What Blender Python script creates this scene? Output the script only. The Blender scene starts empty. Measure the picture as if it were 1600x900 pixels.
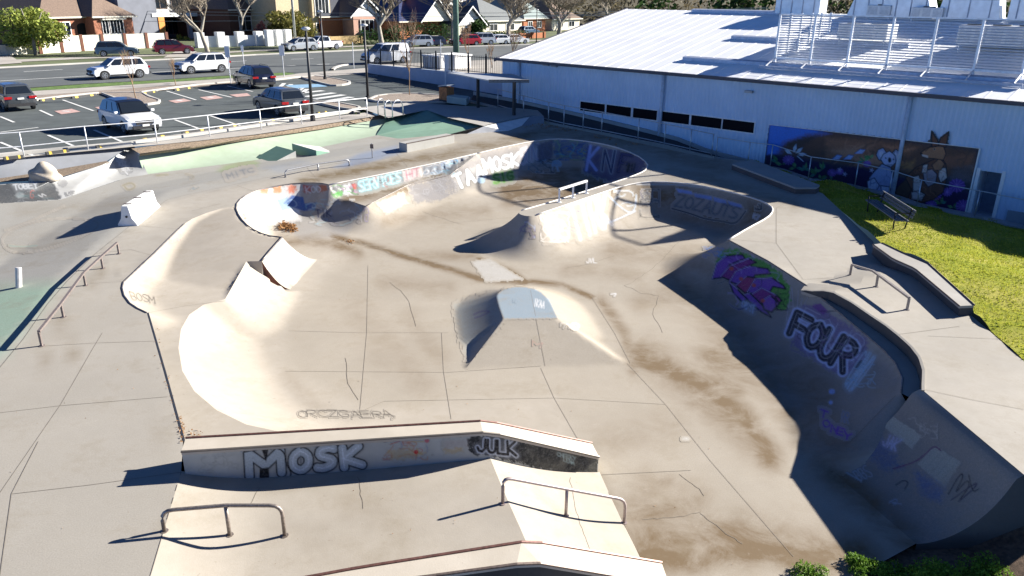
import bpy, bmesh, math, random
import numpy as np
from mathutils import Vector, Matrix
from mathutils.bvhtree import BVHTree
from mathutils.geometry import delaunay_2d_cdt
R = math.radians
random.seed(7); rng = np.random.RandomState(7)
scene = bpy.context.scene
COL = scene.collection
# ------------------------------------------------------------------ survey camera: turns a photo pixel (1600x900) into a point at a height
F = 1200.0; H = 7.0; PITCH = math.atan(455 / F); ROLL = R(0.7)
CP, SP, CR, SR = math.cos(PITCH), math.sin(PITCH), math.cos(ROLL), math.sin(ROLL)
def ray(px, py):
    u = (px - 800) / F; v = -(py - 450) / F
    u, v = u * CR - v * SR, u * SR + v * CR
    return (u, CP + v * SP, -SP + v * CP)
def P(px, py, z=0.0):
    d = ray(px, py); t = (z - H) / d[2]
    return Vector((d[0] * t, d[1] * t, z))
def G(y):                                   # the site rises gently away from the camera
    return np.clip((np.asarray(y, float) - 20) * .045, 0, 1.0)
def PG(px, py, off=0.0):
    z = off
    for _ in range(60):
        p = P(px, py, z); z = .5 * z + .5 * (float(G(p.y)) + off)
    return P(px, py, z)
def proj(p):
    x, y, z = p; z -= H
    d = y * CP - z * SP; v = (y * SP + z * CP) / d; u = x / d
    u, v = u * CR + v * SR, -u * SR + v * CR
    return 800 + u * F, 450 - v * F
ZC = 1.0                                    # level of car park and street
def PC(px, py, z=0.0): return P(px, py, ZC + z)
def Wp(px, py, a, n):                       # pixel onto the vertical plane through a with normal n
    d = ray(px, py); t = (a[0] * n[0] + a[1] * n[1]) / (d[0] * n[0] + d[1] * n[1])
    return Vector((d[0] * t, d[1] * t, H + d[2] * t))
def height_at(base, px_top_y):              # height of a vertical thing on base whose top is at pixel row
    h = 0.0
    while proj((base[0], base[1], base[2] + h))[1] > px_top_y and h < 30: h += .01
    return h
# ------------------------------------------------------------------ materials
MATS = {}
def nodes_of(m):
    m.use_nodes = True; nt = m.node_tree
    return nt, nt.nodes['Principled BSDF']
def N(nt, t, **kw):
    n = nt.nodes.new(t)
    for k, v in kw.items():
        if k == 'inp':
            for i, x in v.items(): n.inputs[i].default_value = x
        else: setattr(n, k, v)
    return n
def noise(nt, vec, scale, detail=4, rough=.55):
    n = N(nt, 'ShaderNodeTexNoise'); n.inputs['Scale'].default_value = scale
    n.inputs['Detail'].default_value = detail; n.inputs['Roughness'].default_value = rough
    nt.links.new(vec, n.inputs['Vector']); return n.outputs['Fac']
def ramp(nt, fac, a, b, ca=0., cb=1.):
    r = N(nt, 'ShaderNodeMapRange'); r.inputs['From Min'].default_value = a; r.inputs['From Max'].default_value = b
    r.inputs['To Min'].default_value = ca; r.inputs['To Max'].default_value = cb
    nt.links.new(fac, r.inputs['Value']); return r.outputs['Result']
def mix(nt, fac, a, b, blend='MIX'):
    m = N(nt, 'ShaderNodeMix'); m.data_type = 'RGBA'; m.blend_type = blend
    for s, x in ((0, fac), (6, a), (7, b)):
        if hasattr(x, 'is_output') or isinstance(x, bpy.types.NodeSocket): nt.links.new(x, m.inputs[s])
        elif s == 0: m.inputs[0].default_value = x
        else: m.inputs[s].default_value = (*x[:3], 1)
    return m.outputs[2]
def pos(nt, obj=False):
    if obj: return N(nt, 'ShaderNodeTexCoord').outputs['Object']
    return N(nt, 'ShaderNodeNewGeometry').outputs['Position']
def bump(nt, b, fac, strength, dist=.01):
    n = N(nt, 'ShaderNodeBump'); n.inputs['Strength'].default_value = strength; n.inputs['Distance'].default_value = dist
    nt.links.new(fac, n.inputs['Height']); nt.links.new(n.outputs['Normal'], b.inputs['Normal'])
def M(name, col=(.5, .5, .5), rough=.7, metal=0., ns=6., na=.15, bmp=0., obj=False, spec=None, coat=0.):
    if name in MATS: return MATS[name]
    m = bpy.data.materials.new(name); nt, b = nodes_of(m)
    v = pos(nt, obj); f = noise(nt, v, ns, 5)
    c = mix(nt, ramp(nt, f, .3, .7), [x * (1 - na) for x in col], [min(1, x * (1 + na)) for x in col])
    nt.links.new(c, b.inputs['Base Color'])
    b.inputs['Roughness'].default_value = rough; b.inputs['Metallic'].default_value = metal
    if spec is not None: b.inputs['Specular IOR Level'].default_value = spec
    if coat: b.inputs['Coat Weight'].default_value = coat; b.inputs['Coat Roughness'].default_value = .05
    if bmp: bump(nt, b, noise(nt, v, ns * 6, 4), bmp)
    MATS[name] = m; return m
def concrete(name, col, stain=True, wet=(.16, .12, .07), na=.14):
    if name in MATS: return MATS[name]
    m = bpy.data.materials.new(name); nt, b = nodes_of(m); v = pos(nt)
    big = noise(nt, v, .45, 6, .62); mid = noise(nt, v, 2.6, 6, .65); fine = noise(nt, v, 45, 3, .6)
    c = mix(nt, ramp(nt, big, .32, .68), [x * (1 - na) for x in col], [min(1, x * (1 + na)) for x in col])
    c = mix(nt, ramp(nt, mid, .35, .75, 0, .35), c, (col[0] * .72, col[1] * .69, col[2] * .63))
    c = mix(nt, ramp(nt, fine, .3, .7, 0, .22), c, (col[0] * .8, col[1] * .8, col[2] * .8))
    sp = ramp(nt, noise(nt, v, 9, 2, .5), .72, .76, 0, .4)
    c = mix(nt, sp, c, (col[0] * .6, col[1] * .57, col[2] * .52))
    if stain:
        at2 = N(nt, 'ShaderNodeAttribute'); at2.attribute_name = 'tint'
        tc = mix(nt, ramp(nt, fine, .3, .7, 0, .3), at2.outputs['Color'], (.0, .0, .0)); wr = ramp(nt, noise(nt, v, 22, 7, .8), .32, .52, .72, 1.0); ma = N(nt, 'ShaderNodeMath', operation='MULTIPLY'); nt.links.new(at2.outputs['Alpha'], ma.inputs[0]); nt.links.new(wr, ma.inputs[1]); c = mix(nt, ma.outputs[0], c, tc)
        at = N(nt, 'ShaderNodeAttribute'); at.attribute_name = 'stain'
        wn_ = N(nt, 'ShaderNodeTexNoise'); wn_.inputs['Scale'].default_value = 1.1; wn_.inputs['Detail'].default_value = 9; wn_.inputs['Roughness'].default_value = .72; wn_.inputs['Distortion'].default_value = .5; nt.links.new(v, wn_.inputs['Vector'])
        sub = ramp(nt, wn_.outputs['Fac'], .30, .70, -.75, .75)
        m1 = N(nt, 'ShaderNodeMath', operation='ADD'); m1.inputs[1].default_value = 1.0; nt.links.new(sub, m1.inputs[0])
        mul = N(nt, 'ShaderNodeMath', operation='MULTIPLY'); mul.use_clamp = True; nt.links.new(m1.outputs[0], mul.inputs[0]); nt.links.new(at.outputs['Fac'], mul.inputs[1])
        m3 = N(nt, 'ShaderNodeMath', operation='MULTIPLY'); m3.inputs[1].default_value = 1.05; nt.links.new(mul.outputs[0], m3.inputs[0])
        c = mix(nt, m3.outputs[0], c, wet)
        streak = ramp(nt, noise(nt, v, .9, 8, .75), .52, .72, 0, .55); c = mix(nt, streak, c, (col[0] * .62, col[1] * .58, col[2] * .50))
        pale = ramp(nt, noise(nt, v, 1.7, 8, .8), .62, .78, 0, .35); c = mix(nt, pale, c, (min(1, col[0] * 1.35), min(1, col[1] * 1.36), min(1, col[2] * 1.4)))
    nt.links.new(c, b.inputs['Base Color']); b.inputs['Roughness'].default_value = .82
    b.inputs['Specular IOR Level'].default_value = .25
    bump(nt, b, fine, .25, .006)
    MATS[name] = m; return m
def foliage(name, a, b_, ns=1.2):
    if name in MATS: return MATS[name]
    m = bpy.data.materials.new(name); nt, b = nodes_of(m)
    oi = N(nt, 'ShaderNodeNewGeometry'); f = noise(nt, oi.outputs['Position'], ns, 3)
    r = N(nt, 'ShaderNodeMath', operation='MULTIPLY_ADD'); r.inputs[1].default_value = .5
    nt.links.new(oi.outputs['Random Per Island'], r.inputs[0]); nt.links.new(ramp(nt, f, .3, .7, 0, .5), r.inputs[2])
    nt.links.new(mix(nt, r.outputs[0], a, b_), b.inputs['Base Color'])
    b.inputs['Roughness'].default_value = .7; b.inputs['Specular IOR Level'].default_value = .2
    tr = N(nt, 'ShaderNodeBsdfTranslucent'); nt.links.new(mix(nt, r.outputs[0], a, b_), tr.inputs[0])
    ms = N(nt, 'ShaderNodeMixShader'); ms.inputs[0].default_value = .3
    nt.links.new(b.outputs[0], ms.inputs[1]); nt.links.new(tr.outputs[0], ms.inputs[2])
    nt.links.new(ms.outputs[0], nt.nodes['Material Output'].inputs[0])
    MATS[name] = m; return m
# ------------------------------------------------------------------ mesh builder
class MB:
    def __init__(s): s.v = []; s.f = []; s.m = []; s.mi = 0
    def add(s, vs, fs):
        o = len(s.v); s.v += [tuple(x) for x in vs]; s.f += [[i + o for i in f] for f in fs]; s.m += [s.mi] * len(fs); return s
    def quad(s, *p): return s.add(p, [list(range(len(p)))])
    def frame_box(s, o, X, Y, Z):                     # box from corner o with three edge vectors
        o, X, Y, Z = Vector(o), Vector(X), Vector(Y), Vector(Z)
        v = [o, o + X, o + X + Y, o + Y]; v += [q + Z for q in v]
        return s.add(v, [[3, 2, 1, 0], [4, 5, 6, 7], [0, 1, 5, 4], [1, 2, 6, 5], [2, 3, 7, 6], [3, 0, 4, 7]])
    def box(s, c, d, rz=0.0):                         # centre, size
        u = Vector((math.cos(rz), math.sin(rz), 0)) * d[0]; w = Vector((-math.sin(rz), math.cos(rz), 0)) * d[1]; z = Vector((0, 0, d[2]))
        return s.frame_box(Vector(c) - u / 2 - w / 2 - z / 2, u, w, z)
    def tube(s, pts, r, n=8, r2=None, cap=True, flat=None):
        pts = [Vector(p) for p in pts]; k = len(pts); rings = []
        for i, p in enumerate(pts):
            t = (pts[min(i + 1, k - 1)] - pts[max(i - 1, 0)]).normalized()
            up = Vector((0, 0, 1)) if abs(t.z) < .95 else Vector((1, 0, 0))
            a = t.cross(up).normalized(); b = a.cross(t).normalized()
            rr = r if r2 is None else r + (r2 - r) * i / max(1, k - 1)
            if isinstance(r, (list, tuple)): rr = r[i]
            rings.append([p + (a * math.cos(2 * math.pi * (j + .5) / n) + b * math.sin(2 * math.pi * (j + .5) / n) * (flat or 1)) * rr for j in range(n)])
        vs = [q for rg in rings for q in rg]; fs = []
        for i in range(k - 1):
            for j in range(n):
                fs.append([i * n + j, i * n + (j + 1) % n, (i + 1) * n + (j + 1) % n, (i + 1) * n + j])
        if cap: fs.append(list(range(n))[::-1]); fs.append([(k - 1) * n + j for j in range(n)])
        return s.add(vs, fs)
    def prism(s, poly, ext):                          # polygon of 3D points swept by a vector
        poly = [Vector(p) for p in poly]; n = len(poly); e = Vector(ext)
        fs = [list(range(n))[::-1], [n + i for i in range(n)]] + [[i, (i + 1) % n, n + (i + 1) % n, n + i] for i in range(n)]
        return s.add(poly + [p + e for p in poly], fs)
    def loft(s, rows, close=False):
        n = len(rows[0]); vs = [p for r in rows for p in r]; fs = []
        for i in range(len(rows) - 1):
            for j in range(n - (0 if close else 1)):
                fs.append([i * n + j, i * n + (j + 1) % n, (i + 1) * n + (j + 1) % n, (i + 1) * n + j])
        return s.add(vs, fs)
    def build(s, name, mats, parent=None, smooth=False, loc=None):
        me = bpy.data.meshes.new(name)
        v = s.v
        if loc is not None: v = [(p[0] - loc[0], p[1] - loc[1], p[2] - loc[2]) for p in v]
        me.from_pydata(v, [], s.f)
        for m in (mats if isinstance(mats, (list, tuple)) else [mats]): me.materials.append(m)
        if any(s.m): me.polygons.foreach_set('material_index', s.m)
        if smooth: me.polygons.foreach_set('use_smooth', [True] * len(me.polygons))
        me.update()
        o = bpy.data.objects.new(name, me); COL.objects.link(o)
        if loc is not None: o.location = loc
        if parent is not None:
            o.parent = parent
            if parent.type == 'EMPTY' and loc is None and getattr(s, 'world', False): pass
        return o
def recalc(o):
    bm = bmesh.new(); bm.from_mesh(o.data); bmesh.ops.recalc_face_normals(bm, faces=bm.faces); bm.to_mesh(o.data); bm.free(); return o
def bevel(o, w=.01, seg=2, ang=35):
    b = o.modifiers.new('bev', 'BEVEL'); b.width = w; b.segments = seg; b.limit_method = 'ANGLE'; b.angle_limit = R(ang); return o
def tag(o, label, cat, group=None):
    o['label'] = label; o['category'] = cat
    if group: o['group'] = group
    return o
def struct(o): o['kind'] = 'structure'; return o
def stuff(o, label=None, cat=None):
    o['kind'] = 'stuff'
    if label: tag(o, label, cat)
    return o
def thing(name, label, cat, loc=(0, 0, 0), rz=0, group=None):
    o = bpy.data.objects.new(name, None); COL.objects.link(o); o.location = loc; o.rotation_euler = (0, 0, rz)
    o.empty_display_size = .2
    return tag(o, label, cat, group)
def part(mb, name, mats, root, smooth=False):      # mb in world coordinates, parented to an unrotated root
    o = mb.build(name, mats, None, smooth)
    r = root
    off = Vector((0, 0, 0))
    while r is not None: off += Vector(r.location); r = r.parent
    o.data.transform(Matrix.Translation(-off)); o.parent = root
    return o
def copy_tree(o, parent=None):
    c = o.copy(); COL.objects.link(c); c.parent = parent
    for ch in [x for x in bpy.data.objects if x.parent == o]: copy_tree(ch, c)
    return c
def lerp(a, b, t): return a + (b - a) * t
def dens(pts, step):                                # densify list of Vectors
    out = []
    for a, b in zip(pts[:-1], pts[1:]):
        k = max(1, int(math.ceil((b - a).length / step)))
        out += [a.lerp(b, i / k) for i in range(k)]
    return out + [pts[-1]]
def smooth_line(pts, it=2):                         # Chaikin, keeps the ends
    for _ in range(it):
        q = [pts[0]]
        for a, b in zip(pts[:-1], pts[1:]): q += [a.lerp(b, .25), a.lerp(b, .75)]
        pts = q + [pts[-1]]
    return pts
def inpoly(X, Y, poly):
    r = np.zeros(X.shape, bool); n = len(poly); j = n - 1
    for i in range(n):
        xi, yi, xj, yj = poly[i][0], poly[i][1], poly[j][0], poly[j][1]
        if yi != yj:
            c = ((yi > Y) != (yj > Y)) & (X < (xj - xi) * (Y - yi) / (yj - yi) + xi); r ^= c
        j = i
    return r
def segdist(X, Y, a, b):
    dx, dy = b[0] - a[0], b[1] - a[1]; L = dx * dx + dy * dy + 1e-12
    t = np.clip(((X - a[0]) * dx + (Y - a[1]) * dy) / L, 0, 1)
    return np.hypot(X - a[0] - t * dx, Y - a[1] - t * dy), t

def sharpen(o, deg, lines=()):
    bm = bmesh.new(); bm.from_mesh(o.data)
    for e in bm.edges:
        if len(e.link_faces) == 2 and e.calc_face_angle(0) > R(deg): e.smooth = False
    if lines:
        X = np.array([v.co.x for v in bm.verts]); Y = np.array([v.co.y for v in bm.verts])
        for l in lines:
            d = np.full(X.shape, 1e9)
            for a, b in zip(l[:-1], l[1:]): d = np.minimum(d, segdist(X, Y, a, b)[0])
            on = d < .005
            for e in bm.edges:
                if on[e.verts[0].index] and on[e.verts[1].index]: e.smooth = False
    bm.to_mesh(o.data); bm.free(); return o
def paint_verts(o, stains, tints):
    me = o.data; n = len(me.vertices); co = np.empty(n * 3); me.vertices.foreach_get('co', co); co = co.reshape(-1, 3)
    x, y, z = co[:, 0], co[:, 1], co[:, 2] - H; d = np.maximum(y * CP - z * SP, .5); v = (y * SP + z * CP) / d; u = x / d
    px = 800 + (u * CR + v * SR) * F; py = 450 - (-u * SR + v * CR) * F
    st = np.zeros(n)
    for pts, w, s in stains:
        dd = np.full(n, 1e9)
        if len(pts) == 1: dd = np.hypot(px - pts[0][0], (py - pts[0][1]) * 2.2)
        for a, b in zip(pts[:-1], pts[1:]): dd = np.minimum(dd, segdist(px, py, a, b)[0])
        st = np.maximum(st, s * np.exp(-(dd / w) ** 2))
    at = me.attributes.new('stain', 'FLOAT', 'POINT'); at.data.foreach_set('value', st)
    c = np.zeros((n, 4))
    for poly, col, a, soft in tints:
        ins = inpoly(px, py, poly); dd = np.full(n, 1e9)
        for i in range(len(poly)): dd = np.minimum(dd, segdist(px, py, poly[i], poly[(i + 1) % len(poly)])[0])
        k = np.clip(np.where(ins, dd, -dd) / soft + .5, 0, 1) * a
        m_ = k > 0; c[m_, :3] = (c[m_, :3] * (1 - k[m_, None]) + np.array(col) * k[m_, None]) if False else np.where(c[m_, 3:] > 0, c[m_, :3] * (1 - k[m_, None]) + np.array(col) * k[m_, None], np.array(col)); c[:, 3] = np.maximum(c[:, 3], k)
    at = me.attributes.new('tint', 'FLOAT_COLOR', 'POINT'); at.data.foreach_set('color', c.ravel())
# ------------------------------------------------------------------ the bowl and the decks
DEP = 1.0
def pl(*q): return [PG(*p) for p in q]
def sm(q, it=2): return smooth_line(pl(*q), it)
# rims: (points, transition width, exponent)
rim_plaza = pl((372, 321, 0), (345, 326, 0), (322, 333, 0), (300, 342, 0), (288, 350, 0), (275, 362, 0), (240, 397, 0), (193, 441, 0), (191, 450, 0), (194, 462, 0), (203, 474, 0), (215, 482, 0), (230, 489, 0))
rim_strip = pl((230, 489, 0), (257, 583, 0), (286, 690, 0))
rim_pock = sm([(441, 371, 0), (415, 368, 0), (390, 356, 0), (374, 339, 0), (367, 322, 0), (378, 308, 0), (400, 298, 0), (430, 291, 0), (465, 286, 0), (500, 286, 0), (514, 289, 0)], 1)
rim_w1 = pl((514, 289, 0), (600, 272, 0), (690, 253, 0), (745, 240, 0))
rim_deep = sm([(745, 240, 0), (800, 227, 0), (850, 218, 0), (880, 217, 0), (920, 221, 0), (960, 229, 0), (995, 242, 0), (1013, 256, 0), (1010, 265, 0), (1000, 271, 0), (970, 282, 0), (930, 294, 0), (880, 310, 0), (840, 322, 0), (815, 329, 0)], 1)
rim_tip = sm([(815, 329, 0), (810, 333, 0), (815, 336, 0), (826, 338, 0), (838, 336, 0)], 1)
rim_sec = sm([(838, 336, 0), (880, 322, 0), (930, 305, 0), (975, 290, 0), (1010, 284, 0), (1050, 285, 0), (1090, 289, 0), (1140, 300, 0), (1185, 312, 0), (1205, 322, 0), (1208, 330, 0), (1200, 340, 0), (1170, 356, 0), (1138, 375, 0)], 1)
rim_right = pl((1138, 375, 0), (1200, 408, 0), (1258, 445, 0), (1317, 493, 0), (1352, 522, 0), (1382, 548, 0), (1400, 568, 0), (1410, 592, 0), (1408, 614, 0))
RIMS = [(rim_plaza, .75, 1.6), (rim_strip, .03, 1), (rim_pock, 1.15, 1.8), (rim_w1, .14, 1.3), (rim_deep, 1.5, 1.8), (rim_tip, 1.7, 1.9), (rim_sec, 1.6, 1.8), (rim_right, 2.0, 1.7)]
# outer polygon of the bowl, clockwise on the picture
bound = (rim_plaza[::1] + rim_strip[1:]
         + pl((288, 712, -.3), (430, 745, -.3), (762, 700, -.3), (937, 742, -1.0), (1000, 870, -1.0), (1060, 1000, -1.0), (1200, 985, -1), (1330, 905, -1.0), (1430, 850, -1.0))
         + pl((1500, 790, -1.0), (1480, 680, -.4), (1440, 640, -.1))
         + rim_right[::-1] + rim_sec[::-1][1:] + rim_tip[::-1][1:] + rim_deep[::-1][1:] + rim_w1[::-1][1:] + [q for q in rim_pock[::-1][1:] if proj(q)[1] < 323 or proj(q)[0] > 600])
# plateaus inside: polygon (ring of points), top offset, [width per edge or one], exponent
MID = pl((441, 371, 0), (425, 394, -.15), (410, 417, -.3), (386, 417, -.3), (352, 468, -.3), (318, 477, -.3), (296, 492, -.3), (283, 515, -.3), (279, 545, -.3), (285, 580, -.3), (304, 612, -.3), (338, 641, -.3), (385, 664, -.3), (440, 676, -.3), (600, 686, -.3), (757, 704, -.3),
         (762, 760, -.3), (430, 780, -.3), (280, 740, -.3), (235, 640, -.3), (222, 560, -.3), (215, 500, -.3), (180, 480, -.2), (150, 440, -.3), (240, 360, -.2), (300, 320, 0), (345, 310, 0), (372, 320, 0), (367, 323, 0), (374, 339, 0), (390, 356, 0), (415, 368, 0))
MIDW = [.12, .12, .05, 1.5, 1.5, 1.6, 1.7, 1.8, 1.9, 1.9, 1.9, 1.9, 1.8, 1.7, 1.6, 1.4] + [.05] * 12 + [1.15] * 4
POCKL = pl((367, 323, 0), (374, 339, 0), (390, 356, 0), (415, 368, 0), (441, 371, 0))
def midz(x, y):
    dm = np.full(np.shape(x), 1e9)
    for a, b in zip(POCKL[:-1], POCKL[1:]): dm = np.minimum(dm, segdist(np.asarray(x, float), np.asarray(y, float), a, b)[0])
    return G(y) - .29 * np.clip(dm / 3.4, 0, 1) ** 1.15
for p_ in MID[:16]: p_.z = float(midz(p_.x, p_.y))
SHELF = pl((514, 300, -.45), (514, 309, -.45), (545, 313, -.45), (572, 322, -.45), (604, 306, -.45), (636, 290, -.45), (668, 282, -.45), (702, 274, -.4), (722, 259, -.2), (745, 241, 0), (690, 250, -.45), (600, 268, -.45))
SHW = [1.1, 1.1, 1.2, 1.6, 1.6, 1.5, 1.5, 1.4, 1.4, .05, .05, .05]
top_z = -DEP + .44
PYR = sm([(787, 498, top_z), (779, 475, top_z), (776, 459, top_z), (790, 450, top_z), (815, 447, top_z), (840, 452, top_z), (856, 466, top_z), (871, 497, top_z)], 1)
PLAT = [(MID, MIDW, 1.7), (SHELF, SHW, 1.8), (PYR, [1.15] * 40, 1.25)]
def T3(*q): return [PG(*p) for p in q]
TRIS = [T3((787, 498, top_z), (871, 497, top_z), (980, 569, -1.0)), T3((787, 498, top_z), (980, 569, -1.0), (728, 576, -1.0)),
]
RIDGES = [(T3((787, 498, top_z), (728, 576, -1.0)), 2.0), (T3((871, 497, top_z), (980, 569, -1.0)), 1.9)]
QREG = pl((441.5, 371.5, 0), (478, 372, -.5), (540, 398, -1), (520, 450, -1), (457, 457, -1), (410.5, 417.5, -.3))
def bowl_h(X, Y, edge=False):
    z = bowl_h0(X, Y); k = inpoly(X, Y, QREG)
    return np.where(k, G(Y) - DEP, z)
def bowl_h0(X, Y, edge=False):
    g = G(Y); zf = g - DEP; z = zf.copy()
    for pts, w, e in RIMS:
        best = np.full(X.shape, 1e9); zs = np.zeros(X.shape)
        for a, b in zip(pts[:-1], pts[1:]):
            d, t = segdist(X, Y, a, b); k = d < best
            best[k] = d[k]; zs[k] = (a.z + (b.z - a.z) * t)[k]
        if pts is rim_plaza or pts is rim_strip: lo = g - .3
        else: lo = zf
        if pts is rim_w1: lo = g - .45
        if pts is rim_strip: continue
        tt = np.clip(1 - best / w, 0, 1) ** e
        c = np.where(best < w, lo + (zs - lo) * tt, -99)
        if pts is rim_plaza: pass
        z = np.maximum(z, c)
    for poly, ws, e in PLAT:
        ins = inpoly(X, Y, poly); n = len(poly)
        best = np.full(X.shape, 1e9); c = np.full(X.shape, -99.)
        wsum = np.zeros(X.shape); zsum = np.zeros(X.shape)
        for i in range(n):
            a, b = poly[i], poly[(i + 1) % n]; d, t = segdist(X, Y, a, b); zt = a.z + (b.z - a.z) * t
            q = 1 / (d + .02) ** 3; wsum += q; zsum += q * zt
            w = ws[i % len(ws)]
            cc = np.where(d < w, zf + (zt - zf) * np.clip(1 - d / w, 0, 1) ** e, -99); c = np.maximum(c, cc)
        zin = zsum / wsum
        if poly is MID:
            zin = midz(X, Y)
        z = np.where(ins, np.maximum(np.where(ins, zin, -99), np.maximum(zin, .5 * (z + zin + np.sqrt((z - zin) ** 2 + .0016)) - .012)), np.maximum(z, c))
    for (a, b), sl in RIDGES:
        d, t = segdist(X, Y, a, b); zt = a.z + (b.z - a.z) * t - (b.z - zf) * t; hh = np.maximum(zt - zf, 1e-3)
        z = np.maximum(z, zf + hh * np.clip(1 - d / (sl * hh), 0, 1) ** 1.3)
    for a, b, c in TRIS:
        den = (b.y - c.y) * (a.x - c.x) + (c.x - b.x) * (a.y - c.y)
        l1 = ((b.y - c.y) * (X - c.x) + (c.x - b.x) * (Y - c.y)) / den; l2 = ((c.y - a.y) * (X - c.x) + (a.x - c.x) * (Y - c.y)) / den; l3 = 1 - l1 - l2
        k = (l1 > -.001) & (l2 > -.001) & (l3 > -.001)
        z = np.where(k, np.maximum(z, l1 * a.z + l2 * b.z + l3 * c.z), z)
    return z
# ---- the decks
LL = pl((-400, 720, -.3), (-60, 640, -.3), (0, 572, -.3), (37, 528, -.3), (75, 474, -.3), (105, 440, -.3), (150, 396, -.3), (205, 352, -.3), (262, 312, -.3), (300, 303, -.3), (400, 280, -.3), (480, 264, -.3), (600, 242, -.3), (628, 238, -.3), (720, 219, -.3), (800, 205, -.3))
LLpoly = LL + [P(835, 150, 1), P(400, 100, 1), P(-600, 200, 1)]
UP = pl((1253, 440, .25), (1295, 454, .25), (1330, 473, .25), (1359, 493, .25), (1383, 509, .25), (1402, 524, .25), (1421, 541, .25), (1435, 559, .25), (1441, 579, .25), (1440, 600, .25), (1440, 610, .25))
UPpoly = UP + pl((1600, 745, .25), (1750, 900, .25), (2000, 900, .25), (1900, 560, .25), (1500, 430, .25), (1360, 395, .25))
def deck_h(X, Y):
    g = G(Y); z = g.copy()
    ins = inpoly(X, Y, LLpoly); best = np.full(X.shape, 1e9)
    for a, b in zip(LL[:-1], LL[1:]):
        d, t = segdist(X, Y, a, b); best = np.minimum(best, d)
    z = np.where(ins, g - .3 * np.clip(best / 2.3, 0, 1), z)
    ins2 = inpoly(X, Y, UPpoly); best = np.full(X.shape, 1e9)
    a, b = UPpoly[-1], UPpoly[0]; d, t = segdist(X, Y, a, b)
    a2, b2 = UPpoly[-2], UPpoly[-1]; d2, t = segdist(X, Y, a2, b2); d = np.minimum(d, d2)
    # fold up over 0.9 m beyond the crease
    z = np.where(ins2, g + .25 * np.clip(d / .9, 0, 1), z)
    z = np.where(ins2 & (np.minimum(segdist(X, Y, UP[0], UP[1])[0], 9) < .7), np.maximum(z, g + .08), z)
    return z
def grid_mesh(name, mat, boundary, holes, lines, hfun, step, extra=None, zover=None):
    bnd = dens(boundary + [boundary[0]], step)[:-1]
    vs = []; es = []
    def addloop(pts, closed):
        o = len(vs); vs.extend([(p[0], p[1]) for p in pts]); n = len(pts)
        es.extend([(o + i, o + i + 1) for i in range(n - 1)] + ([(o + n - 1, o)] if closed else []))
    addloop(bnd, True)
    for h in holes: addloop(dens(h + [h[0]], step)[:-1], True)
    for l in lines: addloop(dens(l, step), False)
    cv = np.array(vs)
    xs = np.arange(cv[:, 0].min(), cv[:, 0].max(), step); ys = np.arange(cv[:, 1].min(), cv[:, 1].max(), step * .9)
    X, Y = np.meshgrid(xs, ys); X = X + (np.arange(len(ys)) % 2)[:, None] * step * .5; X = X.ravel(); Y = Y.ravel()
    k = inpoly(X, Y, bnd)
    for h in holes: k &= ~inpoly(X, Y, h)
    X, Y = X[k], Y[k]
    cell = {}
    ck = step * .45
    for x, y in vs: cell.setdefault((int(x // step), int(y // step)), []).append((x, y))
    keep = []
    for x, y in zip(X, Y):
        cx, cy = int(x // step), int(y // step); ok = True
        for i in (-1, 0, 1):
            for j in (-1, 0, 1):
                for q in cell.get((cx + i, cy + j), ()):
                    if (q[0] - x) ** 2 + (q[1] - y) ** 2 < ck * ck: ok = False; break
                if not ok: break
            if not ok: break
        if ok: keep.append((x, y))
    vs += keep
    ov, oe, of, *_ = delaunay_2d_cdt([Vector(v) for v in vs], es, [], 0, 1e-4)
    A = np.array([(v[0], v[1]) for v in ov]); T = np.array([f for f in of])
    C = A[T].mean(axis=1); k = inpoly(C[:, 0], C[:, 1], bnd)
    for h in holes: k &= ~inpoly(C[:, 0], C[:, 1], h)
    T = T[k]
    Z = hfun(A[:, 0], A[:, 1])
    if zover is not None:
        for pts in zover:
            for a, b in zip(pts[:-1], pts[1:]):
                d, t = segdist(A[:, 0], A[:, 1], a, b); kk = d < .004
                Z[kk] = (a.z + (b.z - a.z) * t)[kk]
    me = bpy.data.meshes.new(name); me.from_pydata([(x, y, z) for (x, y), z in zip(A, Z)], [], T.tolist())
    me.materials.append(mat); me.polygons.foreach_set('use_smooth', [True] * len(me.polygons)); me.update()
    o = bpy.data.objects.new(name, me); COL.objects.link(o); return o
def offset_line(pts, d):                           # shift to the left of travel
    out = []
    for i, p in enumerate(pts):
        t = (pts[min(i + 1, len(pts) - 1)] - pts[max(i - 1, 0)]); n = Vector((-t.y, t.x, 0)).normalized(); q = p + n * d; out.append(q)
    return out
CONC_D = concrete('deck concrete', (.365, .335, .29))
CONC_B = concrete('bowl concrete', (.415, .37, .31), wet=(.165, .115, .065))
print('basin...')
w1i = offset_line(rim_w1, -.14)
basin = grid_mesh('bowl_basin', CONC_B, bound, [], [w1i, SHELF[2:10], MID[0:15], PYR, T3((787, 498, top_z), (871, 497, top_z)),  T3((787, 498, top_z), (980, 569, -1.0)), T3((787, 498, top_z), (728, 576, -1.0)), MID[2:4], offset_line(MID[2:4], .06), QREG[0:5], QREG[4:6]],
                  bowl_h, .12, zover=[T3((787, 498, top_z), (728, 576, -1.0)), T3((871, 497, top_z), (980, 569, -1.0)), MID[0:15], rim_plaza, rim_pock, rim_w1, rim_deep, rim_tip, rim_sec, rim_right])
struct(basin)
print(len(basin.data.vertices))
UPZ = []
for i_, p_ in enumerate(dens(UP, .1)):
    a_, b_ = UPpoly[-1], UPpoly[0]; d_, t_ = segdist(np.array(p_.x), np.array(p_.y), a_, b_); UPZ.append(Vector((p_.x, p_.y, .25 * min(1, float(d_) / .9))))
UPZ += [P(1520, 672, .25), P(1604, 745, .25), P(1750, 800, .25)]
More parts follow.
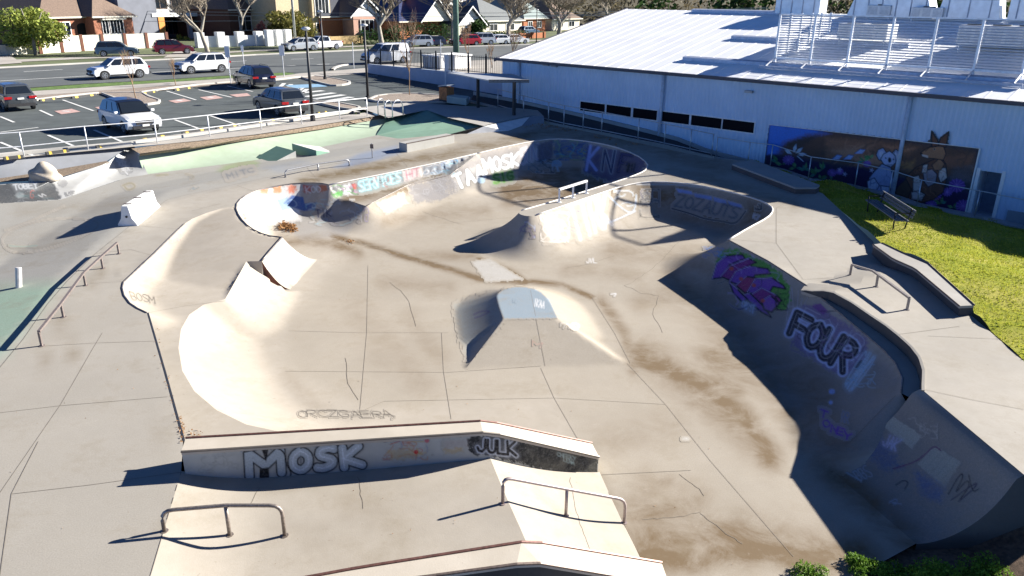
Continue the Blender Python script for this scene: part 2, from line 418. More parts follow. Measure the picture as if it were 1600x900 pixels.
# the deck all round, cut out round the bowl and the banks in front
FRONTL = pl((286, 690, 0), (283, 738, 0), (235, 900, 0), (185, 1060, 0))
hole = (rim_plaza + rim_strip[1:] + FRONTL[1:] + pl((700, 1300, 0), (1700, 1400, 0), (1750, 800, .25), (1604, 745, .25), (1440, 608, .25))
        + UP[::-1][1:] + rim_right[1:3][::-1] + [rim_right[0]] + rim_sec[::-1][1:] + rim_tip[::-1][1:] + rim_deep[::-1][1:] + rim_w1[::-1][1:] + [q for q in rim_pock[::-1][1:] if proj(q)[1] < 323])
site = ([P(-500, 1200, 0)] + pl((-700, 700, -.3), (-900, 420, -.3)) + [PG(-500, 352, -.3), PG(0, 318, -.3), PG(95, 312, -.3), PG(200, 277, -.3), PG(232, 272, -.3), PG(400, 250, -.3), PG(520, 226, -.3), PG(590, 211, -.3), PG(640, 196, -.3), PG(800, 185, -.2), PG(852, 194, 0), PG(900, 202, 0), PG(1000, 224, 0), PG(1110, 247, 0), PG(1175, 252, 0), PG(1285, 302, 0)]
        + [PG(1365, 378, 0), PG(1367, 396, .0), PG(1519, 494, .25), PG(1600, 564, .25), PG(1800, 720, .25), PG(1700, 790, .25), PG(1500, 1300, 0)])
print('deck...')
deck = grid_mesh('concrete_deck', CONC_D, site, [hole], [LL[1:-1], offset_line(LL, 2.3)[2:-2]], deck_h, .28, zover=[UPZ, rim_plaza, rim_pock, rim_w1, rim_deep, rim_tip, rim_sec, rim_right])
struct(deck)
print(len(deck.data.vertices))
# the kerb shelf between the lower coping and the raised deck, and the low walls
mb = MB()
lo = dens(rim_right[2:], .2); 
def resample(pts, n):
    L = [0]
    for a, b in zip(pts[:-1], pts[1:]): L.append(L[-1] + (b - a).length)
    out = []
    for i in range(n):
        s = L[-1] * i / (n - 1); j = 0
        while j < len(L) - 2 and L[j + 1] < s: j += 1
        out.append(pts[j].lerp(pts[j + 1], 0 if L[j + 1] == L[j] else (s - L[j]) / (L[j + 1] - L[j])))
    return out
n = 40
lowl = resample(rim_right[2:], n); upl = resample(UP, n)
upz = [Vector((p.x, p.y, 0)) for p in upl]
mb.loft([[Vector((p.x, p.y, 0.0)) for p in lowl], upz])
shelf = mb.build('coping_shelf', concrete('shelf concrete', (.36, .33, .29), False), smooth=True); struct(shelf)
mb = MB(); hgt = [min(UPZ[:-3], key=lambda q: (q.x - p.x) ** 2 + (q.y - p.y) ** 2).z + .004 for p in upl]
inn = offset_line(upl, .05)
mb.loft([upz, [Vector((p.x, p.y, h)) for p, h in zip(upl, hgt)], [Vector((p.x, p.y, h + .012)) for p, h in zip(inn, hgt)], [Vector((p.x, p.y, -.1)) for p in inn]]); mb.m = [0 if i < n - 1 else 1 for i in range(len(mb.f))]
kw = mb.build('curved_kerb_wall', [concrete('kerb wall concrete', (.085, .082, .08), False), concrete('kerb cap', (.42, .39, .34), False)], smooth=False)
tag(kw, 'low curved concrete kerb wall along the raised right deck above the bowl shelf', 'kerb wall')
# strip wall beside the left plaza
mb = MB(); st = resample(rim_strip, 12); si = offset_line(st, .035)
if (si[0] - st[0]).x < 0: si = offset_line(st, -.035)
mb.loft([[Vector((p.x, p.y, .004)) for p in st], [Vector((p.x, p.y, .004)) for p in si], [Vector((p.x, p.y, -.34)) for p in si]])
o = mb.build('edging_strip', M('dark steel edging', (.05, .055, .065), .5, .4)); tag(o, 'long dark steel edging strip along the drop beside the left plaza', 'edging')
# big quarter pipe on the right
a0, b0 = P(1272, 712, -1.0), P(1432, 850, -1.0); a1, b1 = P(1440, 607, .25), P(1604, 741, .25)
b1 = a1 + (b1 - a1) * 1.0
mb = MB(); rows = []
for i in range(25):
    t = i / 24; lo_, hi_ = a0.lerp(b0, t), a1.lerp(b1, t); row = []
    if t == 1: pass
    for j in range(31):
        s = j / 30
        if s < .82:
            q = s / .82; h = 1.25 * (1 - math.sqrt(max(0, 1 - (q * .93) ** 2))) / (1 - math.sqrt(1 - .93 ** 2)) * .93
            xx = q * .90
        else:
            q = (s - .82) / .18; xx = .90 + .10 * math.sin(q * math.pi / 2); h = 1.25 * (.93 + .07 * math.sin(q * math.pi / 2)); 
        p = lo_.lerp(hi_, xx); row.append(Vector((p.x, p.y, -1.0 + h)))
    rows.append(row)
mb.loft(rows)
qp = mb.build('quarter_pipe', CONC_B, smooth=True)
tag(qp, 'tall dark quarter pipe with rounded lip at the lower right corner of the bowl', 'quarter pipe')
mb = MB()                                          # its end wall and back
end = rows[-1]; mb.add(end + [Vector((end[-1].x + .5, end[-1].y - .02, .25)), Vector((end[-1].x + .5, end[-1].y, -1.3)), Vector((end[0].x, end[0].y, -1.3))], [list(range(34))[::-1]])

part_end = mb.build('end_wall', concrete('end wall concrete', (.11, .10, .09), False), qp)  # grey wall coloured darker to stand for the shadow at this end
# stepped banks in front
print('banks')
def rowp(*q): return [P(*p) for p in q]
L0 = rowp((283, 736, 0), (262, 806, 0), (235, 900, 0), (185, 1060, 0))
L1 = rowp((430, 743, -.19), (418, 808, -.20), (400, 900, -.21), (370, 1060, -.21))
L2 = rowp((762, 706, -.12), (788, 770, -.12), (825, 852, -.12), (900, 1035, -.12))
L3 = rowp((937, 738, -1.), (965, 800, -1.0), (1001, 872, -1.0), (1065, 1010, -1.))
mb = MB(); rows = []
for A_, B_, C_, D_ in zip(*[resample(smooth_line(l, 1), 30) for l in (L0, L1, L2, L3)]):
    row = []
    for i in range(14):
        t = i / 13; p = A_.lerp(B_, t); z = A_.z + (B_.z - A_.z) * (1 - (1 - t) ** 2); row.append(Vector((p.x, p.y, z)))
    for i in range(1, 16):
        t = i / 15; p = B_.lerp(C_, t); z = B_.z + (C_.z - B_.z) * (t - .12 * math.sin(math.pi * t)); row.append(Vector((p.x, p.y, z)))
    for i in range(1, 13):
        t = i / 12; p = C_.lerp(D_, t); row.append(Vector((p.x, p.y, C_.z + (D_.z - C_.z) * (t + .10 * math.sin(math.pi * t)))))
    rows.append(row)
mb.loft(rows); bank = mb.build('concrete_bank', concrete('bank concrete', (.39, .35, .295)), smooth=True); struct(bank)

# short quarter on the middle platform
mb = MB(); T = [P(441, 371, 0), P(425, 394, -.15), P(410, 417, -.3)]; 
T = MID[0:3]; Bq = [PG(500, 404, -1.0), PG(480, 427, -1.0), PG(457, 452, -1.0)]
T = resample(T, 10); Bq = resample(Bq, 10); rows = []
for a, b in zip(T, Bq):
    row = []
    for j in range(15):
        s = j / 14; p = a.lerp(b, s); row.append(Vector((p.x, p.y, b.z - .01 + (a.z - b.z + .01) * (1 - s) ** 1.9)))
    rows.append(row)
mb.loft(rows); kq = mb.build('quarter_ramp', CONC_B, smooth=True); tag(kq, 'short white painted quarter ramp at the end of the middle platform', 'quarter pipe')
mb = MB(); e = rows[-1]; mb.add(e + [Vector((e[0].x, e[0].y, -1.3 + float(G(e[0].y))))], [list(range(16))]); part(mb, 'side_wall', M('red and black side', (.10, .035, .025), .8, 0, 3, .7), kq)
mb = MB(); mb.add([e[0], Vector((e[0].x, e[0].y, e[0].z - .75)), MID[3] - Vector((0, 0, .75)), MID[3] + Vector((0, 0, -.005))], [[0, 1, 2, 3]]); part(mb, 'gap_wall', BLACK if 'BLACK' in globals() else M('gap black', (.02, .015, .015), .9), kq)
sharpen(basin, 40, [PYR, T3((787, 498, top_z), (871, 497, top_z)), T3((787, 498, top_z), (728, 576, -1.0)), T3((871, 497, top_z), (980, 569, -1.0)), MID[2:14], SHELF[2:9]]); sharpen(bank, 20); sharpen(deck, 8)
STAINS_B = [([(1010, 850), (1150, 835), (1340, 870)], 38, .75), ([(1010, 760), (1090, 780)], 30, .4), ([(1020, 560), (1100, 620), (1180, 690)], 30, .6), ([(1060, 440), (1150, 520), (1220, 620)], 34, .5), ([(940, 690), (1060, 660)], 30, .25), ([(650, 400), (740, 400)], 10, .4), ([(1000, 820), (1040, 760)], 24, .45), ([(600, 520), (660, 600)], 26, .22), ([(880, 420), (1000, 430)], 12, .3), ([(990, 872), (1100, 872), (1200, 858), (1330, 885)], 26, .95), ([(1000, 800), (1080, 790)], 34, .55), ([(1000, 555), (1090, 600), (1160, 650), (1205, 720)], 22, .8), ([(1060, 590), (1150, 610)], 20, .7), ([(1120, 560), (1260, 600), (1300, 700)], 40, .6), ([(1000, 470), (1110, 450)], 20, .35),
 ([(520, 370), (560, 378), (620, 397), (700, 420), (750, 436), (820, 441)], 5, 1.0), ([(748, 405), (775, 415), (800, 425), (822, 441)], 4, 1.2), ([(440, 375), (520, 380), (560, 395)], 9, .6), ([(600, 345), (760, 330)], 12, .35), ([(800, 300), (960, 290)], 22, 1.0), ([(820, 280), (900, 270)], 12, .8), ([(540, 312), (640, 295), (700, 275)], 9, .7), ([(1010, 300), (1100, 330), (1190, 340)], 30, .7), ([(960, 390), (1080, 400), (1160, 470)], 22, .35),
 ([(905, 690), (940, 745), (1000, 870)], 7, .35), ([(940, 470), (975, 520), (990, 580)], 10, .55), ([(830, 440), (880, 445), (925, 465)], 4, 1.0), ([(1230, 640), (1300, 740), (1430, 850)], 26, .6), ([(450, 590), (500, 640)], 12, .2), ([(640, 500), (690, 560)], 20, .25), ([(600, 440), (700, 450)], 14, .3), ([(560, 480), (600, 560)], 30, .2)]
GRY = (.28, .27, .25)
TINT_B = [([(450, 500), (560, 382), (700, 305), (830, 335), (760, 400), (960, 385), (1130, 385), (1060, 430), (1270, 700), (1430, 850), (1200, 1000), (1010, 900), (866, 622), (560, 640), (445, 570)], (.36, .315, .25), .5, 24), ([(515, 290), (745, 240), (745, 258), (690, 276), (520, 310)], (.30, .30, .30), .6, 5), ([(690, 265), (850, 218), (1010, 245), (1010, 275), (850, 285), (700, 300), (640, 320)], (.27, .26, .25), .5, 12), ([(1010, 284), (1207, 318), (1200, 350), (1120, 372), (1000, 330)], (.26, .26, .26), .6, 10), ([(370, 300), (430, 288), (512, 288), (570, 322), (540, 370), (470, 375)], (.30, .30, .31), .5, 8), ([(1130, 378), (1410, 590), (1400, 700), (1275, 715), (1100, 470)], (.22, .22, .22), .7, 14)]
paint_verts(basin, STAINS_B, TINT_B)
paint_verts(deck, [([(470, 285), (600, 258), (700, 240), (800, 218), (860, 205)], 9, .75), ([(560, 262), (640, 250)], 8, .6), ([(720, 235), (830, 208)], 6, .7), ([(860, 202), (1000, 225), (1130, 262)], 14, .5), ([(1050, 270), (1140, 290), (1240, 320)], 12, .4), ([(97, 500), (110, 560)], 9, .45), ([(160, 425), (140, 445)], 8, .4), ([(60, 540), (80, 580)], 10, .25), ([(250, 640), (262, 700)], 9, .25), ([(0, 380), (120, 370)], 26, .15), ([(30, 330), (200, 320)], 12, .2)],
 [([(-400, 1300), (-300, 640), (0, 575), (75, 475), (150, 400), (200, 445), (230, 490), (285, 690), (283, 740), (200, 1100)], (.34, .315, .275), .55, 10), ([(-400, 620), (0, 572), (37, 528), (75, 474), (105, 440), (150, 396), (205, 352), (262, 312), (300, 303), (480, 264), (628, 238), (630, 180), (-400, 260)], (.35, .345, .32), .7, 8), ([(-300, 640), (0, 560), (60, 490), (100, 440), (0, 445), (-300, 460)], (.27, .42, .31), .85, 24), ([(340, 268), (350, 258), (385, 248), (405, 252), (395, 268), (360, 273)], (.24, .32, .13), .8, 4), ([(520, 262), (560, 240), (625, 226), (628, 240), (545, 262)], (.14, .22, .38), .75, 5), ([(410, 262), (470, 250), (500, 258), (440, 272)], (.22, .27, .35), .5, 6)])
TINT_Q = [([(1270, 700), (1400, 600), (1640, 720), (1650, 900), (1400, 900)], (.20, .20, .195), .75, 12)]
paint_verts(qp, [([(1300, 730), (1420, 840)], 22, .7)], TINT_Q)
paint_verts(bank, [([(300, 745), (430, 765), (560, 745)], 8, .2), ([(560, 790), (620, 830)], 40, .18), ([(450, 850), (600, 880)], 40, .15)], [])
TINT_K = [([(412, 417), (441, 372), (485, 398), (452, 442)], (.72, .72, .72), .8, 5)]
paint_verts(kq, [], TINT_K)
# ------------------------------------------------------------------ surfaces the eye can land on
def bvh_of(objs):
    V = []; Fc = []
    for o in objs:
        n = len(V); mw = o.matrix_world; V += [mw @ v.co for v in o.data.vertices]; Fc += [[i + n for i in p.vertices] for p in o.data.polygons]
    return BVHTree.FromPolygons(V, Fc)
bpy.context.view_layer.update()
BV = bvh_of([basin, deck, bank, qp, shelf])
CAMP = Vector((0, 0, H))
def hit(px, py, bv=None):
    d = Vector(ray(px, py)).normalized(); h = (bv or BV).ray_cast(CAMP, d)
    return h[0]
STEEL = M('grey steel', (.30, .30, .31), .45, .6, 20, .2); STEELD = M('worn brown steel', (.16, .12, .10), .55, .4, 25, .35)
GALV = M('galvanised steel', (.55, .56, .58), .4, .7, 15, .12); WHITE = M('white paint', (.78, .78, .77), .6, 0, 8, .06)
BLACK = M('black paint', (.02, .02, .022), .55); REDSTEEL = M('dark red steel', (.16, .075, .06), .5, .3, 18, .35)
# ledges
def ledge(name, label, fr, bk, depth, mats, capmat, edgemat, n=24, front_shift=0):
    t = thing(name, label, 'ledge', tuple(fr[0]))
    f = resample(fr, n); b = resample(bk, n); dn = Vector((0, 0, -depth)); cap = Vector((0, 0, -.06))
    mb = MB(); ins = [(q - p).normalized() * .03 for p, q in zip(f, b)]
    fi = [p + i for p, i in zip(f, ins)]
    mb.loft([[p + cap for p in fi], [p + dn for p in fi]]); mb.loft([[p + dn for p in b], [p + cap for p in b]])
    for e in (0, -1):
        q = [fi[e] + cap, fi[e] + dn, b[e] + dn, b[e] + cap]; mb.quad(*(q if e else q[::-1]))
    body = recalc(part(mb, 'body', mats, t))
    mb = MB(); mb.loft([b, f, [p + cap for p in f], [p + cap for p in b], b]);
    for e in (0, -1): mb.quad(*[f[e], f[e] + cap, b[e] + cap, b[e]])
    recalc(part(mb, 'cap_slab', capmat, t))
    up = Vector((0, 0, .006))
    for line, mt, s in ((b, edgemat[0], -1), (f, edgemat[1], 1)):
        mb = MB(); mb.tube([p + up + i * s * -.3 for p, i in zip(line, ins)], .022, 6); part(mb, 'steel_edge', mt, t)
    return t, body
def rowz(*q): return [P(*p) for p in q]
lf = rowz((283, 706, .40), (765, 675, .40), (936, 714, -.65)); lb = rowz((290, 685, .40), (759, 658, .40), (925, 693, -.65))
CAPM = concrete('cap concrete', (.48, .43, .36), False)
ledge1, ledge1_body = ledge('grind_ledge', 'long kinked concrete ledge with MOSK lettering across the stepped bank', lf, lb, .95, concrete('ledge face concrete', (.44, .45, .42), False), CAPM, (REDSTEEL, M('grey brown steel', (.16, .14, .12), .5, .3)))
lf2 = rowz((150, 985, .40), (560, 915, .40), (832, 878, .40), (1046, 914, -.65)); lb2 = rowz((200, 955, .40), (560, 888, .40), (828, 846, .40), (1034, 880, -.65))
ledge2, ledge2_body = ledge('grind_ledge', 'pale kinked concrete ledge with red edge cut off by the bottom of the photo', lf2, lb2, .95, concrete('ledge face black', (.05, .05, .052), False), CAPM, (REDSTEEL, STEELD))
# right hand ledge beside the lawn
zr = .25
r_top_f = [P(1367, 386, .62), P(1436, 424, .58), P(1500, 478, .5)]; 
fR = [P(1364, 382, .36), P(1396, 405, .46), P(1430, 420, .5), P(1499, 478, .5)]; bR = [P(1378, 380, .36), P(1412, 396, .46), P(1450, 412, .5), P(1522, 477, .5)]
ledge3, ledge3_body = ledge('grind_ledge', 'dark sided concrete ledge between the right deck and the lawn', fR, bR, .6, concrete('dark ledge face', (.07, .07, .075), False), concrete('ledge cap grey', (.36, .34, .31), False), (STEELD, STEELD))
# far low kerb pad by the lawn
t = thing('manual_pad', 'low wide concrete pad with graffiti edge at the left end of the lawn', 'manual pad', tuple(PG(1200, 280)))
zb = float(G(28.5)) 
tp = [PG(1144, 256, .24), PG(1175, 249, .24), PG(1281, 289, .24), PG(1276, 293, .24), PG(1243, 293, .24)]
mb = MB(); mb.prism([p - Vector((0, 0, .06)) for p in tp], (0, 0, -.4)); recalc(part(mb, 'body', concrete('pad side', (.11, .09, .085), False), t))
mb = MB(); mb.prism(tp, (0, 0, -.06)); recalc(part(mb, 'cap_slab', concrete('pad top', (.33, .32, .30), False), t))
# concrete block by the green bank
t = thing('ledge_block', 'long low concrete block with a dark end on the far left plaza', 'ledge', tuple(PG(636, 240)))
A_, B_ = PG(636, 240, -.05), PG(710, 225, -.05); C_ = PG(626, 238, -.05); w = (C_ - A_); w.z = 0; w = w.normalized() * .55; 
dv = (B_ - A_); perp = Vector((-dv.y, dv.x, 0)).normalized() * .55
mb = MB(); mb.frame_box(A_ - Vector((0, 0, .2)), dv, perp, (0, 0, .62)); bevel(part(mb, 'body', concrete('block concrete', (.40, .39, .36), False), t), .015)
mb = MB(); mb.frame_box(A_ + Vector((0, 0, .425)) - perp * .03, dv * 1.003, perp * .12, (0, 0, .02)); part(mb, 'steel_edge', STEELD, t)
# rails
def rail(name, label, tops, feet, r, mat, square=False, rounded=False, foot=True):
    t = thing(name, label, 'grind rail', tuple(feet[0]))
    mb = MB(); pts = [Vector(p) for p in tops]
    if rounded:
        a, b = feet[0], feet[-1]; path = [a]
        k = .16
        c0, c1 = pts[0], pts[-1]; 
        d0 = (pts[1] - c0).normalized(); d1 = (pts[-2] - c1).normalized()
        u0 = (a - c0).normalized(); u1 = (b - c1).normalized()
        path += [c0 + u0 * k] + [c0 + u0 * k * (1 - s) ** 2 + d0 * k * s ** 2 for s in (.25, .5, .75)] + [c0 + d0 * k] + pts[1:-1]
        path += [c1 + d1 * k] + [c1 + d1 * k * (1 - s) ** 2 + u1 * k * s ** 2 for s in (.25, .5, .75)] + [c1 + u1 * k, b]
        mb.tube(path, r, 10); part(mb, 'rail_tube', mat, t, True); mid = feet[1:-1]
    else:
        mb.tube(pts, r * 1.3, 4 if square else 10, flat=.8 if square else None); part(mb, 'rail_bar', mat, t, not square); mid = feet
    for f in mid:
        best = None
        for a, b in zip(pts[:-1], pts[1:]):
            d, s = segdist(np.array(f[0]), np.array(f[1]), a, b)
            if best is None or d < best[0]: best = (d, a.z + (b.z - a.z) * float(s), a.lerp(b, float(s)))
        q = best[2]; mb = MB(); mb.tube([Vector((f[0], f[1], f[2] - .05)), Vector((lerp(f[0], q[0], .8), lerp(f[1], q[1], .8), best[1] - r * .5))], r, 4 if square else 8); part(mb, 'leg', mat, t, not square)
    if foot:
        for f in feet:
            mb = MB(); mb.tube([Vector((f[0], f[1], f[2] + .002)), Vector((f[0], f[1], f[2] + .01))], r * 2.0, 10); part(mb, 'base_plate', mat, t)
    return t
def over(px, py, h): p = hit(px, py); return Vector((p.x, p.y, p.z + h))
hf = lambda *q: [hit(*p) for p in q]
f1 = hf((65.5, 540.5), (99.5, 495.5), (134, 446), (161, 419.5), (186, 396.5)); rail('grind_rail', 'long low straight flat rail with red brown top on the left plaza', [p + Vector((0, 0, .33)) for p in f1], f1, .032, M('red brown bar', (.20, .165, .15), .5, .3, 20, .3), True)
f2 = hf((257, 830), (359, 836), (445, 837)); tz = f2[0].z + .34
rail('grind_rail', 'short round hoop rail on the left part of the stepped bank', [Vector((f2[0].x, f2[0].y, tz)), Vector((f2[1].x, f2[1].y, tz - .01)), Vector((f2[2].x, f2[2].y, tz - .02))], f2, .028, M('scuffed steel', (.26, .22, .19), .45, .5, 30, .35), rounded=True)
f3 = hf((785.5, 787), (884, 806), (975, 817)); 
rail('grind_rail', 'longer round hoop rail sloping down the right part of the stepped bank', [f3[0] + Vector((0, 0, .47)), f3[1] + Vector((0, 0, .50)), f3[2] + Vector((0, 0, .45))], f3, .026, M('pinkish steel', (.40, .33, .31), .45, .4, 30, .2), rounded=True)
f4 = hf((873.5, 316), (895, 309), (916, 302)); rail('grind_rail', 'small white square rail on the narrow tongue between the bowls', [p + Vector((0, 0, .46)) for p in f4], f4, .045, WHITE, True)
f5 = hf((1328, 430), (1369, 448), (1417, 484)); t5 = [P(1330.5, 418, .3), P(1360, 428, f5[0].z + .34), P(1419.6, 471, f5[2].z + .3)]
t5 = [f5[0] + Vector((0, 0, .3)), None, f5[2] + Vector((0, 0, .3))]; t5[1] = f5[0].lerp(f5[1], .8) + Vector((0, 0, .36)); rail('grind_rail', 'kinked grey rail casting a shadow on the right deck', t5, f5, .032, M('grey bar', (.27, .24, .22), .5, .3, 20, .25), True)
f6 = hf((446, 277), (497.5, 266), (546, 259)); rail('grind_rail', 'low thin hoop rail on the far left deck behind the small pocket bowl', [p + Vector((0, 0, .26)) for p in f6], f6, .03, STEEL, rounded=True)
p = hit(582, 247); t = thing('marker_post', 'thin grey post with a small plate on the far left plaza', 'post', tuple(p))
mb = MB(); mb.tube([p, p + Vector((0, 0, .62))], .025, 8); part(mb, 'post', STEEL, t); mb = MB(); mb.box(p + Vector((0, -.03, .50)), (.14, .02, .18)); part(mb, 'plate', STEELD, t)
p = hit(29, 449); q = P(35.5, 424, p.z + .0) ; mb = MB()
top = p + Vector((.03, .12, .50)); mb.tube([p - Vector((0, 0, .05)), top], .075, 14); o = mb.build('bollard_pipe', M('pale pipe', (.5, .48, .47), .5, .2), smooth=False); bevel(o, .012); tag(o, 'short thick pale pipe stub leaning on the left plaza', 'pipe stub')
# jersey barrier
A_, B_ = hit(199.5, 353), hit(238, 322); dv = (B_ - A_); L = dv.length * 1.0; dv.z = 0; dv.normalize(); pv = Vector((dv.y, -dv.x, 0))
A_ -= pv * 0; prof = [(-.30, 0), (-.30, .07), (-.17, .26), (-.10, .66), (.10, .66), (.17, .26), (.30, .07), (.30, 0)]
mb = MB(); st = [0, .02, L - .02, L]; rows = []
for s, k in zip(st, (.97, 1, 1, .97)): rows.append([A_ + dv * s + pv * x * k + Vector((0, 0, z * (k if z > .5 else 1) - .02)) for x, z in prof])
mb.loft(rows); mb.add(rows[0], [list(range(8))[::-1]]); mb.add(rows[-1], [list(range(8))])
t = thing('road_barrier', 'white concrete road barrier standing on the left plaza', 'barrier', tuple(A_))
recalc(bevel(part(mb, 'body', M('white barrier', (.74, .73, .70), .7, 0, 5, .1, .1), t), .015))
for s in (.12, .5, .88):
    mb = MB(); c = A_ + dv * L * s + Vector((0, 0, .64)); mb.box(c, (.07, .24, .03), math.atan2(dv.y, dv.x)); part(mb, 'lifting_notch', STEELD, t)
mb = MB(); c = A_ + Vector((0, 0, .3)) - dv * .01 + pv * .02; mb.tube([c, c - dv * .03], .035, 8); part(mb, 'end_hole', BLACK, t)
# coping tubes round the bowls
def strip(name, line, label, mat, r=.024, dz=.004):
    mb = MB(); mb.tube([p + Vector((0, 0, dz)) for p in dens(line, .5)], r, 6); o = mb.build(name, mat, smooth=True); tag(o, label, 'coping'); return o
CO1 = M('coping steel', (.20, .18, .17), .45, .5, 15, .3); CO2 = M('pale coping', (.60, .57, .53), .6, .1)
strip('steel_coping', rim_plaza[4:], 'steel coping round the small quarter pipe on the left', CO1, .02)
strip('steel_coping', [q for q in rim_pock[::-1]], 'steel coping round the small far left pocket bowl', CO1, .022)
strip('steel_coping', rim_w1, 'coping along the straight graffiti wall right of the pocket bowl', CO2, .025)
strip('steel_coping', rim_deep[:], 'pale coping round the far deep bowl', CO2, .028)
strip('steel_coping', rim_sec, 'pale coping round the dark second pocket bowl', CO2, .03)
strip('steel_coping', rim_right, 'steel coping along the purple graffiti wall on the right', CO1, .022)
strip('steel_coping', MID[0:3], 'short steel coping on the middle platform left of centre', CO1, .025, .012)
strip('steel_coping', SHELF[3:9], 'coping along the lower triangle shelf beside the long white graffiti', CO1, .018)
# ------------------------------------------------------------------ far left banks, green quarter, planter
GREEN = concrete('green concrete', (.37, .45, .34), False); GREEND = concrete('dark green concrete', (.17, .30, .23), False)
def bank_strip(name, top, toe, p, mat, label, cat, n=30, m=9, kind=None):
    T = resample(top, n); B = resample(toe, n); rows = []
    for i in range(m):
        s = i / (m - 1); rows.append([Vector((lerp(b.x, t.x, s), lerp(b.y, t.y, s), b.z + (t.z - b.z) * s ** p)) for t, b in zip(T, B)])
    mb = MB(); mb.loft(rows); o = mb.build(name, mat, smooth=True); tag(o, label, cat); return o
bank_strip('quarter_bank', [P(216, 244, .75), P(400, 217, .78), P(607, 184, .85)], [PG(228, 274, -.31), PG(400, 252, -.31), PG(590, 212, -.31)], 1.9, GREEN, 'long pale green curved bank below the car park handrail', 'bank')
bank_strip('quarter_bank', [P(-500, 292, 1.0), P(0, 248.5, 1.0), P(120, 236, 1.0), P(208, 226, 1.0)], [PG(-500, 320, .0), PG(0, 281, .0), PG(80, 272, .0), PG(160, 256, .1)], 1.0, concrete('grey bank', (.26, .27, .29), False), 'grey concrete bank behind the boulder planter', 'bank')
o = bank_strip('quarter_bank', [PG(-500, 320, .05), PG(0, 288, .05), PG(80, 283, .06), PG(165, 256, .16), P(207, 224, .9), P(218, 243, .74)], [PG(-500, 352, -.31), PG(0, 319, -.31), PG(95, 312, -.31), PG(190, 280, -.31), PG(222, 275, -.31), PG(232, 273, -.31)], 1.3, concrete('dark grey bank', (.40, .40, .39), False), 'grey curved bank lettered TOBEY in front of the boulder planter', 'bank', 50)
BVb = None
bank_grey = o
# planter mulch and boulder
MULCH = M('mulch', (.20, .15, .105), .95, 0, 14, .55, .6); PEBB = M('pebble mulch', (.26, .21, .17), .95, 0, 18, .5, .6)
mb = MB(); mb.quad(PG(-500, 345, .04), PG(0, 285, .04), PG(80, 281, .06), PG(172, 254, .15), PG(160, 248, .15), PG(0, 276, .04), PG(-500, 320, .04)); stuff(mb.build('planter_mulch', MULCH), 'brown mulch bed round the boulder', 'mulch')
def boulder(c, r, mat, label):
    bm = bmesh.new(); bmesh.ops.create_icosphere(bm, subdivisions=4, radius=1)
    for v in bm.verts:
        d = v.co.copy(); k = 1 + .16 * math.sin(3.1 * d.x + 1.3) * math.cos(2.3 * d.y) + .08 * math.sin(7 * d.z + 3 * d.x); v.co = Vector((d.x * r[0] * k, d.y * r[1] * k, max(d.z, -.3) * r[2] * k * (1 - .35 * max(0, d.x))))
    me = bpy.data.meshes.new('boulder'); bm.to_mesh(me); bm.free(); me.materials.append(mat); me.polygons.foreach_set('use_smooth', [True] * len(me.polygons))
    o = bpy.data.objects.new('boulder', me); COL.objects.link(o); o.location = c; return tag(o, label, 'boulder')
bc = PG(70, 277, .12); boulder(bc, (.62, .42, .50), M('sandstone', (.44, .38, .30), .9, 0, 5, .25, .5), 'rounded sandstone boulder in the mulch planter at the left')
# mulch strip above the green bank
mb = MB(); tpx = [(205, 232), (300, 220), (400, 209), (500, 194.5), (615, 176)]; bpx = [(218, 244), (300, 233), (400, 217), (500, 202), (607, 184)]
rows = [[P(x, y, lerp(.76, .84, i / 4)) for i, (x, y) in enumerate(bpx)], [P(x, y - 4, 1.0 - .06) for x, y in bpx], [P(x, y, 1.0) for x, y in tpx]]
mb.loft(rows); stuff(mb.build('verge_mulch', MULCH, smooth=True), 'rough mulch strip between the green bank and the handrail', 'mulch')
# green hip bank and concrete apron on the right of it
A_, B_, C_, D_, E_, F_ = PG(588, 211, -.3), P(607, 184, .85), P(667, 172, 1.1), P(700, 184, 1.0), P(755, 196, 1.0), PG(655, 222, -.3)
t = thing('corner_bank', 'green corner bank with a dark shaded side below the bike hoops', 'bank', tuple(A_))
mb = MB(); mb.quad(A_, D_, C_, B_); part(mb, 'shaded_slope', GREEND, t); mb = MB(); mb.quad(A_, F_, E_, D_); part(mb, 'green_slope', concrete('mid green concrete', (.24, .38, .28), False), t)  # left-facing slope gets a darker green: its shade is put into the colour
mb = MB(); q1, q2, q3, q4 = PG(712, 221, -.3), P(757, 197, 1.1), P(828, 182, 1.1), PG(806, 207, -.05)
mb.quad(F_, q1, q2, E_); 
o = part(mb, 'ramp_slope', CONC_D, t)
mb = MB(); q1b = PG(700, 222, -.3); mb.prism([q1b, PG(806, 207, -.1), P(828, 182, 1.1), P(757, 197, 1.1)], (.05, .3, 0)); part(mb, 'side_wall', M('white render', (.72, .71, .68), .8, 0, 2, .14), t)
mb = MB(); mb.quad(P(757, 197, 1.1), P(828, 182, 1.1), P(850, 182, 1.1), P(838, 170, 1.1), P(735, 166, 1.1), P(640, 160, 1.1), P(560, 168, 1.1), P(607, 184, 1.1), P(667, 172, 1.1), P(700, 184, 1.1)); struct(mb.build('paved_apron', concrete('apron concrete', (.40, .38, .35), False)))
mb = MB(); mb.quad(P(850, 182, 1.1), P(828, 182, 1.1), PG(806, 207, -.1), PG(850, 195, -.1)); o = mb.build('end_wall', concrete('apron side', (.3, .31, .33), False)); tag(o, 'shaded end wall of the raised paved apron', 'wall')
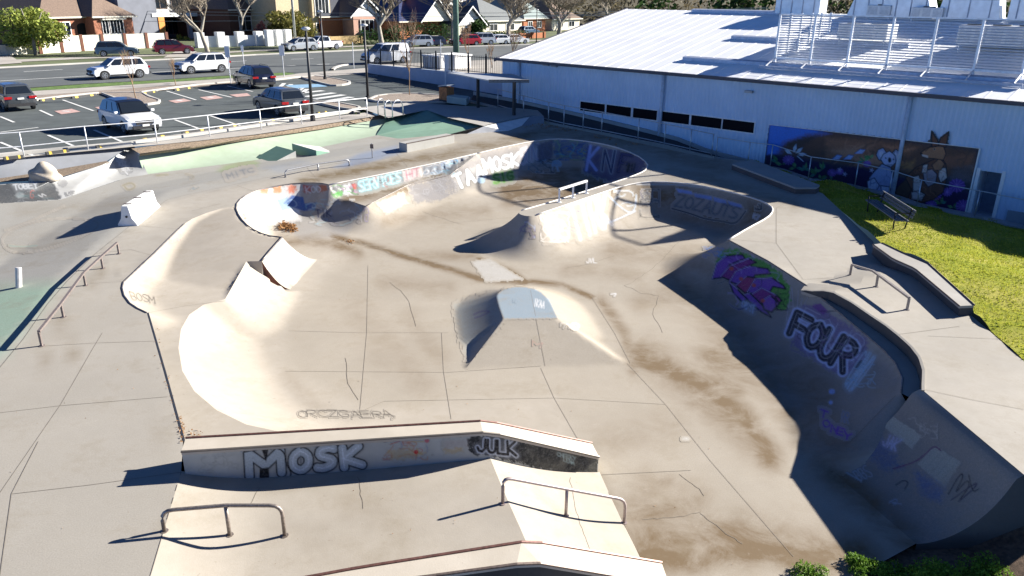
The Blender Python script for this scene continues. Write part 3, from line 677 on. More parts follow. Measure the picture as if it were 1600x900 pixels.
# wedges
def wedge(label, low, high, h, mat, sidemat):
    t = thing('wedge_ramp', label, 'ramp', tuple(low[0])); a, b = low; c, d = high
    c0, d0 = c - Vector((0, 0, h)), d - Vector((0, 0, h)); mb = MB(); mb.quad(a, b, c, d); part(mb, 'ramp_face', mat, t)
    mb = MB(); mb.quad(b, c0, c); mb.quad(a, d, d0); mb.quad(c0, d0, d, c); part(mb, 'side', sidemat, t)
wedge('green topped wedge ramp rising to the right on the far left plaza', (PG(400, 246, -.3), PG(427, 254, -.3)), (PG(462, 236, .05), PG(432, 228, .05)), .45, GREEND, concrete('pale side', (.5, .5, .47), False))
wedge('wedge ramp with dark teal back beside the green topped one', (PG(522, 239, -.29), PG(500, 229, -.29)), (PG(456, 224, .15), PG(494, 235, .05)), .5, concrete('pale ramp', (.5, .5, .47), False), GREEND)
# ------------------------------------------------------------------ the hall on the right
WA = P(1508, 333, -.66); WD = Vector((-.7291, .6843, 0)); WN = Vector((.6843, .7291, 0))
def W(px, py, off=0.0): return Wp(px, py, WA + WN * off, WN)
def ws(px, py): q = W(px, py) - WA; return q.dot(WD), q.z + WA.z
def WQ(s, z, off=0.0): return Vector((WA.x, WA.y, 0)) + WD * s + WN * off + Vector((0, 0, z))
GZ = ws(785, 92)[1] - .02; SL_ = ws(785, 92)[0]; SR_ = -16.0
def wall_mat(name, col, pitch, amt=.5, rough=.5, metal=0., dirv=WD):
    m = bpy.data.materials.new(name); nt, b = nodes_of(m); v = pos(nt)
    dp = N(nt, 'ShaderNodeVectorMath', operation='DOT_PRODUCT'); nt.links.new(v, dp.inputs[0]); dp.inputs[1].default_value = dirv
    mu = N(nt, 'ShaderNodeMath', operation='MULTIPLY'); mu.inputs[1].default_value = 2 * math.pi / pitch; nt.links.new(dp.outputs['Value'], mu.inputs[0])
    sn = N(nt, 'ShaderNodeMath', operation='SINE'); nt.links.new(mu.outputs[0], sn.inputs[0])
    f = noise(nt, v, .7, 5); c = mix(nt, ramp(nt, f, .3, .7), [x * .93 for x in col], [min(1, x * 1.05) for x in col])
    nt.links.new(c, b.inputs['Base Color']); b.inputs['Roughness'].default_value = rough; b.inputs['Metallic'].default_value = metal
    bump(nt, b, sn.outputs[0], amt, .03); MATS[name] = m; return m
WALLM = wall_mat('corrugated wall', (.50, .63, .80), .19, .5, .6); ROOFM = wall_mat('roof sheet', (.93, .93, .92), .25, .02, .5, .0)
DARKM = M('dark gutter', (.045, .045, .065), .5); GLASS = M('dark glass', (.006, .006, .009), .5, 0, 2, .1, spec=.05)
hall = thing('sports_hall', 'long white corrugated metal hall with a bright low pitched roof behind the bowls', 'building', tuple(WQ(0, -.7)))
RS, ROFF, EV = .213, 12.4, .25
door_l, door_r, door_t = ws(1530, 275)[0], ws(1565, 275)[0], ws(1545, 268)[1]
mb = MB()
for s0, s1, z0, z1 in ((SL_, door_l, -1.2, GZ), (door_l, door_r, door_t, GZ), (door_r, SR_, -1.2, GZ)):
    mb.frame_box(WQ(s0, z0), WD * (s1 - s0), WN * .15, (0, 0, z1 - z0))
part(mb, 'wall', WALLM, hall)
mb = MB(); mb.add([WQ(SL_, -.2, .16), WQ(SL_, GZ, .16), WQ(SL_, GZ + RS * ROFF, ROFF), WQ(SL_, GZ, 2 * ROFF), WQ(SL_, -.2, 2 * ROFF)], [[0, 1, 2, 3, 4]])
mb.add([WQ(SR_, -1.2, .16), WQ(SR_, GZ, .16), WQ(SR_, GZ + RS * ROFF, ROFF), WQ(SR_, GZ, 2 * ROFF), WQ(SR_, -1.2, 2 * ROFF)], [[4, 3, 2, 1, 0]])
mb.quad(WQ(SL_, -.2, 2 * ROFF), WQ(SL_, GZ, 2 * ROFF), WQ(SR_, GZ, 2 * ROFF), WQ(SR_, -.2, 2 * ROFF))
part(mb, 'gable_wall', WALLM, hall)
def RZ(off): return GZ + .06 + RS * (off if off < ROFF else 2 * ROFF - off)
def RQ(s, off, dz=0): return WQ(s, RZ(off) + dz, off)
mb = MB(); mb.quad(RQ(SL_ + EV, -.3), RQ(SR_, -.3), RQ(SR_, ROFF), RQ(SL_ + EV, ROFF)); mb.quad(RQ(SL_ + EV, ROFF), RQ(SR_, ROFF), RQ(SR_, 2 * ROFF + .3), RQ(SL_ + EV, 2 * ROFF + .3))
k = SL_ + EV
# raised ribs of the roof sheet
while k > SR_:
    mb.frame_box(RQ(k, -.3), WD * -.05, WN * (ROFF + .3) + Vector((0, 0, RS * (ROFF + .3))), (0, 0, .012)); k -= .76
roof = part(mb, 'roof', ROOFM, hall)
mb = MB(); mb.frame_box(WQ(SL_ + EV, GZ - .06, -.42), WD * (SR_ - SL_ - EV), WN * .14, (0, 0, .15)); part(mb, 'gutter', DARKM, hall)
mb = MB(); mb.prism([RQ(SL_ + EV, -.4, -.1), RQ(SL_ + EV, -.4, .07), RQ(SL_ + EV, ROFF, .07), RQ(SL_ + EV, ROFF, -.1)], WD * .07); part(mb, 'barge_board', DARKM, hall)
for px in (812, 1037, 1427):
    s, z = ws(px, 140); mb = MB(); mb.tube([WQ(s, GZ - .05, -.10), WQ(s, -.4 if px > 1400 else .2, -.10)], .085, 8); part(mb, 'downpipe', M('downpipe blue', (.45, .52, .62), .5), hall, True)
wx = [(906, 946), (947, 987), (989, 1028), (1034, 1079), (1081, 1130), (1131, 1182)]
zt, zb_ = ws(905, 158)[1], ws(905, 172)[1]
for x0, x1 in wx:
    s0, s1 = ws(x0, 165)[0], ws(x1, 185)[0]
    mb = MB(); 
    for q in ((s0, s1, zt, zt + .05), (s0, s1, zb_ - .05, zb_), (s0 + .0, s0 - .05, zb_, zt), (s1 + .05, s1, zb_, zt)):
        mb.frame_box(WQ(q[0], q[2], -.04), WD * (q[1] - q[0]), WN * .05, (0, 0, q[3] - q[2]))
    w = part(mb, 'window', M('window frame', (.7, .72, .75), .5), hall)
    mb = MB(); mb.quad(WQ(s0 - .04, zb_, -.02), WQ(s1 + .04, zb_, -.02), WQ(s1 + .04, zt, -.02), WQ(s0 - .04, zt, -.02)); g = mb.build('pane', GLASS); g.data.transform(Matrix.Translation(-Vector(hall.location))); g.parent = w
# doorway recess
mb = MB(); zb2 = -.7
mb.quad(WQ(door_l, -.75, 1.2), WQ(door_r, -.75, 1.2), WQ(door_r, door_t, 1.2), WQ(door_l, door_t, 1.2)); part(mb, 'recess_door', M('recess door', (.22, .27, .36), .6), hall)
mb = MB(); mb.quad(WQ(door_l, -.75, .16), WQ(door_l, door_t, .16), WQ(door_l, door_t, 1.2), WQ(door_l, -.75, 1.2)); mb.quad(WQ(door_r, -.75, .16), WQ(door_r, -.75, 1.2), WQ(door_r, door_t, 1.2), WQ(door_r, door_t, .16)); mb.quad(WQ(door_l, door_t, .16), WQ(door_r, door_t, .16), WQ(door_r, door_t, 1.2), WQ(door_l, door_t, 1.2)); mb.quad(WQ(door_l, -.75, -.05), WQ(door_r, -.75, -.05), WQ(door_r, -.75, 1.2), WQ(door_l, -.75, 1.2)); part(mb, 'recess_lining', M('recess lining', (.55, .6, .66), .7), hall)
mb = MB(); mb.frame_box(WQ(door_l + .12, -.75, -.03), WD * -.12, WN * .04, (0, 0, door_t + .83)); part(mb, 'door_trim', WHITE, hall)
mb = MB(); mb.frame_box(WQ(door_r, -.75, -.03), WD * -.12, WN * .04, (0, 0, door_t + .83)); part(mb, 'door_trim', WHITE, hall)
s, z = ws(1575, 330); mb = MB(); mb.frame_box(WQ(s, -1.0, -.06), WD * -14, WN * .07, (0, 0, z + 1.0 + .05)); part(mb, 'base_panel', concrete('base panel', (.28, .32, .36), False), hall)
for px, py in ((1172, 143), (868, 103), (855, 101)):
    s, z = ws(px, py); mb = MB(); mb.box(WQ(s, z, -.1), (.35, .2, .1), math.atan2(WD.y, WD.x)); part(mb, 'wall_light', M('light housing', (.35, .36, .38), .5), hall)
# roof flashings that cast dark bars
def rp(px, py, dz=0.0):                            # pixel on the front roof plane
    d = ray(px, py); A_ = WA; an = A_.x * WN.x + A_.y * WN.y; z0 = GZ + .06 + dz
    t = (z0 - RS * an - H) / (d[2] - RS * (d[0] * WN.x + d[1] * WN.y)); p = Vector((d[0] * t, d[1] * t, H + d[2] * t)); q = p - WA
    return q.dot(WD), q.dot(WN)
for (x0, y0), x1s in (((1066, 94), -7.2), ((1142, 61), -2), ((1080, 19), -2)):
    s, o_ = rp(x0, y0); mb = MB(); s1 = max(SR_, s - 16 if y0 > 90 else s - 9 if y0 > 50 else s - 8)
    mb.frame_box(RQ(s, o_, .0), WD * (s1 - s), WN * .25 + Vector((0, 0, RS * .25)), (0, 0, .16)); part(mb, 'roof_flashing', M('flashing', (.42, .46, .55), .5, .3), hall)
# louvred plant screen
LOUV = M('louvre aluminium', (.62, .64, .67), .45, .5)
sc = thing('plant_screen', 'tall louvred aluminium screen round the equipment on the hall roof', 'screen', (0, 0, 0))
s0, o0 = rp(1210, 100); sR, oR = rp(1592, 128); s1 = SR_ + 7.0
s1 = sR; hh = 1.0
base0 = RQ(s0, o0, .25); hh = height_at(base0, 24)
nS = 6; sc.location = tuple(RQ(s0, o0))
zb_s = RZ(o0) + .28
def panel(p, q, name='louvre_panel'):
    mb = MB(); n = max(8, int(hh / .105)); dv = q - p; nn = Vector((-dv.y, dv.x, 0)).normalized()
    for i in range(n):
        z = hh * (i + .5) / n; mb.frame_box(p + Vector((0, 0, z)) - nn * .03, dv, nn * .06 + Vector((0, 0, .03)), (0, 0, .012))
    part(mb, name, LOUV, sc)
posts = []
for i in range(nS + 1):
    s = lerp(s0, s1, i / nS); p = WQ(s, zb_s, o0); posts.append(p)
    mb = MB(); mb.box(p + Vector((0, 0, hh / 2 - .15)), (.09, .09, hh + .35), math.atan2(WD.y, WD.x)); part(mb, 'post', LOUV, sc)
for a, b in zip(posts[:-1], posts[1:]): panel(a, b)
side = []
for i in range(1, 6):
    p = WQ(s0, zb_s + 0, o0 + i * 1.15); mb = MB(); mb.box(p + Vector((0, 0, hh / 2)), (.09, .09, hh + .1), math.atan2(WD.y, WD.x)); part(mb, 'post', LOUV, sc); side.append(p)
for a, b in zip([posts[0]] + side[:-1], side): 
    panel(a, b)
for i in range(1, 6):
    p = WQ(s1, zb_s, o0 + i * 1.15); mb = MB(); mb.box(p + Vector((0, 0, hh / 2)), (.09, .09, hh + .1), math.atan2(WD.y, WD.x)); part(mb, 'post', LOUV, sc)
    panel(WQ(s1, zb_s, o0 + (i - 1) * 1.15), p)
mb = MB(); mb.frame_box(WQ(s0, zb_s + hh, o0 - .03), WD * (s1 - s0), WN * .06, (0, 0, .06)); mb2 = mb; part(mb, 'top_rail', LOUV, sc)
mb = MB(); mb.frame_box(WQ(s0, zb_s - .03, o0 - .04), WD * (s1 - s0), WN * .08, (0, 0, .07)); part(mb, 'bottom_rail', LOUV, sc)
mb = MB()
mb.frame_box(WQ(s0 + .3, RZ(o0 - .9) + .06, o0 - .95), WD * (s1 - s0 - .6), WN * .10, (0, 0, .10)); part(mb, 'support_beam', M('beam', (.35, .38, .45), .5, .3), sc)
for p in posts:
    s = (p - WA).dot(WD); mb = MB(); mb.tube([WQ(s, zb_s, o0), WQ(s, RZ(o0 - .9) + .15, o0 - .9)], .035, 6); part(mb, 'brace', LOUV, sc)
# rooftop units
UNIT = M('unit enamel', (.62, .63, .62), .5, .1, 4, .1); FAN = M('fan grille', (.08, .085, .09), .5, .3)
def unit(s, o, w, d, h, label, legs=.35, fans=1, ribs=4, group=None):
    u = thing('air_conditioner', label, 'air conditioner', tuple(RQ(s, o)), group=group); z = RZ(o) + legs
    mb = MB(); mb.frame_box(WQ(s, z, o), WD * -w, WN * d, (0, 0, h)); bevel(part(mb, 'casing', UNIT, u), .02)
    for i in range(ribs):
        mb = MB(); mb.frame_box(WQ(s - w * (i + .12) / ribs, z + h * .12, o - .012), WD * -(w * .76 / ribs), WN * .012, (0, 0, h * .76)); part(mb, 'side_panel', M('unit panel', (.50, .52, .53), .5, .1), u)
    for i in range(fans):
        c = WQ(s - w * (i + .5) / fans, z + h, o + d / 2); r = min(w / fans, d) * .36; mb = MB(); mb.tube([c, c + Vector((0, 0, .06))], r, 20); part(mb, 'fan_grille', FAN, u)
    for a, b in ((.05, .05), (.95, .05), (.05, .95), (.95, .95)):
        mb = MB(); c = WQ(s - w * a, RZ(o + d * b) - .02, o + d * b); mb.tube([c, Vector((c.x, c.y, z))], .04, 4); part(mb, 'leg', LOUV, u)
    return u
unit(*rp(1305, 72), 2.3, 1.4, .7, 'grey air conditioner on legs behind the left half of the louvred screen', .35, 2)
unit(*rp(1490, 82), 3.0, 1.4, .8, 'wide grey air conditioner behind the right half of the louvred screen', .35, 3, 5)
unit(*rp(1352, 30), 1.2, 1.0, .5, 'small white air conditioner high on the roof above the screen', .2, 1, 2)
unit(*rp(1420, 34), 1.5, .8, .5, 'low long air conditioner high on the roof right of the small white one', .2, 1, 3)
# big ducts at the top right
DUCT = M('duct sheet', (.66, .69, .72), .42, .35, 3, .1)
def duct(s, o, w, d, h, label, ribs, top=None, slope=0.):
    u = thing('roof_duct', label, 'duct', tuple(RQ(s, o))); z = RZ(min(o, ROFF)) + .12; mb = MB()
    v = [WQ(s, z, o), WQ(s - w, z, o), WQ(s - w, z, o + d), WQ(s, z, o + d)]; t = [q + Vector((0, 0, h)) + WD * (-slope if i in (0, 3) else slope) for i, q in enumerate(v)]
    mb.add(v + t, [[3, 2, 1, 0], [4, 5, 6, 7], [0, 1, 5, 4], [1, 2, 6, 5], [2, 3, 7, 6], [3, 0, 4, 7]]); part(mb, 'casing', DUCT, u)
    for i in range(ribs):
        mb = MB(); a = (i + .5) / ribs; mb.tube([WQ(s - w * a, z, o - .02), WQ(s - w * a, z + h, o - .02)], .03, 4); part(mb, 'rib', M('duct rib', (.4, .43, .5), .5, .3), u)
    return u
duct(*rp(1210, 24), 2.6, 1.0, .85, 'white ribbed roof duct at the left end of the rooftop plant', 4)
duct(*rp(1322, 28), 4.3, 1.2, .9, 'pale blue ribbed roof duct in the middle of the rooftop plant', 6, slope=.3)
duct(*rp(1462, 33), 2.8, 1.2, .9, 'roof duct with crossed stiffeners right of the pale blue duct', 3, slope=.15)
duct(*rp(1572, 36), 5, 1.4, 1.1, 'white ribbed roof duct at the right edge of the photo', 7)
# ------------------------------------------------------------------ sloping path, kerb and fence along the hall
kz = [(740, 143), (800, 154), (850, 165), (905, 177), (960, 190), (1010, 202), (1060, 215), (1110, 235), (1160, 247), (1205, 259)]
K = [W(x, y, -.12) for x, y in kz]
lz = [(735, 158, 1.06), (780, 169, 1.0), (855, 192, .76), (905, 202, .64), (960, 212, .52), (1000, 221, .42), (1040, 228, .33), (1110, 246, .05), (1160, 254, -.05), (1205, 262, -.1)]
Lw = [P(*q) for q in lz]
kk = resample(K, 24); ll = resample(Lw, 24)
mb = MB(); mb.loft([[p - Vector((0, 0, .16)) for p in kk], ll]); struct(mb.build('path', M('path asphalt', (.045, .048, .055), .9, 0, 20, .2, .3)))
mb = MB(); q = [p + WN * .10 for p in kk]; o2 = [p - WN * .04 for p in kk]; dn = Vector((0, 0, -.3)); mb.loft([[p + dn for p in o2], o2, q, [p + dn for p in q]]); o = mb.build('kerb_wall', concrete('kerb concrete', (.38, .38, .37), False)); tag(o, 'raised concrete kerb following the hall wall down the sloping path', 'kerb')
lk = [Vector((p.x, p.y, p.z + .08)) for p in ll]; mb = MB(); nn = -WN * .12; mb.loft([[p - Vector((0, 0, .1)) for p in lk], lk, [p + nn for p in lk], [Vector((p.x, p.y, -.4)) + nn for p in lk]]); o = mb.build('path_kerb', concrete('path kerb concrete', (.40, .39, .37), False)); tag(o, 'pale kerb at the outer edge of the sloping path under the fence posts', 'kerb')
def fence_run(label, posts, mat, rails=(.98, .12), r=.028, rr=.018, wire=False, name='fence'):
    t = thing(name, label, 'fence', tuple(posts[0][0]))
    for b, h in posts:
        mb = MB(); mb.tube([b - Vector((0, 0, .1)), b + Vector((0, 0, h))], r, 6); part(mb, 'post', mat, t, True)
    for f in rails:
        mb = MB(); mb.tube([b + Vector((0, 0, h * f)) for b, h in posts], rr, 6); part(mb, 'rail', mat, t, True)
    return t
def onl(px):                                       # point on the outer kerb at pixel column
    best = min(lk, key=lambda p: abs(proj(p)[0] - px)); i = lk.index(best)
    a = lk[max(i - 1, 0)]; b = lk[min(i + 1, len(lk) - 1)]; xa, xb = proj(a)[0], proj(b)[0]
    return a.lerp(b, (px - xa) / (xb - xa))
fence_run('handrail fence of steel posts beside the sloping path along the hall', [(onl(x), 1.0) for x in (778, 818, 857, 881, 911, 940, 997, 1038, 1078, 1112)], GALV, (.98, .08), .03, .022)
sp = [(1118, 249), (1168, 258), (1203, 262), (1262, 283), (1335, 293), (1388, 306), (1432, 322), (1522, 340), (1600, 357)]
def lawn_z(px): return float(np.interp(px, [1110, 1203, 1508, 1600], [.03, -.05, -.60, -.74]))
fp = [(P(x, y, lawn_z(x)), 1.05) for x, y in sp]; fp += [(fp[-1][0] + (fp[-1][0] - fp[-2][0]) * k, 1.05) for k in (1, 2, 3)]
fence_run('thin pipe fence in front of the painted mural', fp, GALV, (.98,), .026, .02)
mb = MB(); mb.loft([[p - WN * .1 + Vector((0, 0, -.3)) for p, h in fp], [p - WN * .1 + Vector((0, 0, .03)) for p, h in fp], [p + WN * .5 + Vector((0, 0, .03)) for p, h in fp]]); o = mb.build('footing_strip', concrete('footing', (.36, .37, .38), False)); tag(o, 'concrete mowing strip under the fence along the hall', 'strip')
# ------------------------------------------------------------------ lawn, soil, wider ground
GRASSM = None
def grass_mat():
    m = bpy.data.materials.new('lawn'); nt, b = nodes_of(m); v = pos(nt)
    a = noise(nt, v, .55, 5, .6); c_ = noise(nt, v, 7, 6, .7); d_ = noise(nt, v, 50, 3, .7)
    c = mix(nt, ramp(nt, c_, .3, .7), (.15, .21, .015), (.48, .46, .035)); c = mix(nt, ramp(nt, a, .45, .72, 0, .75), c, (.58, .49, .14)); c = mix(nt, ramp(nt, d_, .35, .75, 0, .4), c, (.06, .10, .01))
    nt.links.new(c, b.inputs['Base Color']); b.inputs['Roughness'].default_value = .95; b.inputs['Specular IOR Level'].default_value = .1; bump(nt, b, d_, 1.0, .05); return m
GRASSM = grass_mat()
ctrl = [P(1175, 250, .28), P(1285, 302, .28), P(1365, 380, .30), P(1440, 410, .45), P(1521, 485, .4), P(1521, 493, .26), P(1560, 528, .26), P(1600, 564, .26), P(1700, 640, .26), P(1800, 720, .26), P(1230, 278, .24), P(1325, 340, .26), P(1600, 398, .11), P(1500, 365, .28), P(1440, 345, .39), P(1560, 450, .35), P(1380, 330, .3), P(1300, 285, .05)] + [p for p, h in fp] + [P(1750, 450, 0)]
cxy = np.array([(p.x, p.y, p.z) for p in ctrl])
def lawn_h(X, Y):
    X = np.asarray(X, float); Y = np.asarray(Y, float); w = 0; z = 0
    for x, y, zz in cxy: q = 1 / ((X - x) ** 2 + (Y - y) ** 2 + .02) ** 2.2; w = w + q; z = z + q * zz
    return z / w
lawn_b = [PG(1175, 250, -.0), PG(1285, 302, 0), PG(1365, 378, 0), P(1378, 381, .3), P(1450, 412, .4), P(1522, 479, .4), PG(1521, 493, .25), PG(1600, 564, .25), PG(1800, 720, .25)] + [fp[-1][0] + Vector((0, -14, 0)), fp[-1][0] + Vector((2, 1, 0))] + [p + WN * .2 for p, h in fp[::-1]]
lawn = grid_mesh('lawn', GRASSM, lawn_b, [], [], lambda X, Y: lawn_h(X, Y) + .015 * np.sin(X * 5) * np.sin(Y * 4), .3); struct(lawn)
# lawn tufts
def tufts(name, n, sampler, h, w, mat, label, seed=3):
    rs = random.Random(seed); V = []; Fc = []
    for i in range(n):
        p = sampler(rs)
        if p is None: continue
        a = rs.uniform(0, 6.28); hh_ = h * rs.uniform(.5, 1.3); dx, dy = math.cos(a) * w / 2, math.sin(a) * w / 2; lx, ly = rs.uniform(-.5, .5) * hh_, rs.uniform(-.5, .5) * hh_
        o = len(V); V += [(p[0] - dx, p[1] - dy, p[2] - .005), (p[0] + dx, p[1] + dy, p[2] - .005), (p[0] + lx, p[1] + ly, p[2] + hh_)]; Fc.append((o, o + 1, o + 2))
    me = bpy.data.meshes.new(name); me.from_pydata(V, [], Fc); me.materials.append(mat); me.update(); o = bpy.data.objects.new(name, me); COL.objects.link(o); return stuff(o, label, 'grass')
lx0, lx1 = min(p.x for p in lawn_b), max(p.x for p in lawn_b); ly0, ly1 = min(p.y for p in lawn_b), max(p.y for p in lawn_b)
LP = [(p.x, p.y) for p in lawn_b]
def _ls(rs):
    for _ in range(20):
        x, y = rs.uniform(lx0, min(lx1, 24)), rs.uniform(ly0, ly1)
        if inpoly(np.array([x]), np.array([y]), LP)[0]: return (x, y, None)
    return None
rsx = rng.uniform(lx0, min(lx1, 22), 60000); rsy = rng.uniform(ly0, ly1, 60000); kk_ = inpoly(rsx, rsy, LP); rsx, rsy = rsx[kk_], rsy[kk_]; rsz = lawn_h(rsx, rsy)
it = iter(zip(rsx, rsy, rsz))
tufts('lawn_grass', len(rsx), lambda rs: next(it), .05, .035, foliage('lawn blades', (.15, .22, .01), (.58, .55, .08), .8), 'short patchy grass of the lawn by the hall')
SOIL = M('soil', (.13, .085, .055), 1, 0, 12, .5, .8)
ground = MB(); X0 = 400
sg = MB(); sg.loft([[P(1240, 960, -1.12), P(1425, 853, -1.12), P(1500, 850, -1.12), P(1610, 762, -.4), P(1700, 640, .1), P(1800, 600, .1)], [P(1240, 1200, -1.15), P(1500, 1000, -1.1), P(1620, 930, -.95), P(1800, 850, -.3), P(1900, 760, .05), P(2000, 700, .1)]])
struct(sg.build('soil', SOIL, smooth=True))
# ------------------------------------------------------------------ mown bench on the lawn
bt = thing('park_bench', 'grey slatted bench with backrest facing away on the shaded lawn edge', 'bench', tuple(P(1385, 340, .25)))
zb = float(lawn_h(P(1385, 335, .25).x, P(1385, 335, .25).y))
s_a, s_b = P(1352, 313, zb + .34), P(1400, 346, zb + .34); dvb = (s_b - s_a); 
b_a, b_b = P(1367, 304, zb + .72), P(1416, 331, zb + .72)
nv = Vector((-dvb.y, dvb.x, 0)).normalized()
if nv.x < 0: nv = -nv
PLK = M('bench plank', (.12, .13, .15), .6, .1, 10, .2)
for i in range(3):
    mb = MB(); mb.frame_box(s_a + nv * (.0 + i * .14), dvb, nv * .11, (0, 0, .035)); part(mb, 'seat_slat', PLK, bt)
for i in range(3):
    mb = MB(); mb.frame_box(s_a + nv * (.46 + i * .03) + Vector((0, 0, .10 + i * .09)), dvb, nv * .03 + Vector((0, 0, .0)), (0, 0, .075)); part(mb, 'back_slat', PLK, bt)
for f in (.08, .92):
    q = s_a + dvb * f; mb = MB(); mb.tube([q + nv * .5 + Vector((0, 0, .36)), q + nv * .44 + Vector((0, 0, .0)), q + nv * .38 + Vector((0, 0, -.36))], .025, 6); mb.tube([q + nv * .02 + Vector((0, 0, .2)), q + nv * .05 + Vector((0, 0, -.36))], .025, 6); mb.tube([q + nv * .02 + Vector((0, 0, .2)), q + nv * .5 + Vector((0, 0, .22))], .02, 6); part(mb, 'leg_frame', BLACK, bt, True)
# ------------------------------------------------------------------ street, car park
ASPH = M('asphalt', (.070, .082, .082), .9, 0, 1.2, .22, .2); ASPHR = M('road asphalt', (.095, .104, .104), .85, 0, .5, .18, .1)
LINE = M('line paint', (.62, .62, .60), .8, 0, 30, .2); KERB = concrete('kerb', (.50, .48, .44), False); PAVE = concrete('pavement', (.42, .39, .35), False)
VERGE = M('verge grass', (.085, .15, .025), .95, 0, 3, .5, .6)
def sheet(name, pts, mat, z, kind='structure', label=None):
    mb = MB(); mb.add([PC(x, y, z) if len(q) == 2 else Vector(q) for q in pts for x, y in [q[:2]]], [list(range(len(pts)))[::-1]]); o = recalc(mb.build(name, mat))
    if o.data.polygons[0].normal.z < 0: o.data.flip_normals()
    o['kind'] = kind
    if label: o['label'] = label
    return o
# wide ground to the horizon
mb = MB(); B = 900; mb.add([(-B, 44, ZC - .02), (B, 44, ZC - .02), (B, B, ZC - .02), (-B, B, ZC - .02)], [[0, 1, 2, 3]])
struct(mb.build('ground', M('far ground', (.10, .12, .05), .95, 0, .3, .4)))
mb = MB(); mb.add([P(-900, 330, ZC - .03), P(0, 247.5, ZC - .03), P(620, 172, ZC - .03), P(740, 160, ZC - .03), P(780, 146, ZC - .03), P(900, 60, ZC - .03), P(900, 44, ZC - .03), P(-900, 120, ZC - .03)], [list(range(8))]); struct(recalc(mb.build('garden_ground', VERGE)))
sheet('asphalt', [(-700, 322), (0, 244), (205, 226), (400, 200), (560, 176), (575, 168), (740, 160), (785, 150), (800, 140), (640, 108), (575, 98), (470, 112), (300, 130), (0, 152), (-700, 215)], ASPH, .0)
sheet('road', [(-900, 190), (45, 137), (130, 131), (245, 125), (360, 117.5), (460, 112.5), (575, 104), (760, 112), (1000, 100), (1000, 62), (860, 68.5), (600, 77), (400, 86), (330, 90), (150, 98.5), (0, 106), (-900, 150)], ASPHR, .008)
sheet('grass_verge', [(-300, 160), (45, 138), (130, 131.5), (245, 125.5), (362, 118), (361, 122), (250, 129), (130, 137), (50, 142), (-300, 166)], VERGE, .03)
sheet('grass_verge', [(424, 114.6), (447, 113.2), (462, 115.5), (445, 117.5), (428, 118.5)], VERGE, .03)
sheet('footpath', [(-300, 167), (50, 142.3), (130, 137.3), (250, 129.3), (361, 122.3), (430, 118.5), (470, 114.5), (575, 106), (640, 108), (575, 114), (490, 121), (430, 124), (362, 127), (250, 134.5), (60, 149), (-300, 174)], PAVE, .02)
sheet('mulch_bed', [(-300, 175), (60, 149.3), (150, 142), (250, 135), (362, 127.5), (380, 128.5), (222, 144), (155, 146), (55, 157), (-300, 185)], PEBB, .04, 'stuff', 'pebble mulch bed beside the footpath')
def kerb(name, px, label, h=.13, w=.18, closed=False):
    pts = [PC(*q) for q in px]; pts = pts + ([pts[0]] if closed else []); q = offset_line(pts, w)
    mb = MB(); u = Vector((0, 0, h)); mb.loft([pts, [p + u for p in pts], [p + u for p in q], q]); o = mb.build('kerb', KERB); return tag(o, label, 'kerb')
def island(px, label, h=.12):
    pts = [PC(*q) for q in px]; pts = smooth_line(pts + [pts[0]], 1)[:-1]
    t = thing('kerbed_island', label, 'island', tuple(pts[0])); c = sum(pts, Vector()) / len(pts)
    inn = [p + (c - p).normalized() * .2 for p in pts]; u = Vector((0, 0, h)); mb = MB(); pc = pts + [pts[0]]; ic = inn + [inn[0]]
    mb.loft([pc, [p + u for p in pc], [p + u for p in ic], ic]); part(mb, 'kerb_ring', KERB, t); mb = MB(); mb.add([p + u * .7 for p in inn], [list(range(len(inn)))]); part(mb, 'mulch', PEBB, t)
    return t
kerb('kerb', [(-300, 186.5), (56, 158), (100, 152.5), (155, 147)], 'pale kerb behind the left parking bays')
kerb('kerb', [(222, 146), (260, 140.5), (310, 134), (362, 129.5), (430, 126), (470, 121.5)], 'pale kerb behind the middle parking bays')
kerb('kerb', [(-900, 152), (0, 107), (150, 99), (330, 90.5), (400, 86.5), (600, 77.5), (860, 69)], 'long kerb on the far side of the street', .12, .3)
kerb('kerb', [(522, 110), (526, 106.5), (534, 103.5), (548, 101.5)], 'curved white kerb at the driveway mouth', .12, .25)
kerb('kerb', [(0, 246), (100, 236), (205, 226.5), (300, 213.5), (400, 199), (500, 183.5), (552, 176), (554, 179)], 'long pale kerb along the near edge of the car park', .13, .3)
island([(158, 147), (221, 145.5), (232, 151), (258, 161), (222, 166), (195, 161.5)], 'kerbed pebble island with a bare sapling between the parking bays')
island([(470, 122), (497, 119.5), (548, 128), (548, 132), (530, 135), (512, 134.5)], 'kerbed pebble island at the foot of the tall black lamp post')
island([(487, 160.5), (520, 160.5), (562, 168), (565, 171.5), (545, 174)], 'kerbed pebble island right of the dark grey hatchback')
island([(575, 157), (590, 150), (640, 147), (700, 151), (735, 153), (734, 160), (680, 162), (590, 161)], 'wide kerbed pebble island near the brown bin')
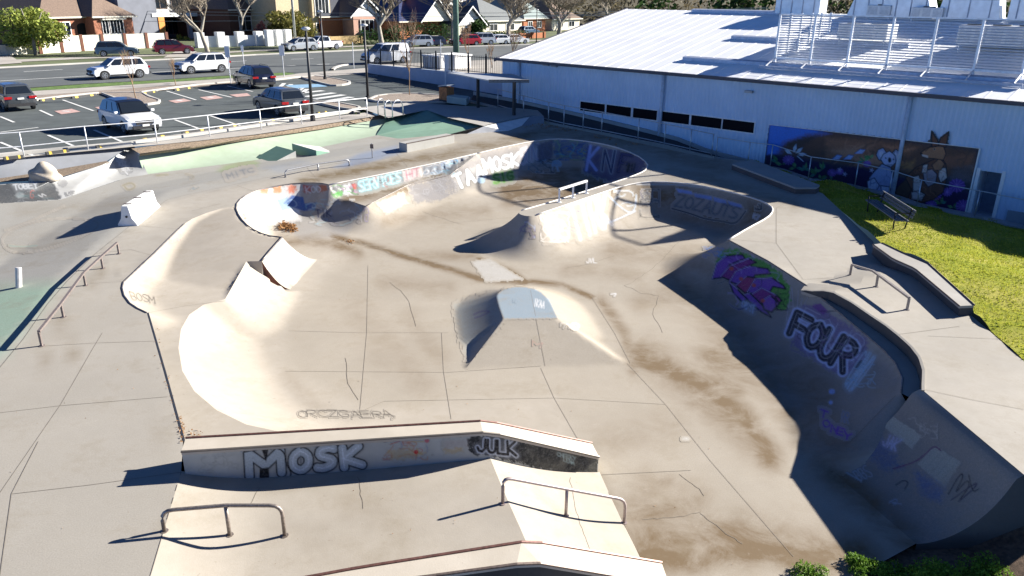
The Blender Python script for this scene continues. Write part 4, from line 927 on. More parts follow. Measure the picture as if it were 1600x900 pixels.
# painted lines
def lines(name, segs, w, z=.012, mat=None, label=None):
    mb = MB()
    for a, b in segs:
        A_, B_ = PC(*a, z), PC(*b, z); d = (B_ - A_); n_ = Vector((-d.y, d.x, 0)).normalized() * w / 2; mb.quad(A_ - n_, B_ - n_, B_ + n_, A_ + n_)
    o = recalc(mb.build(name, mat or LINE)); o['kind'] = 'structure'; return o
lines('bay_marking', [((75, 211), (115, 228)), ((147, 203), (190, 221)), ((273, 187), (322, 205)), ((329, 181), (380, 198)), ((0, 222), (52, 243)), ((98, 156), (146, 173)), ((62, 172), (82, 181)), ((0, 182), (22, 191)), ((260, 142), (306, 156)), ((310, 140), (362, 152)), ((355, 134), (395, 143)), ((-60, 199), (-10, 214)), ((0, 206.5), (60, 199)), ((430, 159), (455, 170))], .13)
lines('road_marking', [((0, 126.5), (138, 118.5)), ((238, 113), (272, 111)), ((0, 105.5), (158, 97)), ((37, 112), (98, 108.5)), ((360, 107), (400, 105)), ((455, 92.5), (490, 91.5)), ((350, 97), (385, 95)), ((444, 103), (462, 102)), ((495, 101), (515, 100)), ((570, 119), (590, 118.5))], .2, .016)
zs = []
for i in range(5): zs.append(((440 + i * 20, 146.5 + i * 5.0), (484 + i * 20.5 + 3, 141.5 + i * 3.7 )))
lines('zebra_crossing', [((462, 146), (505, 141.5)), ((477, 151), (522, 145)), ((490, 155), (537, 148)), ((500, 160), (549, 151.5)), ((430, 141.5), (470, 138.5))], .55)
lines('hatch_marking', [((433, 140), (444, 130)), ((443, 142), (455, 131.5)), ((452, 144), (466, 133)), ((462, 145.5), (474, 136)), ((470, 146.5), (480, 139))], .3)
PINK = M('pink bay symbol', (.46, .30, .27), .9, 0, 3, .15)
for q in ([(85, 173.5), (112, 169.8), (126, 174.5), (96, 178.5)], [(148, 167.5), (168, 165), (170, 170), (158, 172)], [(263, 157.5), (287, 154), (299, 157.5), (275, 161)], [(312, 152), (337, 149), (349, 153), (323, 156.2)], [(358, 148), (386, 145.5), (392, 149.5), (370, 151.5)], [(350 + 95, 133), (500, 131), (512, 135), (460, 138)]):
    sheet('bay_symbol', q, PINK if q[0][0] < 430 else M('blue bay symbol', (.2, .35, .5), .9), .014)
lines('bay_letters', [((101, 174), (106, 173.2)), ((277, 157.2), (283, 156.4)), ((326, 152.2), (332, 151.4))], .5, .02)
# wheel stops
YEL = M('yellow rubber', (.62, .42, .05), .7, 0, 6, .3); 
def wheel_stop(a, b, first=[None]):
    A_, B_ = PC(*a), PC(*b); d = B_ - A_; L = d.length; d.normalize(); n_ = Vector((-d.y, d.x, 0))
    t = thing('wheel_stop', 'black and yellow rubber wheel stop at the head of a parking bay', 'wheel stop', tuple(A_), group='wheel stops of the car park'); 
    prof = lambda s: [A_ + d * s - n_ * .08, A_ + d * s - n_ * .05 + Vector((0, 0, .11)), A_ + d * s + n_ * .05 + Vector((0, 0, .11)), A_ + d * s + n_ * .08]
    mb = MB(); mb.loft([prof(0), prof(L)]); mb.quad(*prof(0)); mb.quad(*prof(L)[::-1]); recalc(part(mb, 'block', M('rubber', (.05, .05, .05), .9), t))
    for k in (.12, .74):
        mb = MB(); pr = [p + (p - (A_ + d * (L * k))) * 0 for p in prof(L * k)]; up_ = Vector((0, 0, .004)); q = [p + up_ for p in prof(L * k)]; q2 = [p + up_ for p in prof(L * (k + .12))]; mb.loft([q, q2]); part(mb, 'yellow_block', YEL, t)
    return t
ws_list = [((6, 250), (36, 246.5)), ((72, 242), (108, 237.5)), ((150, 231.5), (190, 225.5)), ((218, 221.5), (262, 214)), ((285, 211), (322, 204.5)), ((338, 203), (372, 196)), ((400, 194), (432, 188.5)), ((455, 186.5), (487, 181.5)), ((495, 179), (512, 176.5)), ((62, 158.5), (88, 155)), ((112, 154), (150, 149)), ((222, 147.2), (244, 144)), ((272, 142), (300, 138))]
for i, (a, b) in enumerate(ws_list):
    t = wheel_stop(a, b)
# handrail along the car park
hr = [(-120, 262), (-40, 253), (38, 248), (137, 233), (246, 232), (328, 219), (408.5, 206), (471.5, 196.5), (531, 190), (574, 181)]
hrt = [(-120, 243), (-40, 232), (36, 229), (135, 216), (243, 202), (326, 192), (404, 180), (471, 171), (530, 163.5), (572, 159)]
fp2 = []
for (x, y), (x2, y2) in zip(hr, hrt):
    if 0 < x < 200: y = y + 3
    b = PC(x, y, 0); fp2.append((b, 1.0))
b0 = [PC(x, y + 0, 0) for x, y in ((-150, 262), (-50, 252), (38, 245), (138, 234), (246, 224), (328, 213.5), (408.5, 203), (471.5, 194), (531, 186.5), (574, 181.5))]
fence_run('long white two rail handrail between the car park and the green bank', [(b, .95) for b in b0], M('galv light', (.68, .69, .70), .45, .3), (.99, .42), .026, .022)
mb = MB(); q = [PC(x, y, .01) for x, y in ((-300, 278), (0, 249), (205, 229.5), (300, 221), (400, 210), (500, 195), (590, 181), (578, 175), (500, 184.5), (400, 200), (300, 214), (205, 227), (0, 246.5), (-300, 275))]; mb.add(q, [list(range(len(q)))]); o = recalc(mb.build('footpath', PAVE)); struct(o)
# retaining wall, fence above, shed, signs
wa, wb = PC(575, 114), PC(786, 149); wh = 1.45
wa2 = wa.copy(); dvw = (wb - wa); nw = Vector((-dvw.y, dvw.x, 0)).normalized(); 
if nw.y < 0: nw = -nw
tL, tR = height_at(wa, 100), height_at(wb, 120); 
mb = MB(); mb.add([wa, wb, wb + Vector((0, 0, tR)), wa + Vector((0, 0, tL)), wa + nw * .25, wb + nw * .25, wb + nw * .25 + Vector((0, 0, tR)), wa + nw * .25 + Vector((0, 0, tL))], [[0, 1, 2, 3], [7, 6, 5, 4], [3, 2, 6, 7], [4, 0, 3, 7], [1, 5, 6, 2]])
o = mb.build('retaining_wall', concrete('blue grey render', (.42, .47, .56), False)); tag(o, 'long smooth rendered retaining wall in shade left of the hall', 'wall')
mb = MB(); mb.add([wa + nw * .2 + Vector((0, 0, tL - .1)), wb + nw * .2 + Vector((0, 0, tR - .1)), wb + nw * 9 + Vector((5, 2, tR - .1)), wa + nw * 9 + Vector((3, 2, tL - .1))], [[0, 1, 2, 3]]); struct(mb.build('terrace_ground', PAVE))
tt = thing('picket_fence', 'black steel picket fence on top of the retaining wall', 'fence', tuple(wa)); n = 9
for i in range(n + 1):
    f = i / n; b = wa.lerp(wb, f) + nw * .12; h = lerp(tL, tR, f); mb = MB(); mb.box(b + Vector((0, 0, h + .65)), (.09, .09, 1.4)); part(mb, 'post', BLACK, tt)
mb = MB()
for i in range(90):
    f = (i + .5) / 90; b = wa.lerp(wb, f) + nw * .12; h = lerp(tL, tR, f); mb.tube([b + Vector((0, 0, h + .1)), b + Vector((0, 0, h + 1.2))], .018, 4, cap=False)
o = part(mb, 'pickets', BLACK, tt)
for dz in (.15, 1.1):
    mb = MB(); mb.tube([wa + nw * .12 + Vector((0, 0, tL + dz)), wb + nw * .12 + Vector((0, 0, tR + dz))], .025, 4); part(mb, 'rail', BLACK, tt)
def onterr(px, py): # terrace at approx wall top
    return P(px, py, ZC + lerp(tL, tR, np.clip((px - 575) / 211, 0, 1)) - .1)
c0, c1 = onterr(661, 106), onterr(688, 108); dvc = c1 - c0; dvc.z = 0; hc = height_at(c0, 87)
t = thing('storage_shed', 'small white ribbed metal shed behind the black picket fence', 'shed', tuple(c0)); nn_ = Vector((-dvc.y, dvc.x, 0)).normalized()
mb = MB(); mb.frame_box(c0, dvc, nn_ * 3.0, (0, 0, hc)); part(mb, 'wall', WHITE, t)
for i in range(9):
    mb = MB(); mb.frame_box(c0 + dvc * (i / 9 + .02) - nn_ * .04, dvc * .03, nn_ * .04, (0, 0, hc)); part(mb, 'rib', STEEL, t)
mb = MB(); mb.frame_box(c0 - nn_ * .1 - dvc * .02 + Vector((0, 0, hc)), dvc * 1.04, nn_ * 3.2, (0, 0, .12)); part(mb, 'roof', WHITE, t)
def signpost(px, pyb, pyt, label, sw=.35, sh=.7, mat=None, base=None, off=0, r=.035, back=GALV):
    b = base or PC(px, pyb); h = height_at(b, pyt); t = thing('street_sign', label, 'sign', tuple(b)); mb = MB(); mb.tube([b, b + Vector((0, 0, h))], r, 6); part(mb, 'post', GALV, t)
    if sh: mb = MB(); mb.box(b + Vector((0, -.05, h - sh / 2)), (sw, .02, sh)); part(mb, 'plate', mat or WHITE, t)
    return t
signpost(361, 131, 72, 'parking sign on a pole beside the navy car roof', .35, .75)
signpost(382, 108, 71, 'thin street sign post behind the navy car', .22, .5, GALV)
signpost(444, 120, 71, 'white parking sign on a grey pole left of the crossing', .4, .75)
signpost(553, 107, 66, 'plain galvanised post at the driveway mouth', .1, 0)
signpost(700, 113, 86, 'tall white panel sign standing behind the retaining wall', .75, 2.6, base=onterr(703, 114))
signpost(689, 100, 62, 'slender galvanised post by the white shed', .1, 0, base=onterr(689, 108))
# lamp posts
def lamp(px, pyb, pxt, pyt, label, base=None, head=True):
    b = base or PC(px, pyb); h = height_at(b, pyt + 2); t = thing('lamp_post', label, 'lamp post', tuple(b)); mb = MB(); mb.tube([b, b + Vector((0, 0, h))], .085, 8, .055); part(mb, 'pole', BLACK, t, True)
    mb = MB(); mb.tube([b + Vector((0, 0, .0)), b + Vector((0, 0, .25))], .13, 8); part(mb, 'base_collar', BLACK, t)
    mb = MB(); c = b + Vector((0, 0, h)); mb.tube([c - Vector((0, 0, .03)), c + Vector((0, 0, .06)), c + Vector((0, 0, .14))], [.10, .24, .12], 14); part(mb, 'lamp_head', M('lamp head', (.6, .6, .6), .35, .2), t, True)
    return t
lamp(489, 189, 478, 45, 'tall black lamp post beside the dark grey hatchback')
lamp(508, 125.5, 500, 17, 'tall black lamp post on the pebble island past the crossing')
lamp(575, 156, 568, 39, 'tall black lamp post at the left corner of the wide pebble island')
lamp(838, 68, 838, 14, 'distant black lamp post beyond the corner of the hall')
b = PC(713, 98.5); t = thing('utility_pole', 'thick green timber utility pole rising out of the top of the photo', 'utility pole', tuple(b)); mb = MB(); mb.tube([b, b + Vector((0, 0, 13))], .30, 10, .2); part(mb, 'pole', M('green timber', (.10, .17, .13), .8, 0, 5, .3), t, True); mb = MB(); mb.box(b + Vector((0, 0, 12.3)), (2.4, .12, .14)); part(mb, 'crossarm', STEELD, t)
b = PC(462, 70); mb = MB(); t = thing('utility_pole', 'slim grey street pole in front of the cream two storey house', 'utility pole', tuple(b)); mb.tube([b, b + Vector((0, 0, 12))], .16, 8, .12); part(mb, 'pole', M('grey pole', (.34, .35, .33), .8), t, True)
WIREM = M('wire', (.35, .36, .33), .6)
for ya, yb, lb in ((4, 12, 'highest overhead power wire across the top of the photo'), (30, 9, 'lowest overhead wire sagging across the house roofs'), (8, 18, 'overhead wire crossing behind the bare street trees')):
    a_ = ray(-300, ya); b_ = ray(1250, yb); A_ = Vector((a_[0] * 95, a_[1] * 95, H + a_[2] * 95)); B_ = Vector((b_[0] * 115, b_[1] * 115, H + b_[2] * 115)); mb = MB()
    mb.tube([A_.lerp(B_, i / 20) - Vector((0, 0, 1.0 * (1 - (2 * i / 20 - 1) ** 2))) for i in range(21)], .035, 4); o = mb.build('power_line', WIREM); tag(o, lb, 'wire')
# shelter, bin, bench block, bike hoops
def PA(px, py, z=0): return P(px, py, 1.1 + z)
t = thing('shelter', 'open shelter with thin flat roof and two black posts beside the path', 'shelter', tuple(PA(748, 168)))
p1, p2 = PA(747, 168), PA(803, 180); h1 = height_at(p1, 121); h2 = height_at(p2, 126); hS = (h1 + h2) / 2
for p in (p1, p2): mb = MB(); mb.box(p + Vector((0, 0, hS / 2)), (.14, .16, hS), .4); part(mb, 'post', BLACK, t)
zr_ = 1.1 + hS; r1, r2, r3, r4 = P(764, 127, zr_), P(827, 127, zr_), P(800, 117, zr_), P(700, 115, zr_)
mb = MB(); mb.prism([r1, r2, r3, r4], (0, 0, .06)); recalc(part(mb, 'roof', M('shelter roof', (.45, .46, .47), .5, .3), t))
mb = MB(); d_ = r2 - r1; mb.frame_box(r1 - Vector((0, 0, .08)), d_, Vector((-d_.y, d_.x, 0)).normalized() * .14, (0, 0, .16)); part(mb, 'fascia', M('louvre fascia', (.2, .2, .2), .6), t)
a_, b_ = PA(686, 158), PA(697, 159.5); c_ = PA(705, 152); hb = height_at(a_, 133); t = thing('litter_bin', 'rusty orange steel bin with a slanted grey lid on the apron', 'bin', tuple(a_))
mb = MB(); X_, Y_ = b_ - a_, (c_ - b_); Y_ = Vector((X_.y * -1, X_.x, 0)) * 1.0; mb.frame_box(a_ + Vector((0, 0, .1)), X_ * 1.15, Y_ * .95, (0, 0, hb - .2)); bevel(part(mb, 'body', M('corten steel', (.42, .17, .06), .8, 0, 6, .3), t), .02)
mb = MB(); mb.frame_box(a_ + Vector((0, 0, 0)) + X_ * .05, X_ * 1.05, Y_ * .85, (0, 0, .1)); part(mb, 'plinth', BLACK, t)
mb = MB(); mb.frame_box(a_ - X_ * .06 - Y_ * .06 + Vector((0, 0, hb - .1)), X_ * 1.27 + Vector((0, 0, .1)), Y_ * 1.07, (0, 0, .06)); part(mb, 'lid', M('bin lid', (.22, .27, .33), .4, .4), t)
mb = MB(); mb.quad(PA(697, 162), PA(731, 168), PA(733, 163), PA(700, 158)); q = [PA(698, 161), PA(729, 165), PA(733, 161), PA(702, 157)]; mb = MB(); mb.prism(q, (0, 0, .4)); o = recalc(mb.build('bench_block', [concrete('bench block', (.36, .44, .42), False)])); tag(bevel(o, .03), 'low pale green concrete seat block right of the rusty bin', 'seat block')
hoop0 = None
for i, (a, b) in enumerate((((591, 181), (601, 179)), ((602, 184.5), (613.5, 182)), ((613.5, 184), (630, 181)))):
    A_, B_ = PA(*a), PA(*b); A_ = A_; d_ = (B_ - A_); h_ = .85; r_ = d_.length / 2
    mb = MB(); path = [A_, A_ + Vector((0, 0, h_ - r_))] + [A_ + d_ * .5 + Vector((0, 0, h_ - r_)) + d_ * .5 * -math.cos(math.pi * k / 8) + Vector((0, 0, r_ * math.sin(math.pi * k / 8))) for k in range(1, 8)] + [B_ + Vector((0, 0, h_ - r_)), B_]
    mb.tube(path, .03, 8); o = mb.build('bike_hoop', M('polished steel', (.6, .62, .65), .25, .8), smooth=True); tag(o, ['leftmost of the three steel bicycle hoops above the green bank', 'middle of the three steel bicycle hoops above the green bank', 'rightmost and widest of the three bicycle hoops above the green bank'][i], 'bike rack', 'bicycle hoops on the apron')
# ------------------------------------------------------------------ cars
TYRE = M('tyre', (.018, .018, .019), .85); RIM = M('alloy rim', (.45, .46, .48), .3, .8); CGL = M('car glass', (.012, .016, .022), .04, 0, 2, .1, spec=.8); HL = M('headlamp glass', (.55, .58, .62), .08, .3); TL = M('tail lamp red', (.35, .012, .015), .15); BUMP = M('black plastic', (.02, .02, .022), .6); PLATE = M('number plate', (.75, .75, .7), .5); CHR = M('chrome trim', (.6, .62, .65), .15, .9)
def paint(name, c, metal=.3): return M('paint ' + name, c, .28, metal, 3, .04, coat=.7)
SHAPES = {  # side outline of body (x from rear -> front, z), greenhouse outline, length, width
 'suv': dict(L=4.5, W=1.85, body=[(-2.2, .42), (-2.25, .75), (-2.18, 1.0), (-2.02, 1.08), (.95, 1.06), (1.95, .93), (2.2, .78), (2.25, .5), (2.15, .30), (-2.1, .30)], gh=[(-2.08, 1.05), (-1.75, 1.58), (-1.4, 1.66), (.05, 1.66), (.45, 1.58), (1.15, 1.05)], wh=.36, wb=(-1.35, 1.38)),
 'hatch': dict(L=4.2, W=1.76, body=[(-2.02, .42), (-2.1, .7), (-2.05, .92), (-1.85, .98), (.9, .96), (1.85, .82), (2.08, .66), (2.1, .42), (2.0, .25), (-1.95, .25)], gh=[(-1.92, .95), (-1.55, 1.40), (-1.1, 1.48), (.05, 1.46), (.4, 1.38), (1.15, .95)], wh=.32, wb=(-1.25, 1.3)),
 'sedan': dict(L=4.6, W=1.8, body=[(-2.25, .42), (-2.3, .75), (-2.25, .98), (-1.9, 1.02), (.8, .94), (1.95, .80), (2.25, .66), (2.3, .42), (2.2, .25), (-2.15, .25)], gh=[(-1.75, 1.0), (-1.1, 1.40), (-.7, 1.45), (.0, 1.45), (.35, 1.38), (1.1, .95)], wh=.33, wb=(-1.4, 1.4)),
 'van': dict(L=4.6, W=1.85, body=[(-2.25, .40), (-2.3, .8), (-2.28, 1.15), (-2.2, 1.2), (1.0, 1.15), (1.8, 1.05), (2.2, .85), (2.3, .5), (2.2, .28), (-2.2, .28)], gh=[(-2.22, 1.15), (-2.1, 1.78), (-1.95, 1.86), (.2, 1.86), (.6, 1.78), (1.45, 1.08)], wh=.33, wb=(-1.4, 1.42)),
 'ute': dict(L=5.0, W=1.85, body=[(-2.5, .55), (-2.5, 1.0), (-2.45, 1.08), (-.5, 1.08), (1.2, 1.06), (2.3, .98), (2.48, .8), (2.5, .55), (2.35, .38), (-2.4, .42)], gh=[(-.75, 1.05), (-.6, 1.6), (-.35, 1.70), (.55, 1.70), (.8, 1.62), (1.4, 1.05)], wh=.38, wb=(-1.5, 1.6))}
def make_car(kind, col, label, loc, rz, roofmat=None, rails=False, scale=1.0, group=None, clad=False, detail=True):
    scale *= .88; S = SHAPES[kind]; W2 = S['W'] / 2; t = thing('parked_car', label, 'van' if kind == 'van' else 'pickup' if kind == 'ute' else 'car', loc, rz, group); t.scale = (scale,) * 3
    def lp(mb, name, mat, smooth=False, par=None): o = mb.build(name, mat, par or t, smooth); return o
    body = S['body']; wr = S['wh'] + .05
    # body profile with wheel arches
    bot = []
    for wx in sorted(S['wb'], reverse=True):
        for k in range(9):
            a = math.pi * k / 8; bot.append((wx + wr * math.cos(a), S['wh'] + wr * math.sin(a) * 1.0))
    bot = [(x, max(z, .30 if kind != 'ute' else .36)) for x, z in bot]
    up_ = body[1:-1]; prof = up_ + [body[-2]] + bot + [body[-1]]
    prof = [body[0]] + body[1:8] + [body[8]] + bot + [body[9]]
    rows = []
    for y, k, dz in ((-W2, .975, -.02), (-W2 + .05, .995, 0), (-W2 + .22, 1, .0), (0, 1.0, .012), (W2 - .22, 1, .0), (W2 - .05, .995, 0), (W2, .975, -.02)):
        cx = 0; row = []
        for x, z in prof:
            z2 = z; inset = 0
            if abs(y) > W2 - .1 and z > .85: z2 = z - .03
            bend = .10 * (abs(y) / W2) ** 3 * (1 if abs(x) > 1.8 else 0) * (-1 if x > 0 else 1)
            row.append(Vector((x * 1 + bend, y * (1.0 if z < .95 else .965), z2 + dz)))
        rows.append(row)
    mb = MB(); mb.loft([r + [r[0]] for r in rows]); 
    n = len(prof)
    mb.add(rows[0], [list(range(n))]); mb.add(rows[-1], [list(range(n))[::-1]])
    o = recalc(lp(mb, 'body', col)); bevel(o, .035, 2, 25)
    # greenhouse
    gh = S['gh']; rows = []
    zb, zt = gh[0][1], max(z for x, z in gh)
    for y in (-1, -.86, 0, .86, 1):
        row = []
        for x, z in gh:
            f = (z - zb) / (zt - zb); yy = y * (W2 - .08 - .18 * f); row.append(Vector((x, yy, z - (.03 if abs(y) == 1 and f > .7 else 0) + (.02 if y == 0 and f > .7 else 0))))
        rows.append(row)
    mb = MB(); mb.loft(rows); mb.add(rows[0], [list(range(6))]); mb.add(rows[-1], [list(range(6))[::-1]]); o = recalc(lp(mb, 'cabin', roofmat or col)); bevel(o, .03, 2, 25)
    gl = lambda x, z, y: Vector((x, y * (W2 - .08 - .18 * (z - zb) / (zt - zb)), z))
    def glass(q, name, off):
        mb = MB(); q = [v + Vector(off) for v in q]; mb.add(q, [list(range(len(q)))]); o = lp(mb, name, CGL); so_ = o.modifiers.new('s', 'SOLIDIFY'); so_.thickness = .012; so_.offset = 0
    def inter(i, j, f): a, b = gh[i], gh[j]; return (lerp(a[0], b[0], f), lerp(a[1], b[1], f))
    # windscreen, rear window
    a, b = inter(5, 4, .06), inter(5, 4, .96); nrm = Vector((b[1] - a[1], 0, a[0] - b[0])).normalized() * .014
    glass([gl(*a, -.90), gl(*a, .90), gl(*b, .86), gl(*b, -.86)], 'windscreen', nrm)
    a, b = inter(0, 1, .12), inter(0, 1, .92); nrm = Vector((-(b[1] - a[1]), 0, b[0] - a[0])).normalized() * .014
    glass([gl(*a, -.86), gl(*a, .86), gl(*b, .80), gl(*b, -.80)], 'rear_window', nrm)
    zz0, zz1 = zb + .05, zt - .11
    def xat(z, side):
        pts = gh[3:] if side > 0 else gh[:3]; pts = sorted(pts, key=lambda p: p[1])
        for p, q in zip(pts[:-1], pts[1:]):
            if p[1] <= z <= q[1]: return lerp(p[0], q[0], (z - p[1]) / (q[1] - p[1] + 1e-6))
        return pts[-1][0]
    xs0, xf0, xs1, xf1 = xat(zz0, -1) + .16, xat(zz0, 1) - .14, xat(zz1, -1) + .10, xat(zz1, 1) - .08
    cuts = [.34, .66] if kind in ('suv', 'hatch', 'sedan') else ([.62] if kind == 'van' else [.5])
    fr = [0] + cuts + [1]
    for sd_ in (-1, 1):
        for i in range(len(fr) - 1):
            if kind == 'van' and i == 0: f0, f1 = .34, .60
            else: f0, f1 = fr[i] + .02, fr[i + 1] - .02
            q = [gl(lerp(xs0, xf0, f0), zz0, sd_), gl(lerp(xs0, xf0, f1), zz0, sd_), gl(lerp(xs1, xf1, f1), zz1, sd_), gl(lerp(xs1, xf1, f0), zz1, sd_)]
            glass(q, 'side_window', (0, sd_ * .012, .003))
        for wx in S['wb']:
            w = MB(); w.tube([(wx, sd_ * (W2 - .22), S['wh']), (wx, sd_ * (W2 - .015), S['wh'])], S['wh'], 20); tw = lp(w, 'wheel', TYRE); bevel(tw, .02)
            w = MB(); w.tube([(wx, sd_ * (W2 - .05), S['wh']), (wx, sd_ * (W2 - .005), S['wh'])], S['wh'] * .66, 16); rm = w.build('rim', RIM, tw)
            if detail:
                w = MB()
                for k in range(5):
                    a = k * 2 * math.pi / 5 + .3; w.add([(wx + math.cos(a + da) * rr_, sd_ * (W2 + .0), S['wh'] + math.sin(a + da) * rr_) for da, rr_ in ((-.28, S['wh'] * .25), (.28, S['wh'] * .25), (.33, S['wh'] * .58), (-.33, S['wh'] * .58))], [[0, 1, 2, 3] if sd_ < 0 else [3, 2, 1, 0]])
                w.build('spoke_gaps', BUMP, rm)
        mb = MB(); mb.box((xf0 - .05, sd_ * (W2 + .07), zb + .06), (.12, .2, .14)); bevel(lp(mb, 'mirror', col), .03)
        # lamps
        mb = MB(); fx = body[6][0]; mb.add([(fx + .0, sd_ * W2 * .60, .70), (fx - .04, sd_ * W2 * .93, .74), (fx - .32, sd_ * (W2 + .004), .88), (fx - .22, sd_ * W2 * .70, .88)], [[0, 1, 2, 3]]); o = lp(mb, 'headlight', HL); s_ = o.modifiers.new('s', 'SOLIDIFY'); s_.thickness = .05; s_.offset = 0
        mb = MB(); bx = body[1][0]; mb.box((bx + .06, sd_ * (W2 - .22), body[2][1] - .12), (.14, .44, .15)); lp(mb, 'tail_light', TL)
        if rails: mb = MB(); mb.tube([(-1.5, sd_ * (W2 - .28), zt + .0), (-1.4, sd_ * (W2 - .28), zt + .05), (.1, sd_ * (W2 - .28), zt + .05), (.2, sd_ * (W2 - .28), zt + .0)], .018, 5); lp(mb, 'roof_rail', BUMP)
        if clad:
            mb = MB(); mb.box((0, sd_ * (W2 - .01), .34), (1.9, .05, .12)); lp(mb, 'sill_trim', BUMP)
    mb = MB(); fx = body[7][0]; mb.box((fx - .02, 0, .66), (.12, W2 * 1.05, .20)); lp(mb, 'grille', BUMP)
    mb = MB(); mb.box((fx - .02, 0, .40), (.14, W2 * 1.5, .16)); lp(mb, 'front_bumper', BUMP)
    mb = MB(); mb.box((fx + .045, 0, .50), (.02, .37, .11)); lp(mb, 'number_plate', PLATE)
    mb = MB(); bx = body[1][0]; mb.box((bx + .03, 0, .42), (.14, W2 * 1.7, .18)); lp(mb, 'rear_bumper', BUMP)
    mb = MB(); mb.box((bx - .01, 0, .82), (.03, .37, .11)); lp(mb, 'number_plate', PLATE)
    if kind == 'ute': mb = MB(); mb.box((-1.62, 0, 1.09), (1.6, 1.5, .02)); lp(mb, 'tray_cover', BUMP)
    return t
ROADD = (PC(360, 118) - PC(47, 137)); RZd = math.atan2(ROADD.y, ROADD.x)
BAYD = (PC(115, 228) - PC(75, 211)); BZ = math.atan2(BAYD.y, BAYD.x)     # towards the camera
def car(px, py, kind, col, label, rz, **k): p = PC(px, py); return make_car(kind, col, label, (p.x, p.y, ZC), rz, **k)
WP = paint('white', (.72, .73, .74), 0); SIL = paint('silver', (.42, .44, .46)); NAVY = paint('navy', (.012, .018, .045)); GREY = paint('grey', (.075, .085, .095)); STB = paint('steel blue', (.06, .10, .14)); REDP = paint('dark red', (.13, .012, .02)); RED2 = paint('red', (.42, .02, .03)); BLK = paint('black', (.012, .013, .016))
back = RZd + math.pi
g1 = 'cars parked in the car park'
car(187, 122, 'suv', WP, 'white SUV with black wheels parked on the street by the grass verge, behind the sapling', back, scale=1.02, clad=True)
car(317, 113.5, 'suv', WP, 'white SUV with roof rails parked on the street left of the parking sign', back, rails=True, scale=1.04)
car(205, 202, 'suv', WP, 'white SUV with black roof facing the handrail in the car park', BZ + .02, roofmat=BLK, group=g1, clad=True, scale=.93)
car(22, 168.5, 'suv', GREY, 'dark grey SUV seen from behind at the left edge of the car park', BZ + math.pi, group=g1, scale=.93)
car(398, 135, 'suv', NAVY, 'navy SUV parked tail out beside the hatched marking', BZ + math.pi - .1, group=g1, scale=.98, rails=True)
car(439, 176, 'suv', GREY, 'grey SUV with open bay on its left beside the tall lamp post', BZ + math.pi - .05, group=g1, scale=.93)
g2 = 'cars parked along the far side of the street'
car(184, 88, 'suv', STB, 'steel blue SUV parked in front of the brick house fence', RZd - .35, group=g2)
car(272, 84.5, 'suv', REDP, 'dark red SUV parked on the far side of the street', RZd - .25, group=g2)
car(469, 79, 'hatch', SIL, 'silver hatchback parked nose to nose with the white pickup', back, group=g2, scale=1.1)
car(505, 77.5, 'ute', WP, 'white pickup truck parked in front of the cream two storey house', back, group=g2, scale=1.02)
car(603, 99, 'van', WP, 'white panel van driving behind the picket fence', back - .1, scale=1.12)
car(652, 73.5, 'suv', SIL, 'silver SUV parked before the hedge, left of the small dark car', back - .25, group=g2)
car(674, 72.5, 'hatch', NAVY, 'small dark blue car parked before the hedge', back - .2, group=g2)
car(727, 71.5, 'hatch', RED2, 'bright red hatchback parked beside the utility pole', back - .25, group=g2, scale=1.1)
car(749, 70.5, 'suv', SIL, 'pale silver wagon parked right of the red hatchback', back - .25, group=g2, scale=1.08)
car(775, 69.5, 'hatch', WP, 'small white hatchback behind the pale silver wagon', back - .25, group=g2)
car(804, 68.5, 'sedan', WP, 'white sedan parked at the foot of the bare plane tree', RZd - .2, group=g2)
car(826, 55, 'suv', STB, 'blue grey SUV in a driveway by the red brick house', RZd, scale=1.0)
p = PC(607, 99)
# ------------------------------------------------------------------ houses
BRICK = M('red brick', (.30, .12, .07), .9, 0, 9, .28, .3); BRICKO = M('orange brick', (.36, .13, .055), .9, 0, 9, .25, .3); TILE = M('brown tile', (.17, .12, .09), .85, 0, 7, .3, .6); SLATE = M('dark slate', (.045, .05, .065), .8, 0, 6, .25, .4); BLUE = M('blue steel roof', (.04, .055, .13), .5, .2, 2, .15)
CREAM = M('cream render', (.62, .56, .43), .85, 0, 1, .1); TRIM = M('cream trim', (.70, .66, .55), .7); GREYR = M('grey render', (.16, .17, .20), .85, 0, 1, .12); WHR = M('white render wall', (.74, .74, .72), .8, 0, 1, .06); ORG = M('orange post', (.62, .22, .03), .6); WFR = M('white frame', (.75, .75, .73), .6)
class Local:                                       # frame along a facade
    def __init__(s, A, B): s.A = A; s.u = (B - A); s.L = s.u.length; s.u.normalize(); s.v = Vector((-s.u.y, s.u.x, 0)); s.v = s.v if s.v.y > 0 else -s.v
    def p(s, x, y, z): return s.A + s.u * x + s.v * y + Vector((0, 0, z))
    def box(s, mb, x0, x1, y0, y1, z0, z1): return mb.frame_box(s.p(x0, y0, z0), s.u * (x1 - x0), s.v * (y1 - y0), (0, 0, z1 - z0))
def win(h, t, x0, x1, z0, z1, y=0, frame=WFR, bars=1):
    mb = MB(); f = .09
    for q in ((x0, x1, z0 - f, z0), (x0, x1, z1, z1 + f), (x0 - f, x0, z0 - f, z1 + f), (x1, x1 + f, z0 - f, z1 + f)): h.box(mb, q[0], q[1], y - .07, y + .02, q[2], q[3])
    for i in range(bars): xx = x0 + (x1 - x0) * (i + 1) / (bars + 1); h.box(mb, xx - .03, xx + .03, y - .055, y - .01, z0, z1)
    w = part(mb, 'window', frame, t); mb = MB(); mb.quad(h.p(x0, y - .02, z0), h.p(x1, y - .02, z0), h.p(x1, y - .02, z1), h.p(x0, y - .02, z1)); part(mb, 'pane', CGL, w)
